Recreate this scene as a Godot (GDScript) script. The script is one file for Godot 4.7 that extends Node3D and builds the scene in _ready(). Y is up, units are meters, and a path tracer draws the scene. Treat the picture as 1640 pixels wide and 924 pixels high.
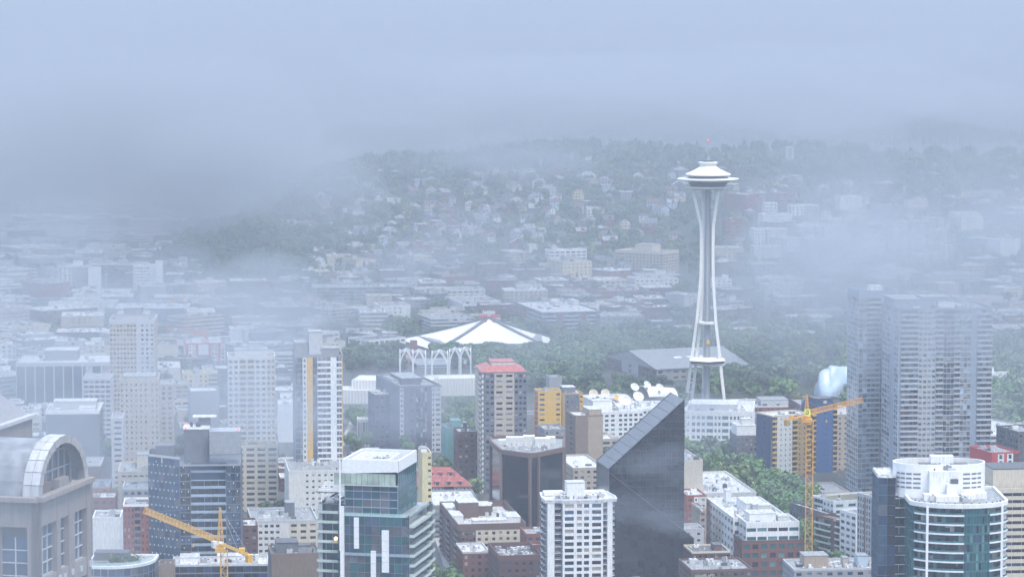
extends Node3D
# A foggy city seen from a high tower: downtown roofs, a park with an observation tower, a wooded hill of houses.
# Metres; the camera stands above the origin and looks towards -z; the park's ground is y = 0.

const TILT := 5.25        # the camera looks down by this many degrees
const EYE := 283.0        # metres above the park
var rng := RandomNumberGenerator.new()
var M := {}
var used := {}
var glass_kinds := {}
var shared := {}
var spots := []           # [x, z, radius] of everything that stands on the ground

# real-world base colours, linear
var C := {
	"white": Color(.72, .73, .74), "offwhite": Color(.60, .60, .58), "cream": Color(.56, .50, .40), "beige": Color(.42, .37, .31), "tan": Color(.36, .29, .22),
	"stone": Color(.235, .205, .19), "grey": Color(.26, .27, .29), "lightgrey": Color(.45, .46, .48), "darkgrey": Color(.10, .105, .115), "charcoal": Color(.045, .048, .055),
	"brick": Color(.21, .075, .055), "darkbrick": Color(.12, .055, .048), "redbrick": Color(.30, .085, .055), "brown": Color(.13, .085, .068), "dirtbrown": Color(.20, .15, .12),
	"orange": Color(.52, .20, .07), "yellow": Color(.62, .38, .06), "ochre": Color(.40, .27, .10), "red": Color(.48, .06, .055), "redroof": Color(.42, .12, .10),
	"blue": Color(.035, .10, .26), "navy": Color(.03, .055, .13), "paleblue": Color(.42, .52, .62), "teal": Color(.13, .30, .30), "green": Color(.07, .13, .05),
	"purple": Color(.085, .08, .125), "slate": Color(.14, .15, .18), "roofgrey": Color(.30, .31, .32), "roofwhite": Color(.62, .63, .64), "roofdark": Color(.08, .08, .085),
	"gold": Color(.66, .37, .045), "black": Color(.02, .02, .022), "concrete": Color(.34, .33, .32), "greenroof": Color(.17, .16, .06), "steel": Color(.40, .42, .44), "paleyellow": Color(.60, .52, .30),
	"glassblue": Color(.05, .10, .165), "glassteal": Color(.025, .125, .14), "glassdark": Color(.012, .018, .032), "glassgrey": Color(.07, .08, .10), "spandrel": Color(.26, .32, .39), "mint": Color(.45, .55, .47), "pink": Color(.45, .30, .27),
}
var GP := {   # what one sees in the windows: mostly dark glass, some blinds and curtains
	"std": ["glassdark", "glassdark", "glassblue", "glassgrey", "glassblue", "lightgrey"], "dark": ["glassdark", "glassdark", "glassdark", "navy"], "teal": ["glassteal", "glassteal", "glassteal", "glassblue", "teal", "glassdark"], "sea": ["glassteal", "glassblue", "glassteal", "slate"],
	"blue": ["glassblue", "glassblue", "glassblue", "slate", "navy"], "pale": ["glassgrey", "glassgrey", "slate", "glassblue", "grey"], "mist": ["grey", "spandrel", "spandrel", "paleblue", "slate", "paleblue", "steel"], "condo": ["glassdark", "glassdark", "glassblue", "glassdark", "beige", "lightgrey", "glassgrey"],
}


class MB:   # collects quads; one mesh per part
	var v := PackedVector3Array()
	var n := PackedVector3Array()
	var c := PackedColorArray()
	func tri(a: Vector3, b: Vector3, d: Vector3, col: Color) -> void:
		var m := (b - a).cross(d - a).normalized()
		v.append(a); v.append(d); v.append(b)
		for i in 3:
			n.append(m); c.append(col)
	func quad(a: Vector3, b: Vector3, d: Vector3, e: Vector3, col: Color) -> void:
		var m := (b - a).cross(e - a).normalized()
		v.append(a); v.append(e); v.append(d); v.append(a); v.append(d); v.append(b)
		for i in 6:
			n.append(m); c.append(col)
	func box(p: Vector3, s: Vector3, col: Color, b := Basis.IDENTITY, bottom := true) -> void:
		var x := b.x * s.x / 2; var y := b.y * s.y / 2; var z := b.z * s.z / 2
		quad(p - x - y + z, p + x - y + z, p + x + y + z, p - x + y + z, col)
		quad(p + x - y - z, p - x - y - z, p - x + y - z, p + x + y - z, col)
		quad(p - x - y - z, p - x - y + z, p - x + y + z, p - x + y - z, col)
		quad(p + x - y + z, p + x - y - z, p + x + y - z, p + x + y + z, col)
		quad(p - x + y + z, p + x + y + z, p + x + y - z, p - x + y - z, col)
		if bottom:
			quad(p - x - y - z, p + x - y - z, p + x - y + z, p - x - y + z, col)
	func beam(a: Vector3, e: Vector3, w: float, h: float, col: Color) -> void:
		var y := (e - a)
		if y.length() < .001:
			return
		var u := y.normalized()
		var x := u.cross(Vector3.UP if absf(u.y) < .98 else Vector3.RIGHT).normalized()
		box((a + e) / 2, Vector3(w, y.length(), h), col, Basis(x, u, x.cross(u)))
	func tube(a: Vector3, e: Vector3, r0: float, r1: float, k: int, col: Color) -> void:
		var u := (e - a).normalized()
		var x := u.cross(Vector3.UP if absf(u.y) < .98 else Vector3.RIGHT).normalized()
		var z := x.cross(u)
		for i in k:
			var p := TAU * i / k
			var q := TAU * (i + 1) / k
			var d0 := x * cos(p) + z * sin(p)
			var d1 := x * cos(q) + z * sin(q)
			quad(a + d1 * r0, a + d0 * r0, e + d0 * r1, e + d1 * r1, col)
			tri(e, e + d1 * r1, e + d0 * r1, col)
	func lathe(at: Vector3, prof: Array, k: int, col: Color) -> void:   # prof: [radius, height] from the bottom up
		for j in prof.size() - 1:
			var r0: float = prof[j][0]; var y0: float = prof[j][1]; var r1: float = prof[j + 1][0]; var y1: float = prof[j + 1][1]
			for i in k:
				var p := TAU * i / k
				var q := TAU * (i + 1) / k
				var a := Vector3(sin(p), 0, cos(p)); var b := Vector3(sin(q), 0, cos(q))
				quad(at + a * r0 + Vector3.UP * y0, at + b * r0 + Vector3.UP * y0, at + b * r1 + Vector3.UP * y1, at + a * r1 + Vector3.UP * y1, col)
	func prism(pts: Array, y0: float, y1: float, col: Color, top := true) -> void:   # pts: Vector2 (x, z), counter-clockwise seen from above with z down the page
		for i in pts.size():
			var a: Vector2 = pts[i]; var b: Vector2 = pts[(i + 1) % pts.size()]
			quad(Vector3(a.x, y0, a.y), Vector3(b.x, y0, b.y), Vector3(b.x, y1, b.y), Vector3(a.x, y1, a.y), col)
		if top:
			cap(pts, y1, col)
	func cap(pts: Array, y: float, col: Color) -> void:
		var id := Geometry2D.triangulate_polygon(PackedVector2Array(pts))
		for i in range(0, id.size(), 3):
			var a: Vector2 = pts[id[i]]; var b: Vector2 = pts[id[i + 1]]; var d: Vector2 = pts[id[i + 2]]
			if (b - a).cross(d - a) > 0:
				var s := b; b = d; d = s
			tri(Vector3(a.x, y, a.y), Vector3(b.x, y, b.y), Vector3(d.x, y, d.y), col)
	func mesh() -> ArrayMesh:
		var arr := []
		arr.resize(Mesh.ARRAY_MAX)
		arr[Mesh.ARRAY_VERTEX] = v; arr[Mesh.ARRAY_NORMAL] = n; arr[Mesh.ARRAY_COLOR] = c
		var m := ArrayMesh.new()
		m.add_surface_from_arrays(Mesh.PRIMITIVE_TRIANGLES, arr)
		return m


func numbered(s: String) -> String:
	used[s] = used.get(s, -1) + 1
	return s if used[s] == 0 else "%s_%03d" % [s, used[s]]

func part(parent: Node3D, called: String, mb: MB, mat: Material, stuff := false, label := "") -> MeshInstance3D:
	if mb.v.is_empty():
		return null
	return place(parent, called, mb.mesh(), mat, stuff, label)

func place(parent: Node3D, called: String, mesh: Mesh, mat: Material, stuff := false, label := "") -> MeshInstance3D:
	var o := MeshInstance3D.new()
	var k: int = parent.get_meta("_" + called, 0)
	o.name = called if k == 0 else "%s_%03d" % [called, k]
	parent.set_meta("_" + called, k + 1)
	o.mesh = mesh
	o.material_override = mat
	if stuff:
		o.set_meta("kind", "stuff")
	if label:
		o.set_meta("label", label)
	parent.add_child(o, true)
	return o

func thing(called: String, label: String, category: String, at: Vector3, turn := 0.0, group := "") -> Node3D:
	var o := Node3D.new()
	o.name = numbered(called)
	o.position = at
	o.rotation.y = deg_to_rad(turn)
	tag(o, label, category, group)
	add_child(o)
	return o

func tag(o: Node3D, label: String, category: String, group := "", kind := "") -> void:
	if label:
		o.set_meta("label", label)
	if category:
		o.set_meta("category", category)
	if group:
		o.set_meta("group", group)
	if kind:
		o.set_meta("kind", kind)

func ground(called: String, mb: MB, mat: Material) -> MeshInstance3D:
	var o := MeshInstance3D.new()
	o.name = numbered(called)
	o.mesh = mb.mesh()
	o.material_override = mat
	o.set_meta("kind", "structure")
	add_child(o)
	return o

func jit(c: Color, k := .12) -> Color:
	var f := 1.0 + rng.randf_range(-k, k)
	return Color(c.r * f, c.g * f, c.b * f)


var where := ["far left of the wide-crowned tower", "left of the tall white slab", "left of the wide-crowned tower", "far left of the tall white slab", "in front of the ribbed building", "in front of the tall white slab", "left of the ribbed building", "behind the ribbed building", "in front of the cream block", "well behind the wide-crowned tower", "right of the wide-crowned tower", "behind the wide-crowned tower", "right of the cream block", "left of the cream block", "well behind the tall white slab", "behind the tall white slab", "well behind the cream block", "right of the tall white slab", "behind the cream block", "right of the ribbed building", "far right of the ribbed building", "behind the beige hillside slab", "right of the yellow hillside block", "well behind the arena", "in front of the beige hillside slab", "left of the beige hillside slab", "left of the yellow hillside block", "in front of the yellow hillside block", "left of the arena", "behind the yellow hillside block", "behind the arena", "behind the blue-balconied block", "well behind the ribbed building", "far left of the arena", "in front of the foggy tower", "left of the foggy tower", "left of the wave museum", "right of the foggy tower", "right of the beige hillside slab", "far right of the foggy tower", "right of the misty brick tower", "far right of the beige hillside slab", "well behind the wave museum", "right of the wave museum", "right of the needle tower", "well behind the foggy tower", "behind the foggy tower", "in front of the misty brick tower", "far left of the foggy tower", "far right of the wide-crowned tower", "well behind the yellow-striped tower", "left of the yellow-striped tower", "well behind the dotted tower", "in front of the wide-crowned tower", "left of the dotted tower", "right of the slate tower", "right of the yellow-striped tower", "behind the yellow-striped tower", "in front of the slate tower", "left of the slate tower", "well behind the black wedge", "left of the black wedge", "right of the black wedge", "right of the twin towers", "far right of the twin towers", "well behind the twin towers", "behind the twin towers", "far left of the dotted tower", "in front of the black wedge"]
var columns := ["at the far left", "left of centre", "above the arena", "left of the needle", "beside the needle", "right of the needle", "at the far right"]

func _ready() -> void:
	rng.seed = 11
	# camera, sky, sun, exposure
	var cam := Camera3D.new()
	cam.name = "camera"
	cam.position = Vector3(0, EYE, 0)
	cam.rotation_degrees.x = -TILT
	cam.fov = 10.48
	cam.near = 1.0
	cam.far = 60000.0
	add_child(cam)
	var env := Environment.new()
	env.background_mode = Environment.BG_SKY
	var ps := ProceduralSkyMaterial.new()
	ps.sky_top_color = Color(.72, .795, .905)
	ps.sky_horizon_color = Color(.70, .775, .885)
	ps.sky_curve = .25
	ps.ground_horizon_color = Color(.6, .66, .78)
	ps.ground_bottom_color = Color(.4, .45, .55)
	ps.sun_angle_max = 1.0
	ps.sky_energy_multiplier = 1.0
	env.sky = Sky.new()
	env.sky.sky_material = ps
	env.tonemap_mode = Environment.TONE_MAPPER_LINEAR
	env.tonemap_exposure = 2.95
	env.sdfgi_enabled = true
	env.ssao_enabled = true
	env.ssil_enabled = true
	env.fog_enabled = true
	env.fog_density = .00005
	env.fog_light_color = Color(.90, .94, 1.0)
	env.volumetric_fog_enabled = true
	env.volumetric_fog_density = 0.0
	var we := WorldEnvironment.new()
	we.name = "environment"
	we.environment = env
	add_child(we)
	var sun := DirectionalLight3D.new()
	sun.name = "sun"
	sun.rotation_degrees = Vector3(-62, 35, 0)
	sun.light_color = Color(1, .97, .93)
	sun.light_energy = .5
	sun.light_angular_distance = 20.0
	sun.shadow_enabled = true
	add_child(sun)
	materials()
	make_trees()
	# the setting
	terrain()
	road([Vector2(-188.2, -1500.0), Vector2(-285.6, -2180.0)], 13.0)
	road([Vector2(-105.6, -1500.0), Vector2(-98.9, -2150.0)], 13.0)
	road([Vector2(-29.7, -1420.0), Vector2(-68.5, -1900.0)], 13.0)
	road([Vector2(151.6, -1520.0), Vector2(152.9, -1620.0), Vector2(137.0, -1900.0)], 13.0)
	road([Vector2(-420.0, -2180.0), Vector2(420.0, -2110.0)], 13.0)
	# towers with a shape of their own
	needle()
	arch_tower()
	crown_tower()
	dark_octagon()
	wedge_tower()
	white_tower()
	round_tower()
	dotted_tower()
	curved_block()
	red_roofs()
	arena()
	arches()
	ribbed_hall("long white ribbed hall with a blue banner behind the slate tower", -83.1, -2215, 56, 30, 15, -8, true)
	ribbed_hall("white ribbed hall right of the white arches", -38.1, -2250, 44, 24, 12, 8)
	ribbed_hall("low white ribbed hall left of the one with the banner", -109.1, -2205, 34, 24, 9, -6)
	wave_museum()
	shell_canopy()
	# buildings told apart one by one, then the smaller ones between them
	building("apartment_tower", "grey and beige tower with a hipped orange-red roof cap", "apartment tower", -6.5, -1808.5, 26.6, 34.5, 69.7, 6, {"f": [["N",2.6,"slate",3,.62,.5,"condo"],["N",3.8,"beige",2,.62,.42,"condo"],["N",2.4,"slate",3,.62,.5,"condo"]], "l": [["N",2,"cream",4,.4,.4],["B",1,"offwhite","offwhite",.4]], "par": 0.5, "roof": "redroof", "pent": [[0.02,-.02,.5,.5,5.2,"offwhite"]], "hip": "redroof", "single": 0, "nf": 22})
	building("apartment_tower", "pale tower with a yellow vertical stripe up its white front", "apartment tower", -106.3, -1704.5, 25.7, 26.0, 90.1, 7, {"f": [["G",1.6,"grey",3,.14,"pale"],["N",.9,"offwhite",1,.4,.5],["S",1.3,"yellow"],["G",1.0,"slate",2,.12,"pale"],["G",2.9,"white",3,.36,"pale"],["S",1.2,"white"],["G",1.2,"white",2,.3,"pale"],["S",.15,"yellow"]], "l": [["N",1,"grey",4,.5,.5]], "par": 1.6, "pent": [[-.3,-.1,.35,.6,7,"grey"],[-.05,0,.28,.5,13,"lightgrey"],[.25,0,.4,.5,4,"grey"]], "gp": "pale", "roof": "roofgrey"})
	building("podium_block", "long low podium with pale flat roof under the yellow-striped tower", "building", -105.1, -1674.8, 32.5, 46.0, 33.4, 7, {"f": sty("few", "offwhite", 32, 3.3), "l": sty("few", "offwhite", 46, 3.3), "roof": "roofgrey", "gear": 18})
	building("apartment_tower", "beige apartment tower standing left of the yellow-striped tower", "apartment tower", -148.3, -1773.3, 26.7, 24.0, 81.4, 6, {"f": [["N",1.5,"offwhite",2,.6,.5],["N",2.2,"cream",2,.75,.55],["N",1.6,"offwhite",2,.6,.5],["N",1.2,"cream",2,.6,.5]], "l": [["N",1,"beige",4,.5,.5]], "pent": [[0,-.1,.7,.6,4,"offwhite"],[.1,0,.3,.3,8,"lightgrey"]], "par": 1.4, "gp": "pale", "roof": "roofgrey"})
	building("apartment_block", "cream seven-storey block stepping out below the beige apartment tower", "apartment block", -143.2, -1737.2, 24.2, 22.0, 36.4, 6, {"f": sty("wide", "cream", 24, 3.3), "l": sty("wide", "cream", 22, 3.3), "roof": "greenroof", "gp": "pale"})
	building("hotel_tower", "pale beige tower with a grid of small square windows", "hotel tower", -222.7, -1866.0, 23.2, 30.0, 57.3, 5, {"f": [["N",4,"beige",6,.34,.42],["S",.3,"beige"],["N",1.2,"beige",2,.34,.42]], "l": [["N",1,"beige",5,.34,.4]], "pent": [[0,0,.8,.7,2.6,"beige"]], "par": 1.6, "gp": "std", "roof": "roofgrey"})
	building("hotel_wing", "narrow beige rear wing right of the tower with small square windows", "hotel tower", -209.4, -1893.3, 7.5, 26.0, 51.4, 5, {"f": sty("apt", "beige", 8, 3.3), "l": sty("apt", "beige", 26, 3.3), "roof": "roofgrey"})
	building("podium_block", "pale grey stepped block with strip windows beside the street canyon", "building", -229.3, -1812.7, 6.8, 25.0, 41.6, 5, {"f": [["S",1,"lightgrey"],["N",3,"lightgrey",1,.9,.4],["S",.6,"lightgrey"]], "l": [["S",1,"lightgrey"]], "roof": "roofgrey"})
	building("office_tower", "tall pale tower with a wide crown and many balcony rows on the far left", "office tower", -251.7, -2077.7, 29.4, 34.0, 70.6, 3, {"f": [["N",3.2,"beige",8,.6,.42],["S",.4,"lightgrey"],["N",1.7,"lightgrey",3,.5,.42]], "l": [["N",1,"beige",6,.5,.42]], "par": 2.6, "parc": "lightgrey", "pent": [[0,-.05,.72,.7,5,"lightgrey"],[0,0,.4,.4,9,"grey"]], "roof": "roofgrey"})
	building("condominium_tower", "dark slate apartment tower with a pale right bay, before the white arches", "apartment tower", -66.1, -1984.0, 26.6, 63.1, 41.2, 16, {"f": [["N",.7,"lightgrey",1,.6,.5,"teal"],["S",1.0,"purple"],["N",.8,"purple",2,.45,.55],["S",.5,"purple"],["G",2.0,"purple",5,.18,"std"],["S",.9,"purple"],["N",.6,"lightgrey",1,.5,.5,"teal"],["N",1.1,"lightgrey",1,.7,.5]], "l": [["S",1,"purple"],["N",2,"purple",3,.3,.4],["S",1,"purple"]], "pent": [[-.05,0,.5,.5,4,"purple"],[-.35,-.1,.2,.4,2,"lightgrey"]], "par": 1.4, "parc": "slate", "gear": 26, "roof": "roofgrey"})
	building("apartment_block", "dark block with a bright white roof attached left of the slate tower", "apartment block", -81.6, -1985.9, 16.3, 18.0, 34.1, 16, {"f": sty("apt", "purple", 16, 3.3), "l": sty("apt", "purple", 18, 3.3), "parc": "offwhite", "roof": "roofwhite"})
	building("cream_building", "narrow cream building showing behind the white-crowned glass tower", "apartment block", -41.7, -1489.2, 4.5, 18.0, 67.8, 8, {"f": [["S",1.2,"paleyellow"],["N",1,"paleyellow",1,.7,.4]], "l": [["S",1,"paleyellow"]], "pent": [[-.2,0,.6,.4,2.2,"white"]], "roof": "roofgrey"})
	building("housing_tower", "cream and ochre slab tower with a dark blue left flank", "apartment tower", 162.6, -1864.4, 26.8, 18.9, 36.4, 26, {"f": [["B",1.1,"cream","yellow",.5],["S",.4,"offwhite"],["N",3.2,"offwhite",3,.22,.36,"dark"],["B",1.2,"ochre","yellow",.5],["N",2.2,"ochre",2,.25,.36,"dark"],["B",1,"ochre","yellow",.5]], "l": [["S",1,"navy"],["N",.8,"navy",1,.2,.3],["S",1,"navy"]], "roof": "roofwhite", "par": .8, "gear": 8})
	building("housing_tower", "bright blue slab tower edged by yellow balconies", "apartment tower", 185.3, -1879.6, 15.8, 20.0, 40.8, 14, {"f": [["B",1.0,"ochre","yellow",.5],["S",1.6,"blue"],["N",1.5,"blue",2,.18,.3],["S",1,"blue"],["B",1.0,"blue","yellow",.5]], "l": [["S",1,"navy"]], "roof": "roofdark", "par": 1.2, "parc": "navy", "pent": [[.1,-.1,.7,.6,3.2,"navy"]]})
	building("housing_tower", "beige slab tower with white balconies at the right of the blue one", "apartment tower", 199.9, -1891.2, 12.4, 20.0, 33.2, 14, {"f": [["N",1.2,"beige",1,.3,.34,"dark"],["N",1.6,"beige",1,.5,.34,"dark"],["S",.4,"beige"],["B",1,"white","white",.5]], "l": [["S",1,"beige"]], "roof": "roofwhite", "pent": [[0,-.2,.5,.4,3.5,"roofwhite"]]})
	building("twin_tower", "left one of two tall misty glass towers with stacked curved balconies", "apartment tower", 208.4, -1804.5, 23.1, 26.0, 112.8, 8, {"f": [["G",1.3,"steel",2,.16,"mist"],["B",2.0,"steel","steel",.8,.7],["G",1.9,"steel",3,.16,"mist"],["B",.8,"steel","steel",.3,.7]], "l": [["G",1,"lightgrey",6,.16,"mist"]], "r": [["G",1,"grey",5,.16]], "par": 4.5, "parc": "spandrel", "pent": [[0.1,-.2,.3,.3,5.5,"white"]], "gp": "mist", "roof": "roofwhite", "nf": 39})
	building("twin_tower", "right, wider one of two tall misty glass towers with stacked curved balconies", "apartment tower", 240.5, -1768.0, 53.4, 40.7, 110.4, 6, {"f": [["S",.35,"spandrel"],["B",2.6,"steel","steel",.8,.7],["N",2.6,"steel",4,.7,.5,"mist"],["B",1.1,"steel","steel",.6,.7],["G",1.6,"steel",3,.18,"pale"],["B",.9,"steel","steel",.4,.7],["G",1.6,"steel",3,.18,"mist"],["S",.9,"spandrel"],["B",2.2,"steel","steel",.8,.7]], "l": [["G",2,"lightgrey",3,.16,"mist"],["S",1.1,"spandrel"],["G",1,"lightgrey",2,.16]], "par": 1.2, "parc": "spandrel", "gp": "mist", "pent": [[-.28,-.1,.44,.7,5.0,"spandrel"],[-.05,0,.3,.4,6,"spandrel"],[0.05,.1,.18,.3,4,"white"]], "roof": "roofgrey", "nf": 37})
	building("office_tower", "cream tower of horizontal bands with a round top at the right edge", "office tower", 219.0, -1346.5, 29.5, 30.0, 72.9, 6, {"f": [["G",1,"cream",7,.56,"dark"]], "l": [["G",1,"cream",5,.56,"dark"]], "par": 2.0, "parc": "cream", "roof": "roofdark", "pent": [[-.05,-.1,.75,.6,9.0,"cream"]]})
	building("red_building", "red and white panelled block at the right edge", "apartment block", 256.5, -1654.8, 16.1, 26.0, 44.6, 18, {"f": [["S",1,"red"],["N",1,"white",1,.5,.7],["S",.5,"red"],["N",1,"white",1,.5,.7],["S",1.0,"darkbrick"]], "l": [["S",1,"red"]], "roof": "roofgrey", "gear": 14})
	building("parking_deck", "low dark block with white parking roof at the right edge", "parking garage", 287.1, -1867.9, 47.9, 60.0, 27.3, 30, {"f": sty("band", "lightgrey", 48, 3.3), "l": sty("band", "lightgrey", 60, 3.3), "roof": "roofwhite", "gear": 10})
	building("dark_block", "dark narrow block at the right edge beside the red building", "building", 281.1, -1705.7, 21.8, 26.0, 48.9, 18, {"f": sty("apt", "darkgrey", 22, 3.3), "l": sty("apt", "darkgrey", 26, 3.3), "roof": "roofgrey"})
	building("apartment_block", "yellow-orange apartment block with a red-orange left end", "apartment block", 22.5, -1968.2, 14.7, 14.0, 37.6, 10, {"f": [["N",1.3,"yellow",1,.62,.42],["S",1.5,"yellow"],["N",1.0,"yellow",1,.62,.42]], "l": [["N",1,"orange",1,.5,.45]], "par": .7, "roof": "greenroof", "gear": 6, "single": 0})
	building("apartment_block", "dark grey block with yellow corner right of the yellow-orange block", "apartment block", 37.0, -1996.0, 13.4, 20.0, 32.8, 10, {"f": [["S",.5,"ochre"],["N",3,"slate",3,.3,.4],["N",.7,"yellow",1,.7,.4]], "l": [["S",1,"ochre"]], "pent": [[-.1,0,.6,.5,4,"slate"]], "roof": "roofwhite"})
	building("stair_tower", "small grey stair block rising behind the yellow-orange block", "building", 27.1, -2016.6, 8.2, 12.0, 40.2, 10, {"f": sty("blank", "grey", 8, 3.3), "l": sty("blank", "grey", 12, 3.3), "roof": "roofgrey"})
	building("brick_block", "dirty brown brick block with a tan windowless right half", "building", 42.8, -1842.7, 16.8, 22.0, 39.1, 14, {"f": [["S",1.1,"dirtbrown"],["S",1.3,"tan"]], "l": [["S",.6,"dirtbrown"],["N",1,"dirtbrown",1,.4,.4],["S",.4,"dirtbrown"]], "roof": "roofwhite", "pent": [[.28,0,.44,.7,3.6,"tan"]]})
	building("flat_building", "low grey-roofed brick building in front of the yellow-orange block", "building", 23.9, -1902.9, 12.7, 24.0, 22.7, 10, {"f": sty("apt", "grey", 13, 3.3), "l": sty("apt", "grey", 24, 3.3), "roof": "roofgrey", "gear": 8})
	building("warehouse", "low shed with a ribbed pale roof left of the black wedge", "building", 37.4, -1716.1, 17.3, 50.0, 29.1, 10, {"f": sty("apt", "beige", 17, 3.3), "l": sty("apt", "beige", 50, 3.3), "roof": "roofwhite", "gear": 6})
	building("broadcast_building", "white office building with square windows and dishes on its stepped roof", "office building", 65.5, -2030.7, 31.3, 34.0, 17.1, 16, {"f": [["N",1.3,"white",3,.6,.5,"teal"],["S",.15,"white"],["N",1.8,"white",5,.62,.55,"teal"]], "l": [["N",1,"white",6,.6,.5,"teal"]], "roof": "roofwhite", "par": 1.2, "pent": [[-.25,-.1,.42,.4,6.5,"white"]], "single": 120})
	building("broadcast_building", "long white office building with large square windows right of the black wedge", "office building", 136.1, -2033.6, 43.3, 52.0, 17.1, -6, {"f": [["N",1,"white",1,.3,.3,"teal"],["N",2.6,"white",3,.62,.5,"teal"],["N",1.4,"white",1,.8,.55,"teal"],["N",1.3,"white",2,.6,.5,"teal"],["N",1.4,"white",1,.8,.55,"teal"],["N",1.3,"white",2,.6,.5,"teal"],["N",1.4,"white",1,.8,.55,"teal"],["N",1.4,"white",2,.6,.5,"teal"]], "l": [["N",1,"white",8,.5,.5]], "roof": "roofwhite", "par": 2.4, "pent": [[-.1,-.15,.7,.5,3.6,"lightgrey"]], "single": 120, "nf": 5})
	building("broadcast_roof", "middle white office wing under the cluster of satellite dishes", "office building", 90.1, -2043.5, 43.9, 40.0, 18.0, 4, {"f": sty("office", "white", 44, 3.3), "l": sty("office", "white", 40, 3.3), "roof": "roofwhite"})
	building("hotel_building", "white-topped dark block in front of the long white office", "apartment block", 142.1, -1910.8, 13.2, 20.0, 17.5, 8, {"f": [["N",1,"darkgrey",5,.5,.45]], "pent": [[0,0,.9,.8,6.5,"white"],[.1,0,.5,.4,10,"offwhite"]], "roof": "roofwhite"})
	building("curved_museum_block", "orange-brown brick building with white upper storey beside the needle base", "building", 174.5, -2171.6, 38.7, 40.0, 3.0, 5, {"f": sty("apt", "brick", 39, 3.3), "l": sty("apt", "brick", 40, 3.3), "parc": "offwhite", "pent": [[.2,-.1,.5,.5,3,"lightgrey"]], "roof": "roofgrey"})
	building("dark_shed", "dark red-brown building behind the orange crane", "building", 201.2, -2098.4, 23.0, 34.0, 13.3, 8, {"f": sty("apt", "darkbrick", 23, 3.3), "l": sty("apt", "darkbrick", 34, 3.3), "roof": "roofgrey"})
	building("brick_office", "red brick office base with wide teal windows", "office building", 124.8, -1513.0, 30.5, 22.0, 22.1, 8, {"f": [["N",1,"brick",7,.68,.56,"teal"]], "l": [["N",1,"brick",4,.4,.5,"teal"]], "roof": "roofgrey", "par": .8, "parc": "darkbrick", "gear": 2, "single": 60, "nf": 6, "mat": "brickwork"})
	building("white_office", "white upper storeys stepped above the red brick office base", "office building", 124.7, -1516.7, 26.3, 24.0, 29.8, 8, {"f": [["N",1,"white",5,.88,.42,"teal"]], "l": [["N",1,"white",3,.8,.42,"teal"]], "roof": "roofwhite", "par": 1.6, "nf": 8, "single": 60, "pent": [[-.1,-.2,.5,.5,3.8,"white"],[.3,-.1,.2,.3,2.2,"offwhite"]]})
	building("white_office", "long white office wing with rows of square windows on its left wall", "office building", 117.4, -1553.1, 27.8, 62.9, 30.0, 8.5, {"f": [["N",1,"white",8,.6,.45,"teal"]], "l": [["N",1,"white",9,.62,.5,"blue"]], "roof": "roofwhite", "par": .9, "single": 90, "pent": [[-.2,-.32,.1,.1,6.5,"white"],[.05,.05,.36,.34,4.6,"white"],[.1,.3,.3,.12,5.0,"offwhite"],[-.05,.36,.1,.08,6,"lightgrey"]], "gear": 26, "nf": 8})
	building("warehouse", "wide low building with a bright white roof of humps behind the white office", "building", 107.1, -1679.6, 33.7, 75.0, 23.0, 8.5, {"f": sty("few", "offwhite", 34, 3.3), "l": sty("few", "offwhite", 75, 3.3), "roof": "roofwhite", "gear": 30})
	building("apartment_block", "white and red-orange apartment block right of the black wedge", "apartment block", 91.6, -1581.6, 10.2, 22.0, 33.1, 8.5, {"f": [["N",1.2,"redbrick",1,.5,.42],["N",.6,"white",1,.5,.42],["S",.3,"offwhite"],["N",1,"offwhite",1,.5,.42]], "l": [["S",1,"redbrick"]], "roof": "roofwhite"})
	building("brick_block", "orange-tan brick block squeezed between white wing and red-orange block", "apartment block", 93.5, -1555.1, 3.5, 20.0, 30.2, 8.5, {"f": sty("apt", "tan", 3, 3.3), "l": sty("apt", "tan", 20, 3.3), "roof": "roofgrey"})
	building("stucco_block", "small pale grey stucco block right of the black wedge", "building", 86.5, -1508.7, 10.5, 16.0, 27.8, 8.5, {"f": [["N",1,"lightgrey",2,.3,.35,"dark"]], "l": [["S",1,"lightgrey"]], "roof": "roofgrey"})
	building("brick_building", "old dark brick building with a cream cornice band under the white wing", "building", 92.0, -1466.2, 18.2, 20.0, 24.6, 8.5, {"f": [["N",1,"darkbrick",7,.5,.5,"std"]], "parc": "cream", "roof": "roofdark", "mat": "brickwork", "pent": [[.25,0,.2,.4,2.6,"brown"]]})
	building("brick_building", "low brown brick building with many roof vents at the bottom edge", "building", 94.1, -1436.9, 28.6, 30.0, 22.4, 8.5, {"f": [["N",1,"brown",9,.5,.5]], "roof": "roofgrey", "mat": "brickwork", "gear": 34, "sign": "SQUARE APTS"})
	building("cream_block", "cream corner building between the black wedge and the trees", "building", 92.1, -1670.7, 11.6, 40.0, 39.1, 10, {"f": sty("blank", "cream", 12, 3.3), "l": sty("blank", "cream", 40, 3.3), "roof": "roofgrey"})
	building("concrete_building", "low concrete roof crowded with pipes and boxes at the bottom right", "building", 143.8, -1385.1, 41.5, 26.0, 31.9, 6, {"f": [["N",1,"grey",9,.5,.5]], "roof": "roofgrey", "parc": "lightgrey", "pent": [[-.22,0,.26,.42,5.2,"tan"],[.28,.1,.11,.3,5,"paleblue"],[.1,.1,.06,.2,4,"beige"]], "gear": 60})
	building("terrace_block", "white and dark terraced block with a brown grass roof", "apartment block", 179.0, -1656.5, 30.5, 22.6, 18.7, 24, {"f": [["N",1,"white",4,.6,.5,"teal"]], "l": [["B",1,"white","mint",.5],["N",1,"white",3,.6,.5,"teal"]], "roof": "greenroof", "par": 1.0, "parc": "white", "gear": 5})
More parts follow.
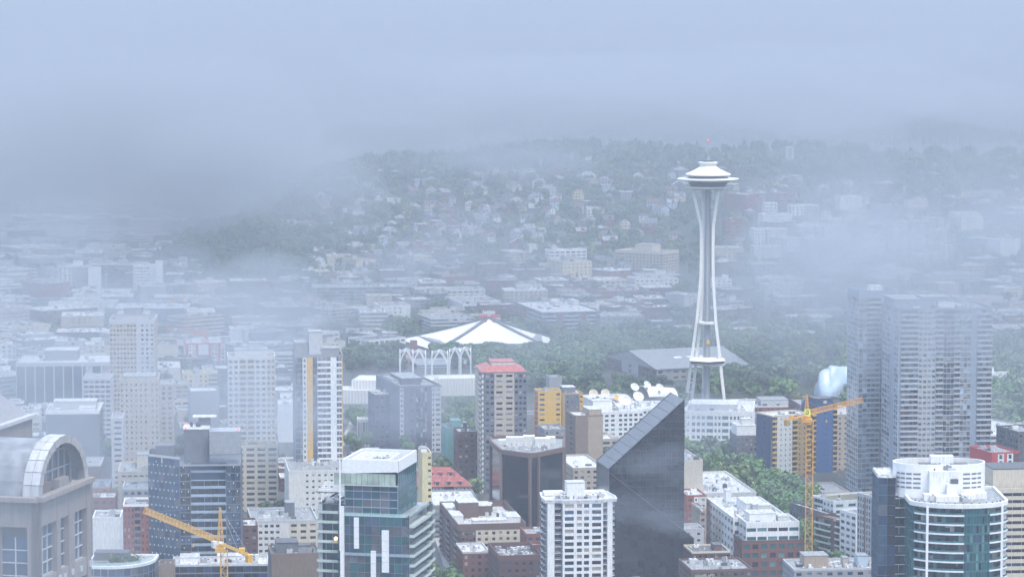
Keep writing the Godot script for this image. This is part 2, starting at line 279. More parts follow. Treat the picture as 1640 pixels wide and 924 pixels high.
	building("terrace_block", "dark brick lower terrace with white window dots beside the street trees", "apartment block", 157.7, -1629.3, 5.2, 40.0, 17.0, 24, {"f": sty("apt", "darkgrey", 5, 3.3), "l": sty("apt", "darkgrey", 40, 3.3), "roof": "roofwhite"})
	building("balcony_block", "brown block with white glass balconies stepping down to the street", "apartment block", 164.6, -1572.7, 9.2, 24.0, 21.4, 30, {"f": [["B",1,"darkbrick","mint",1.0]], "l": [["B",2,"darkbrick","mint",1.2],["S",.6,"darkbrick"],["B",1,"darkbrick","mint",1.0]], "roof": "greenroof"})
	building("white_terrace", "small white terrace block right of the brown balcony block", "apartment block", 171.9, -1549.3, 10.0, 16.0, 28.5, 24, {"f": sty("wide", "white", 10, 3.3), "l": sty("wide", "white", 16, 3.3), "roof": "roofgrey"})
	building("balcony_tower", "grey apartment block with roof trees left of the round teal tower", "apartment block", 172.8, -1488.5, 8.5, 14.7, 46.3, 24, {"f": [["B",1,"grey","purple",.9]], "l": [["N",1,"lightgrey",3,.75,.7,"pale"],["S",.2,"darkbrick"],["N",1,"lightgrey",3,.75,.7,"pale"]], "roof": "greenroof", "par": 1.3, "parc": "lightgrey"})
	building("tan_warehouse", "pale blank-walled building with grey roof before the blue tower", "building", 173.1, -1775.4, 30.6, 36.0, 5.1, 10, {"f": sty("blank", "beige", 31, 3.3), "l": sty("blank", "beige", 36, 3.3), "roof": "roofgrey", "gear": 4})
	building("brick_building", "red-brown brick building with a light-well full of equipment on its roof", "building", 1.3, -1469.0, 20.3, 35.4, 22.2, 8.5, {"f": [["N",1,"darkbrick",6,.5,.5,"std"]], "l": [["N",1,"darkbrick",8,.5,.5]], "roof": "roofdark", "par": 2.4, "mat": "brickwork", "gear": 50, "single": 60, "pent": [[.36,-.1,.22,.7,.8,"lightgrey"]]})
	building("brick_building", "smaller brick building with arched white lintels beside the street trees", "building", -19.1, -1503.8, 13.0, 26.0, 18.3, 8.5, {"f": [["N",1,"brick",4,.45,.55,"std"]], "roof": "roofwhite", "parc": "lightgrey", "mat": "brickwork", "single": 40, "gear": 8})
	building("zigzag_block", "long dark brown block with a jagged pale roof edge and cream top storey", "apartment block", -15.2, -1567.8, 33.9, 71.4, 22.7, 8.5, {"f": [["S",.25,"brown"],["N",1,"brown",4,.6,.5],["N",3.5,"cream",7,.42,.5]], "l": [["B",1,"brown","slate",.6],["N",1.4,"brown",3,.5,.5],["B",1,"brown","slate",.6],["N",1.4,"brown",3,.5,.5],["B",1,"brown","slate",.6]], "roof": "roofwhite", "par": 3.2, "parc": "brown", "gear": 40, "pent": [[-.2,-.1,.3,.2,8,"brown"],[.05,-.2,.25,.2,5,"brown"],[-.42,.1,.16,.24,3.8,"roofwhite"],[-.42,-.25,.16,.24,3.8,"roofwhite"],[.38,.2,.2,.24,3.8,"roofwhite"],[0,.36,.5,.12,3.7,"roofwhite"],[.2,-.3,.08,.08,4,"green"]]})
	building("brick_block", "plain brick block between the brown block and white balcony tower", "building", 11.0, -1510.7, 11.3, 20.0, 25.4, 8.5, {"f": sty("apt", "brick", 11, 3.3), "l": sty("apt", "brick", 20, 3.3), "roof": "roofgrey"})
	building("red_hut", "small brick stair house with a red roof beside the balconies", "building", 11.6, -1474.3, 5.1, 8.0, 25.2, 8.5, {"f": sty("few", "darkbrick", 5, 3.3), "l": sty("few", "darkbrick", 8, 3.3), "roof": "redroof", "gear": 1})
	building("garden_roof_block", "low block with grass beds around an oval grey roof house", "building", -31.7, -1667.2, 25.2, 52.0, 16.7, 6, {"f": sty("wide", "grey", 25, 3.3), "l": sty("wide", "grey", 52, 3.3), "roof": "roofwhite", "gear": 6})
	building("brick_block", "orange brick apartment block with white balconies left of dotted tower", "apartment block", -175.2, -1451.5, 12.1, 22.0, 49.2, 5, {"f": [["N",1,"redbrick",3,.42,.5],["B",.5,"redbrick","slate",.4],["N",.8,"redbrick",2,.42,.5]], "roof": "roofgrey", "parc": "white", "mat": "brickwork", "single": 50})
	building("brick_block", "grey and red stepped block behind the orange brick apartments", "apartment block", -182.6, -1512.5, 12.9, 24.0, 47.6, 5, {"f": sty("apt", "grey", 13, 3.3), "l": sty("apt", "grey", 24, 3.3), "parc": "lightgrey", "roof": "roofgrey"})
	building("cream_block", "cream block with strip windows and a tall pale lift house", "building", -195.9, -1617.7, 16.6, 34.0, 40.7, 5, {"f": [["S",.2,"cream"],["N",2,"cream",5,.7,.3,"teal"]], "l": [["S",1,"cream"]], "pent": [[.3,-.1,.5,.3,7,"cream"]], "roof": "roofgrey"})
	building("brick_house", "low orange brick building beside the stone tower", "building", -207.4, -1572.3, 8.4, 24.0, 39.1, 5, {"f": sty("apt", "orange", 8, 3.3), "l": sty("apt", "orange", 24, 3.3), "parc": "lightgrey", "roof": "roofgrey"})
	building("brick_house", "second low orange brick building below the first beside stone tower", "building", -197.9, -1510.4, 11.1, 20.0, 43.1, 5, {"f": sty("apt", "brick", 11, 3.3), "l": sty("apt", "brick", 20, 3.3), "roof": "roofwhite"})
	building("white_block", "windowless white building with curved top beside the stone tower", "building", -177.0, -1360.4, 12.1, 20.0, 58.3, 4, {"f": sty("blank", "white", 12, 3.3), "l": sty("blank", "white", 20, 3.3), "roof": "roofgrey", "gear": 6})
	building("flat_building", "dark brick block with white ledge and door openings left of the street", "building", -231.2, -1655.9, 26.1, 30.0, 37.9, 4, {"f": [["S",1,"brown"],["N",1,"beige",3,.4,.5],["S",1,"brown"]], "l": [["S",1,"brown"]], "roof": "roofgrey", "parc": "lightgrey"})
	building("theatre_block", "dark windowless block with white roof trusses left of the street canyon", "building", -261.0, -1860.1, 31.5, 38.0, 39.3, 4, {"f": [["S",1,"slate"]], "l": [["S",1,"slate"]], "par": 2.2, "parc": "white", "roof": "roofwhite", "pent": [[0,-.2,.8,.36,5,"lightgrey"],[.25,.1,.3,.3,2.4,"white"],[-.3,.3,.1,.1,2.4,"white"]]})
	building("grid_block", "grey concrete office grid behind the theatre block", "office building", -268.6, -2024.6, 17.6, 28.0, 39.4, 4, {"f": sty("office", "lightgrey", 18, 3.3), "l": sty("office", "lightgrey", 28, 3.3), "roof": "roofgrey", "gp": "pale"})
	building("colonnade_block", "wide dark hall with a row of tall white columns", "building", -315.1, -2206.7, 65.9, 50.0, 29.8, 3, {"f": [["N",1,"lightgrey",10,.88,.9,"pale"]], "l": [["S",1,"slate"]], "nf": 1, "roof": "roofwhite", "gear": 12, "pent": [[-.05,-.1,.35,.4,7,"grey"]]})
	building("garden_block", "low grey block with a planted roof terrace and orange window boxes", "apartment block", -111.2, -1502.0, 31.3, 40.0, 34.8, 8, {"f": [["N",1,"offwhite",5,.6,.45],["S",.3,"offwhite"],["N",1,"cream",3,.6,.45]], "l": [["S",1,"darkbrick"]], "roof": "roofgrey", "par": 1.0, "parc": "lightgrey", "pent": [[.12,-.05,.14,.22,6.5,"slate"]], "gear": 18})
	building("dark_block", "plain dark block with slate roof boxes left of the white-crowned tower", "building", -98.0, -1393.4, 21.6, 24.0, 37.0, 8, {"f": [["S",1,"dirtbrown"]], "l": [["S",1,"darkgrey"]], "roof": "roofdark", "pent": [[-.15,0,.45,.5,4.5,"slate"],[.2,.1,.25,.3,3,"grey"]]})
	building("brick_block", "small maroon brick block behind the yellow crane", "building", -122.8, -1451.4, 6.7, 22.0, 39.5, 8, {"f": sty("apt", "darkbrick", 7, 3.3), "l": sty("apt", "darkbrick", 22, 3.3), "roof": "roofwhite", "gear": 6})
	building("hotel_roof", "flat white roof crowded with ducts behind the yellow crane cab", "building", -120.5, -1281.3, 39.2, 20.0, 52.0, 4, {"f": [["G",1,"slate",12,.2,"dark"]], "roof": "roofwhite", "par": .8, "parc": "lightgrey", "gear": 44, "pent": [[-.32,-.1,.2,.5,2.4,"white"],[.1,-.1,.26,.4,2.6,"white"]]})
	building("brown_block", "small brown cube building left of the yellow crane", "building", -138.6, -1246.2, 6.2, 12.0, 57.5, 4, {"f": sty("blank", "dirtbrown", 6, 3.3), "l": sty("blank", "dirtbrown", 12, 3.3), "roof": "roofdark", "gear": 3})
	building("festival_hall", "large grey-roofed hall with louvred gable front behind the tree belt", "hall", 125.0, -2384.4, 76.4, 97.2, 8.7, 22, {"f": [["N",1,"concrete",12,.6,.4]], "l": [["N",1.4,"brown",5,.6,.5],["S",.4,"lightgrey"],["N",.5,"lightgrey",1,.5,.6],["S",.4,"lightgrey"],["N",1.4,"brown",5,.6,.5]], "roof": "roofgrey", "nf": 3, "par": 0.2, "gable": 9.5, "gear": 0})
	building("pavilion", "low curved white roof pavilion among the trees before the festival hall", "pavilion", 63.7, -2134.6, 29.4, 22.0, 12.4, 16, {"f": [["S",1,"offwhite"]], "roof": "roofwhite", "gear": 2, "nf": 2, "par": .6})
	building("dark_pavilion", "dark shed-roofed pavilion right of the low curved white roof", "pavilion", 73.4, -2110.5, 27.4, 14.0, 12.4, 16, {"f": [["S",1,"slate"]], "roof": "roofdark", "gear": 1, "par": .4})
	building("long_hall", "long pale-roofed hall at the edge of the park beside the wave museum", "hall", 236.0, -2402.6, 68.8, 30.0, 3.0, -4, {"f": [["S",1,"lightgrey"],["N",3,"lightgrey",16,.4,.3]], "roof": "roofgrey", "gear": 10, "nf": 1, "parc": "offwhite"})
	building("school_building", "brick and glass school block behind the white arches", "school", -51.0, -2424.2, 51.5, 40.0, 3.0, 10, {"f": [["G",2,"paleblue",8,.4,"pale"],["S",.6,"brick"],["S",1,"beige"]], "l": [["S",1,"brick"]], "roof": "roofgrey", "nf": 4, "gear": 14})
	building("red_roof_hall", "low hall with a dull red roof left of the white arches", "hall", -97.2, -2457.2, 34.3, 30.0, 3.0, 8, {"f": sty("few", "pink", 34, 4.6), "l": sty("few", "pink", 30, 4.6), "roof": "pink", "gear": 3})
	building("tower_block", "square brick chimney-like block at the left foot of the arena roof", "building", -77.9, -2473.3, 5.0, 6.0, 13.5, 8, {"f": sty("blank", "brick", 5, 4.6), "l": sty("blank", "brick", 6, 4.6), "roof": "roofgrey", "gear": 0})
	building("teal_building", "small teal gabled building between the slate tower and the trees", "building", -33.7, -1861.9, 14.1, 22.0, 29.0, 8, {"f": sty("few", "teal", 14, 3.3), "l": sty("few", "teal", 22, 3.3), "pent": [[0,-.1,.4,.5,4,"teal"]], "roof": "teal", "gear": 2})
	building("brick_block", "dark brick flat block in front of the small teal building", "building", -26.2, -1820.8, 13.5, 20.0, 32.3, 8, {"f": sty("apt", "darkbrick", 13, 3.3), "l": sty("apt", "darkbrick", 20, 3.3), "pent": [[-.1,0,.14,.2,5,"darkbrick"]], "roof": "roofwhite", "gear": 4})
	building("gate_pavilion", "small pavilion with white roof on slender columns among the trees", "pavilion", -95.5, -2006.3, 8.4, 12.0, 14.0, 4, {"f": [["N",1,"offwhite",5,.8,.9,"pale"]], "nf": 1, "roof": "roofwhite", "par": 1, "gear": 0})
	building("flat_building", "low white slab beyond the yellow-striped tower", "building", -146.1, -2012.3, 10.4, 24.0, 23.7, 4, {"f": [["S",1,"white"]], "l": [["S",1,"grey"]], "roof": "roofwhite", "gear": 2})
	building("apartment_block", "wide blue-balconied apartment block with pale roof right of the arena", "apartment block", 38.3, -2705.0, 51.5, 100.5, 16.1, 14, {"f": [["B",1,"slate","paleblue",.6],["N",.5,"brick",3,.5,.5],["B",1,"slate","paleblue",.6],["N",.5,"brick",3,.5,.5],["B",1,"grey","paleblue",.6]], "l": [["N",1,"brick",6,.5,.5],["B",1,"slate","paleblue",.5]], "roof": "roofwhite", "gear": 24, "pent": [[.1,-.2,.14,.2,3,"offwhite"],[.4,-.2,.1,.2,4,"offwhite"]]})
	building("apartment_block", "grey long block joining the blue-balconied one on its right", "apartment block", 91.7, -2656.2, 37.0, 40.0, 15.9, 4, {"f": sty("apt", "grey", 37, 4.6), "l": sty("apt", "grey", 40, 4.6), "roof": "roofgrey"})
	building("office_block", "white-framed office block with wide windows above the arena", "office building", -33.5, -2795.6, 38.0, 74.3, 9.2, 14, {"f": [["N",1,"white",6,.86,.72,"blue"]], "l": [["S",1,"white"],["N",1,"white",3,.3,.4]], "nf": 2, "roof": "roofgrey", "par": 1.2})
	building("banded_block", "curved-looking grey office block with white horizontal bands behind the arena", "office building", -56.3, -2662.4, 38.1, 46.0, 13.7, 16, {"f": sty("band", "lightgrey", 38, 4.6), "l": sty("band", "lightgrey", 46, 4.6), "roof": "roofgrey", "gear": 18})
	building("hotel_building", "beige slab building with roof penthouse on the lower slope", "apartment block", 132.3, -3068.0, 32.4, 53.9, 17.2, 58, {"f": [["N",1,"beige",6,.6,.45]], "l": [["N",1,"beige",14,.6,.45]], "roof": "roofgrey", "par": 2, "parc": "cream", "pent": [[-.1,.05,.5,.36,8,"cream"]]})
	building("apartment_block", "pale yellow six-storey block with red lintels on the lower slope", "apartment block", 55.6, -3009.1, 29.3, 40.6, 15.5, 20, {"f": [["N",1,"paleyellow",7,.42,.42]], "l": [["N",1,"paleyellow",4,.42,.42]], "roof": "roofgrey", "parc": "offwhite", "pent": [[.0,-.1,.4,.3,4,"beige"]]})
	building("apartment_block", "white apartment block stepped up behind the pale yellow block", "apartment block", 53.0, -3088.0, 38.5, 16.0, 11.6, 16, {"f": sty("wide", "white", 39, 4.6), "l": sty("wide", "white", 16, 4.6), "roof": "roofwhite"})
	building("apartment_block", "beige flat block left of the white stepped block", "apartment block", 1.5, -3109.8, 21.0, 34.5, 8.5, 20, {"f": sty("wide", "beige", 21, 4.6), "l": sty("wide", "beige", 34, 4.6), "roof": "roofwhite"})
	building("brick_block", "long dark brick block with pale roof below the beige flat block", "apartment block", 16.2, -2995.8, 35.0, 26.0, 10.4, 10, {"f": sty("apt", "darkbrick", 35, 4.6), "l": sty("apt", "darkbrick", 26, 4.6), "roof": "roofgrey"})
	building("brick_block", "low red-brown brick row left of the long dark brick block", "apartment block", -19.2, -3042.5, 30.6, 20.0, 9.9, 10, {"f": sty("apt", "darkbrick", 31, 4.6), "l": sty("apt", "darkbrick", 20, 4.6), "roof": "roofwhite"})
	building("fog_block", "long pale block half lost in the mist left of the arena", "building", -140.4, -2889.6, 89.2, 40.0, 11.2, 6, {"f": sty("band", "grey", 89, 4.6), "l": sty("band", "grey", 40, 4.6), "roof": "roofgrey"})
	building("ribbed_block", "square grey ribbed building with white roof house in the mist", "building", -200.3, -2734.3, 39.6, 60.0, 15.0, 16, {"f": [["G",1,"grey",16,.1,"pale"]], "roof": "roofwhite", "nf": 3, "pent": [[.05,0,.25,.3,5,"lightgrey"]]})
	building("apartment_block", "tall white slab building with a taller blank right end wall", "apartment tower", -356.1, -3031.1, 21.6, 20.0, 23.8, 6, {"f": [["N",3,"white",5,.6,.45],["S",1,"white"]], "l": [["S",1,"white"]], "roof": "roofwhite"})
	building("slab_wall", "narrow white blank lift tower at the right end of the white slab", "building", -339.6, -3012.3, 7.2, 14.0, 28.6, 6, {"f": [["S",1,"white"]], "l": [["S",1,"grey"]], "roof": "roofgrey", "gear": 0})
	building("apartment_block", "cream white apartment block with many small windows", "apartment block", -281.4, -2911.2, 26.9, 26.0, 14.4, 16, {"f": sty("apt", "cream", 27, 4.6), "l": sty("apt", "cream", 26, 4.6), "pent": [[0,0,.2,.3,4,"offwhite"]], "roof": "roofwhite"})
	building("brick_block", "large plain brown brick block right of the cream apartment block", "building", -242.9, -2882.3, 35.3, 40.0, 18.5, 8, {"f": sty("apt", "dirtbrown", 35, 4.6), "l": sty("apt", "dirtbrown", 40, 4.6), "roof": "roofwhite"})
	building("apartment_block", "white long apartment row in front of the cream block", "apartment block", -307.5, -2845.8, 35.9, 18.0, 9.4, 6, {"f": sty("wide", "offwhite", 36, 4.6), "l": sty("wide", "offwhite", 18, 4.6), "roof": "roofwhite"})
	building("apartment_block", "white apartment block with balconies at the left, stepped roofs", "apartment block", -397.0, -2780.3, 29.6, 18.0, 12.7, 5, {"f": sty("wide", "white", 30, 4.6), "l": sty("wide", "white", 18, 4.6), "roof": "roofgrey"})
	building("apartment_block", "pale blank-ended apartment block right of the stepped white one", "apartment block", -367.5, -2795.3, 30.9, 18.0, 12.5, 5, {"f": sty("few", "offwhite", 31, 4.6), "l": sty("few", "offwhite", 18, 4.6), "roof": "roofgrey"})
	building("apartment_block", "grey misty tower block with a white right end near the left edge", "apartment tower", -424.8, -3041.3, 31.1, 20.0, 25.2, 5, {"f": [["N",1.6,"offwhite",3,.5,.5],["S",1.6,"grey"],["S",.6,"grey"]], "roof": "roofwhite", "pent": [[.1,0,.3,.4,5,"white"]]})
	building("slab_wall", "bright white narrow block at the right end of the grey misty tower", "building", -404.4, -3032.5, 12.0, 14.0, 24.0, 5, {"f": sty("blank", "white", 12, 4.6), "l": sty("blank", "white", 14, 4.6), "roof": "roofgrey", "gear": 0})
	building("dark_hall", "long navy flat-roofed hall in the left middle distance", "building", -314.7, -2737.2, 65.5, 60.0, 13.8, 4, {"f": [["G",1,"navy",12,.4,"blue"]], "roof": "roofwhite", "nf": 2})
	building("apartment_block", "white block with red vertical stripes", "apartment block", -239.7, -2432.5, 30.9, 20.0, 17.0, 10, {"f": [["S",.4,"red"],["N",.9,"white",2,.4,.5],["S",.4,"red"],["S",1.3,"white"],["S",.4,"red"],["N",.8,"white",2,.6,.7],["S",.4,"red"],["N",.6,"white",1,.6,.7]], "l": [["S",1,"white"]], "roof": "roofwhite", "pent": [[-.2,0,.25,.3,3.4,"white"],[.25,0,.3,.4,4,"white"]]})
	building("white_block", "plain white box building with a dark right neighbour", "building", -219.0, -2527.2, 19.1, 22.0, 18.6, 8, {"f": [["S",1,"white"],["S",.15,"slate"],["S",.8,"white"]], "roof": "roofwhite"})
	building("dark_block", "dark apartment block attached right of the plain white box", "apartment block", -200.2, -2506.4, 21.0, 20.0, 17.7, 8, {"f": sty("apt", "slate", 21, 4.6), "l": sty("apt", "slate", 20, 4.6), "roof": "roofgrey"})
	building("scaffold_block", "unfinished orange-brown building under the far orange crane", "building", -267.6, -2580.1, 29.9, 34.0, 10.8, 14, {"f": sty("blank", "orange", 30, 4.6), "l": sty("blank", "orange", 34, 4.6), "roof": "brick", "gear": 10})
	building("apartment_block", "pale yellow stepped apartment block behind the dotted tower", "apartment block", -223.5, -2232.6, 24.7, 22.0, 17.5, 8, {"f": [["N",1,"paleyellow",2,.42,.45],["S",.5,"lightgrey"],["N",1,"paleyellow",2,.42,.45],["B",.9,"paleyellow","paleyellow",.8]], "roof": "roofgrey", "pent": [[-.1,0,.14,.3,3.4,"lightgrey"],[.2,0,.12,.2,4,"paleyellow"]]})
	building("flat_building", "bright white flat shed roof behind the dotted tower", "building", -195.4, -1973.4, 18.0, 24.0, 37.2, 10, {"f": sty("blank", "grey", 18, 3.3), "l": sty("blank", "grey", 24, 3.3), "roof": "roofwhite", "gear": 1})
	building("apartment_tower", "misty brick tower block just right of the needle saucer", "apartment tower", 250.4, -3396.2, 24.3, 34.8, 21.2, 40, {"f": sty("apt", "brick", 24, 4.6), "l": sty("apt", "brick", 35, 4.6), "roof": "roofwhite"})
	building("apartment_block", "white patterned apartment block on the slope right of the needle", "apartment block", 309.3, -3331.0, 29.7, 18.0, 19.7, 8, {"f": [["N",1.2,"white",3,.5,.5],["N",1.4,"grey",3,.4,.4]], "roof": "roofwhite"})
	building("apartment_block", "small white terraced block between brick tower and patterned block", "apartment block", 275.8, -3352.9, 13.6, 14.0, 18.6, 8, {"f": sty("wide", "white", 14, 4.6), "l": sty("wide", "white", 14, 4.6), "roof": "roofgrey"})
	building("apartment_block", "white and dark six-storey apartment block right of the needle waist", "apartment block", 263.5, -3217.4, 35.3, 20.0, 16.1, 8, {"f": [["N",1,"white",3,.5,.55],["S",.3,"slate"],["N",1,"white",3,.5,.55],["N",.8,"lightgrey",3,.5,.5]], "roof": "roofgrey"})
	building("apartment_block", "long beige block with white roof behind the needle waist", "apartment block", 215.6, -3138.9, 29.2, 24.0, 12.2, 8, {"f": sty("few", "beige", 29, 4.6), "l": sty("few", "beige", 24, 4.6), "roof": "roofwhite"})
	building("apartment_block", "long low grey block below the white and dark apartments", "apartment block", 248.4, -3063.2, 33.5, 22.0, 9.1, 8, {"f": sty("apt", "grey", 34, 4.6), "l": sty("apt", "grey", 22, 4.6), "roof": "roofwhite"})
	building("apartment_block", "white cube apartment block in the mist right of the needle", "apartment block", 239.7, -2934.3, 20.3, 16.0, 12.3, 8, {"f": sty("apt", "white", 20, 4.6), "l": sty("apt", "white", 16, 4.6), "roof": "roofwhite"})
	building("apartment_block", "grey-white twin cube block beside the white cube apartments", "apartment block", 265.0, -2924.1, 16.7, 16.0, 11.7, 8, {"f": sty("apt", "lightgrey", 17, 4.6), "l": sty("apt", "lightgrey", 16, 4.6), "roof": "roofgrey"})
	building("apartment_block", "long pale row block right of the twin cube block", "apartment block", 289.6, -2925.2, 33.3, 16.0, 9.8, 8, {"f": sty("apt", "beige", 33, 4.6), "l": sty("apt", "beige", 16, 4.6), "roof": "roofgrey"})
	building("apartment_tower", "faint tall block in the fog above the twin glass towers", "apartment tower", 405.8, -3182.9, 42.8, 20.0, 31.3, 8, {"f": sty("balc", "lightgrey", 43, 4.6), "l": sty("balc", "lightgrey", 20, 4.6), "roof": "roofwhite"})
	building("apartment_tower", "fainter broad block left of the faint tall block in fog", "apartment tower", 395.9, -3307.0, 29.7, 20.0, 26.0, 8, {"f": sty("apt", "grey", 30, 4.6), "l": sty("apt", "grey", 20, 4.6), "roof": "roofwhite"})
	building("hall_building", "low pinkish hall with white roof among the park trees", "hall", 193.3, -2591.3, 26.1, 30.0, 10.8, 6, {"f": sty("blank", "pink", 26, 4.6), "l": sty("blank", "pink", 30, 4.6), "roof": "roofwhite", "gear": 2})
	building("low_building", "long white-roofed low building left of the needle shaft", "building", 135.3, -2621.8, 36.9, 30.0, 9.1, 6, {"f": sty("few", "grey", 37, 4.6), "l": sty("few", "grey", 30, 4.6), "roof": "roofwhite"})
	building("apartment_block", "pale block right of the twin towers beside dark trees", "apartment block", 413.4, -2589.3, 35.1, 24.0, 13.4, 8, {"f": sty("wide", "offwhite", 35, 4.6), "l": sty("wide", "offwhite", 24, 4.6), "roof": "roofgrey"})
	building("apartment_block", "long foggy block above the twin towers at the right edge", "apartment block", 429.3, -2729.6, 39.2, 24.0, 9.9, 8, {"f": sty("apt", "lightgrey", 39, 4.6), "l": sty("apt", "lightgrey", 24, 4.6), "roof": "roofwhite"})
	building("church_tower", "slim pale tower standing among the crest trees", "tower", 324.4, -3675.1, 8.9, 9.0, 31.6, 8, {"f": [["N",1,"lightgrey",1,.4,.5]], "roof": "roofgrey", "gear": 2})
	low(0, "apt", -384.0, -2398.0, 37.1, 22.3, 7.6, 8, "darkbrick", "roofwhite", 0)
	low(0, "band", -352.8, -2596.2, 51.6, 42.7, 9.4, 5, "darkbrick", "roofwhite", 1)
	low(0, "band", -334.7, -2345.7, 55.0, 46.8, 14.6, 6, "white", "roofdark", 2)
	low(0, "few", -380.3, -2523.0, 46.0, 26.0, 10.2, 40, "grey", "roofwhite", 0)
	low(0, "band", -454.9, -2842.0, 24.3, 24.6, 13.9, 41, "lightgrey", "roofwhite", 3)
	low(0, "apt", -408.0, -2437.5, 35.6, 20.1, 15.7, 9, "offwhite", "roofwhite", 0)
	low(0, "band", -192.7, -2436.1, 51.5, 30.1, 15.5, 41, "lightgrey", "roofwhite", 4)
	low(0, "wide", -403.2, -2835.7, 31.5, 35.8, 8.4, 38, "grey", "roofwhite", 1)
	low(0, "few", -314.2, -2653.3, 44.1, 27.4, 7.3, 39, "cream", "roofdark", 5)
	low(0, "few", -213.3, -2630.8, 28.3, 26.6, 11.2, 39, "cream", "roofwhite", 4)
	low(0, "wide", -445.7, -2693.6, 56.2, 21.5, 15.7, 41, "beige", "roofdark", 3)
	low(0, "band", -373.6, -2240.6, 44.6, 32.5, 14.8, 41, "grey", "roofgrey", 0)
	low(0, "wide", -451.6, -2794.6, 42.6, 29.2, 14.1, 8, "slate", "roofgrey", 3)
	low(0, "apt", -191.2, -2279.7, 52.3, 28.7, 16.0, 9, "slate", "roofwhite", 6)
	low(0, "few", -220.3, -2673.2, 40.2, 21.2, 12.0, 9, "beige", "roofwhite", 7)
	low(0, "few", -348.7, -2462.9, 22.9, 18.2, 15.5, 5, "lightgrey", "roofwhite", 2)
	low(0, "wide", -425.0, -2522.2, 29.0, 34.0, 13.2, 41, "cream", "roofgrey", 0)
	low(0, "band", -211.7, -2337.8, 40.4, 19.7, 8.5, 8, "brown", "roofdark", 6)
	low(0, "few", -421.5, -2640.6, 45.5, 45.3, 9.7, 41, "cream", "roofgrey", 3)
	low(0, "apt", -253.9, -2792.9, 24.7, 24.5, 9.5, 6, "grey", "roofdark", 8)
	low(0, "band", -246.7, -2377.2, 34.2, 24.1, 11.3, 10, "darkbrick", "roofdark", 8)
	low(0, "band", -446.2, -2891.8, 50.7, 19.1, 7.5, 5, "grey", "roofdark", 3)
	low(0, "few", -366.1, -2665.2, 35.8, 39.1, 15.5, 6, "beige", "roofwhite", 1)
	low(0, "few", -292.6, -2459.3, 57.8, 46.5, 14.2, 7, "cream", "roofdark", 9)
	low(0, "few", -332.8, -2401.6, 22.7, 37.7, 10.4, 5, "beige", "roofgrey", 2)
	low(0, "few", -262.6, -2322.7, 30.9, 40.1, 11.9, 7, "offwhite", "roofwhite", 10)
	low(0, "few", -283.7, -2264.5, 54.9, 24.0, 11.3, 8, "grey", "roofwhite", 11)
	low(0, "apt", -444.5, -2743.5, 25.5, 44.6, 15.6, 40, "cream", "roofgrey", 3)
	low(0, "few", -333.7, -2899.0, 23.0, 34.6, 15.7, 10, "grey", "roofdark", 5)
	low(0, "few", -334.7, -2518.6, 28.2, 38.4, 7.4, 6, "offwhite", "roofwhite", 2)
	low(0, "few", -390.3, -2891.2, 30.6, 43.6, 8.5, 7, "offwhite", "roofgrey", 1)
	low(0, "few", -209.7, -2578.8, 53.9, 30.7, 10.2, 41, "brick", "roofwhite", 4)
	low(0, "few", -324.1, -2801.4, 32.4, 19.3, 7.6, 6, "lightgrey", "roofwhite", 5)
	low(0, "apt", -325.0, -2296.6, 22.3, 29.2, 15.0, 40, "beige", "roofwhite", 2)
	low(0, "band", -247.8, -2829.4, 31.6, 25.5, 10.1, 40, "cream", "roofgrey", 12)
	low(0, "band", -268.1, -2648.3, 41.9, 23.4, 16.0, 41, "cream", "roofdark", 8)
	low(0, "few", -387.5, -2319.6, 28.0, 34.1, 9.2, 7, "grey", "roofwhite", 0)
	low(1, "few", -401.1, -2569.2, 43.7, 24.6, 9.1, 42, "lightgrey", "roofwhite", 3)
	low(2, "few", -492.4, -3341.7, 61.9, 31.1, 10.0, 39, "lightgrey", "roofwhite", 3)
	low(3, "band", -536.5, -3494.7, 62.0, 53.5, 9.2, 40, "lightgrey", "roofwhite", 3)
	low(0, "few", -272.5, -2530.3, 26.9, 43.5, 10.9, 41, "offwhite", "roofdark", 13)
	low(0, "wide", -170.7, -2220.3, 29.1, 41.9, 14.9, 5, "slate", "roofdark", 4)
	low(0, "apt", -391.5, -2717.1, 55.2, 29.1, 15.5, 39, "darkbrick", "roofwhite", 3)
	low(0, "few", -281.9, -2814.5, 32.8, 22.8, 11.2, 40, "lightgrey", "roofwhite", 8)
	low(0, "band", -393.8, -2358.1, 24.4, 29.0, 11.0, 6, "white", "roofwhite", 0)
	low(0, "band", -357.8, -2837.7, 28.4, 33.3, 12.7, 4, "brick", "roofwhite", 5)
	low(0, "few", -283.0, -2364.0, 28.4, 18.8, 8.2, 39, "cream", "roofwhite", 9)
	low(0, "few", -482.2, -2864.9, 26.4, 32.3, 14.0, 4, "cream", "roofwhite", 3)
	low(0, "apt", -302.0, -2607.9, 42.0, 23.0, 12.3, 6, "brown", "roofdark", 5)
	low(0, "band", -184.7, -2385.2, 49.3, 23.0, 13.6, 9, "offwhite", "roofwhite", 4)
	low(0, "wide", -410.0, -2484.9, 29.8, 26.2, 9.7, 41, "lightgrey", "roofdark", 0)
	low(0, "band", -231.3, -2488.2, 33.4, 26.7, 11.4, 7, "grey", "roofwhite", 8)
	low(0, "apt", -251.1, -2731.8, 34.1, 23.6, 13.8, 39, "grey", "roofgrey", 8)
	low(0, "few", -319.1, -2553.1, 26.5, 25.1, 12.0, 40, "beige", "roofwhite", 5)
	low(0, "few", -267.9, -2687.9, 23.9, 30.1, 15.9, 8, "cream", "roofwhite", 8)
	low(0, "band", -430.5, -2596.1, 25.9, 28.2, 10.8, 6, "white", "roofdark", 3)
	low(0, "apt", -366.7, -2433.2, 27.3, 31.6, 11.8, 41, "lightgrey", "roofdark", 0)
	low(0, "few", -447.0, -2999.6, 31.8, 35.2, 12.9, 40, "brick", "roofgrey", 3)
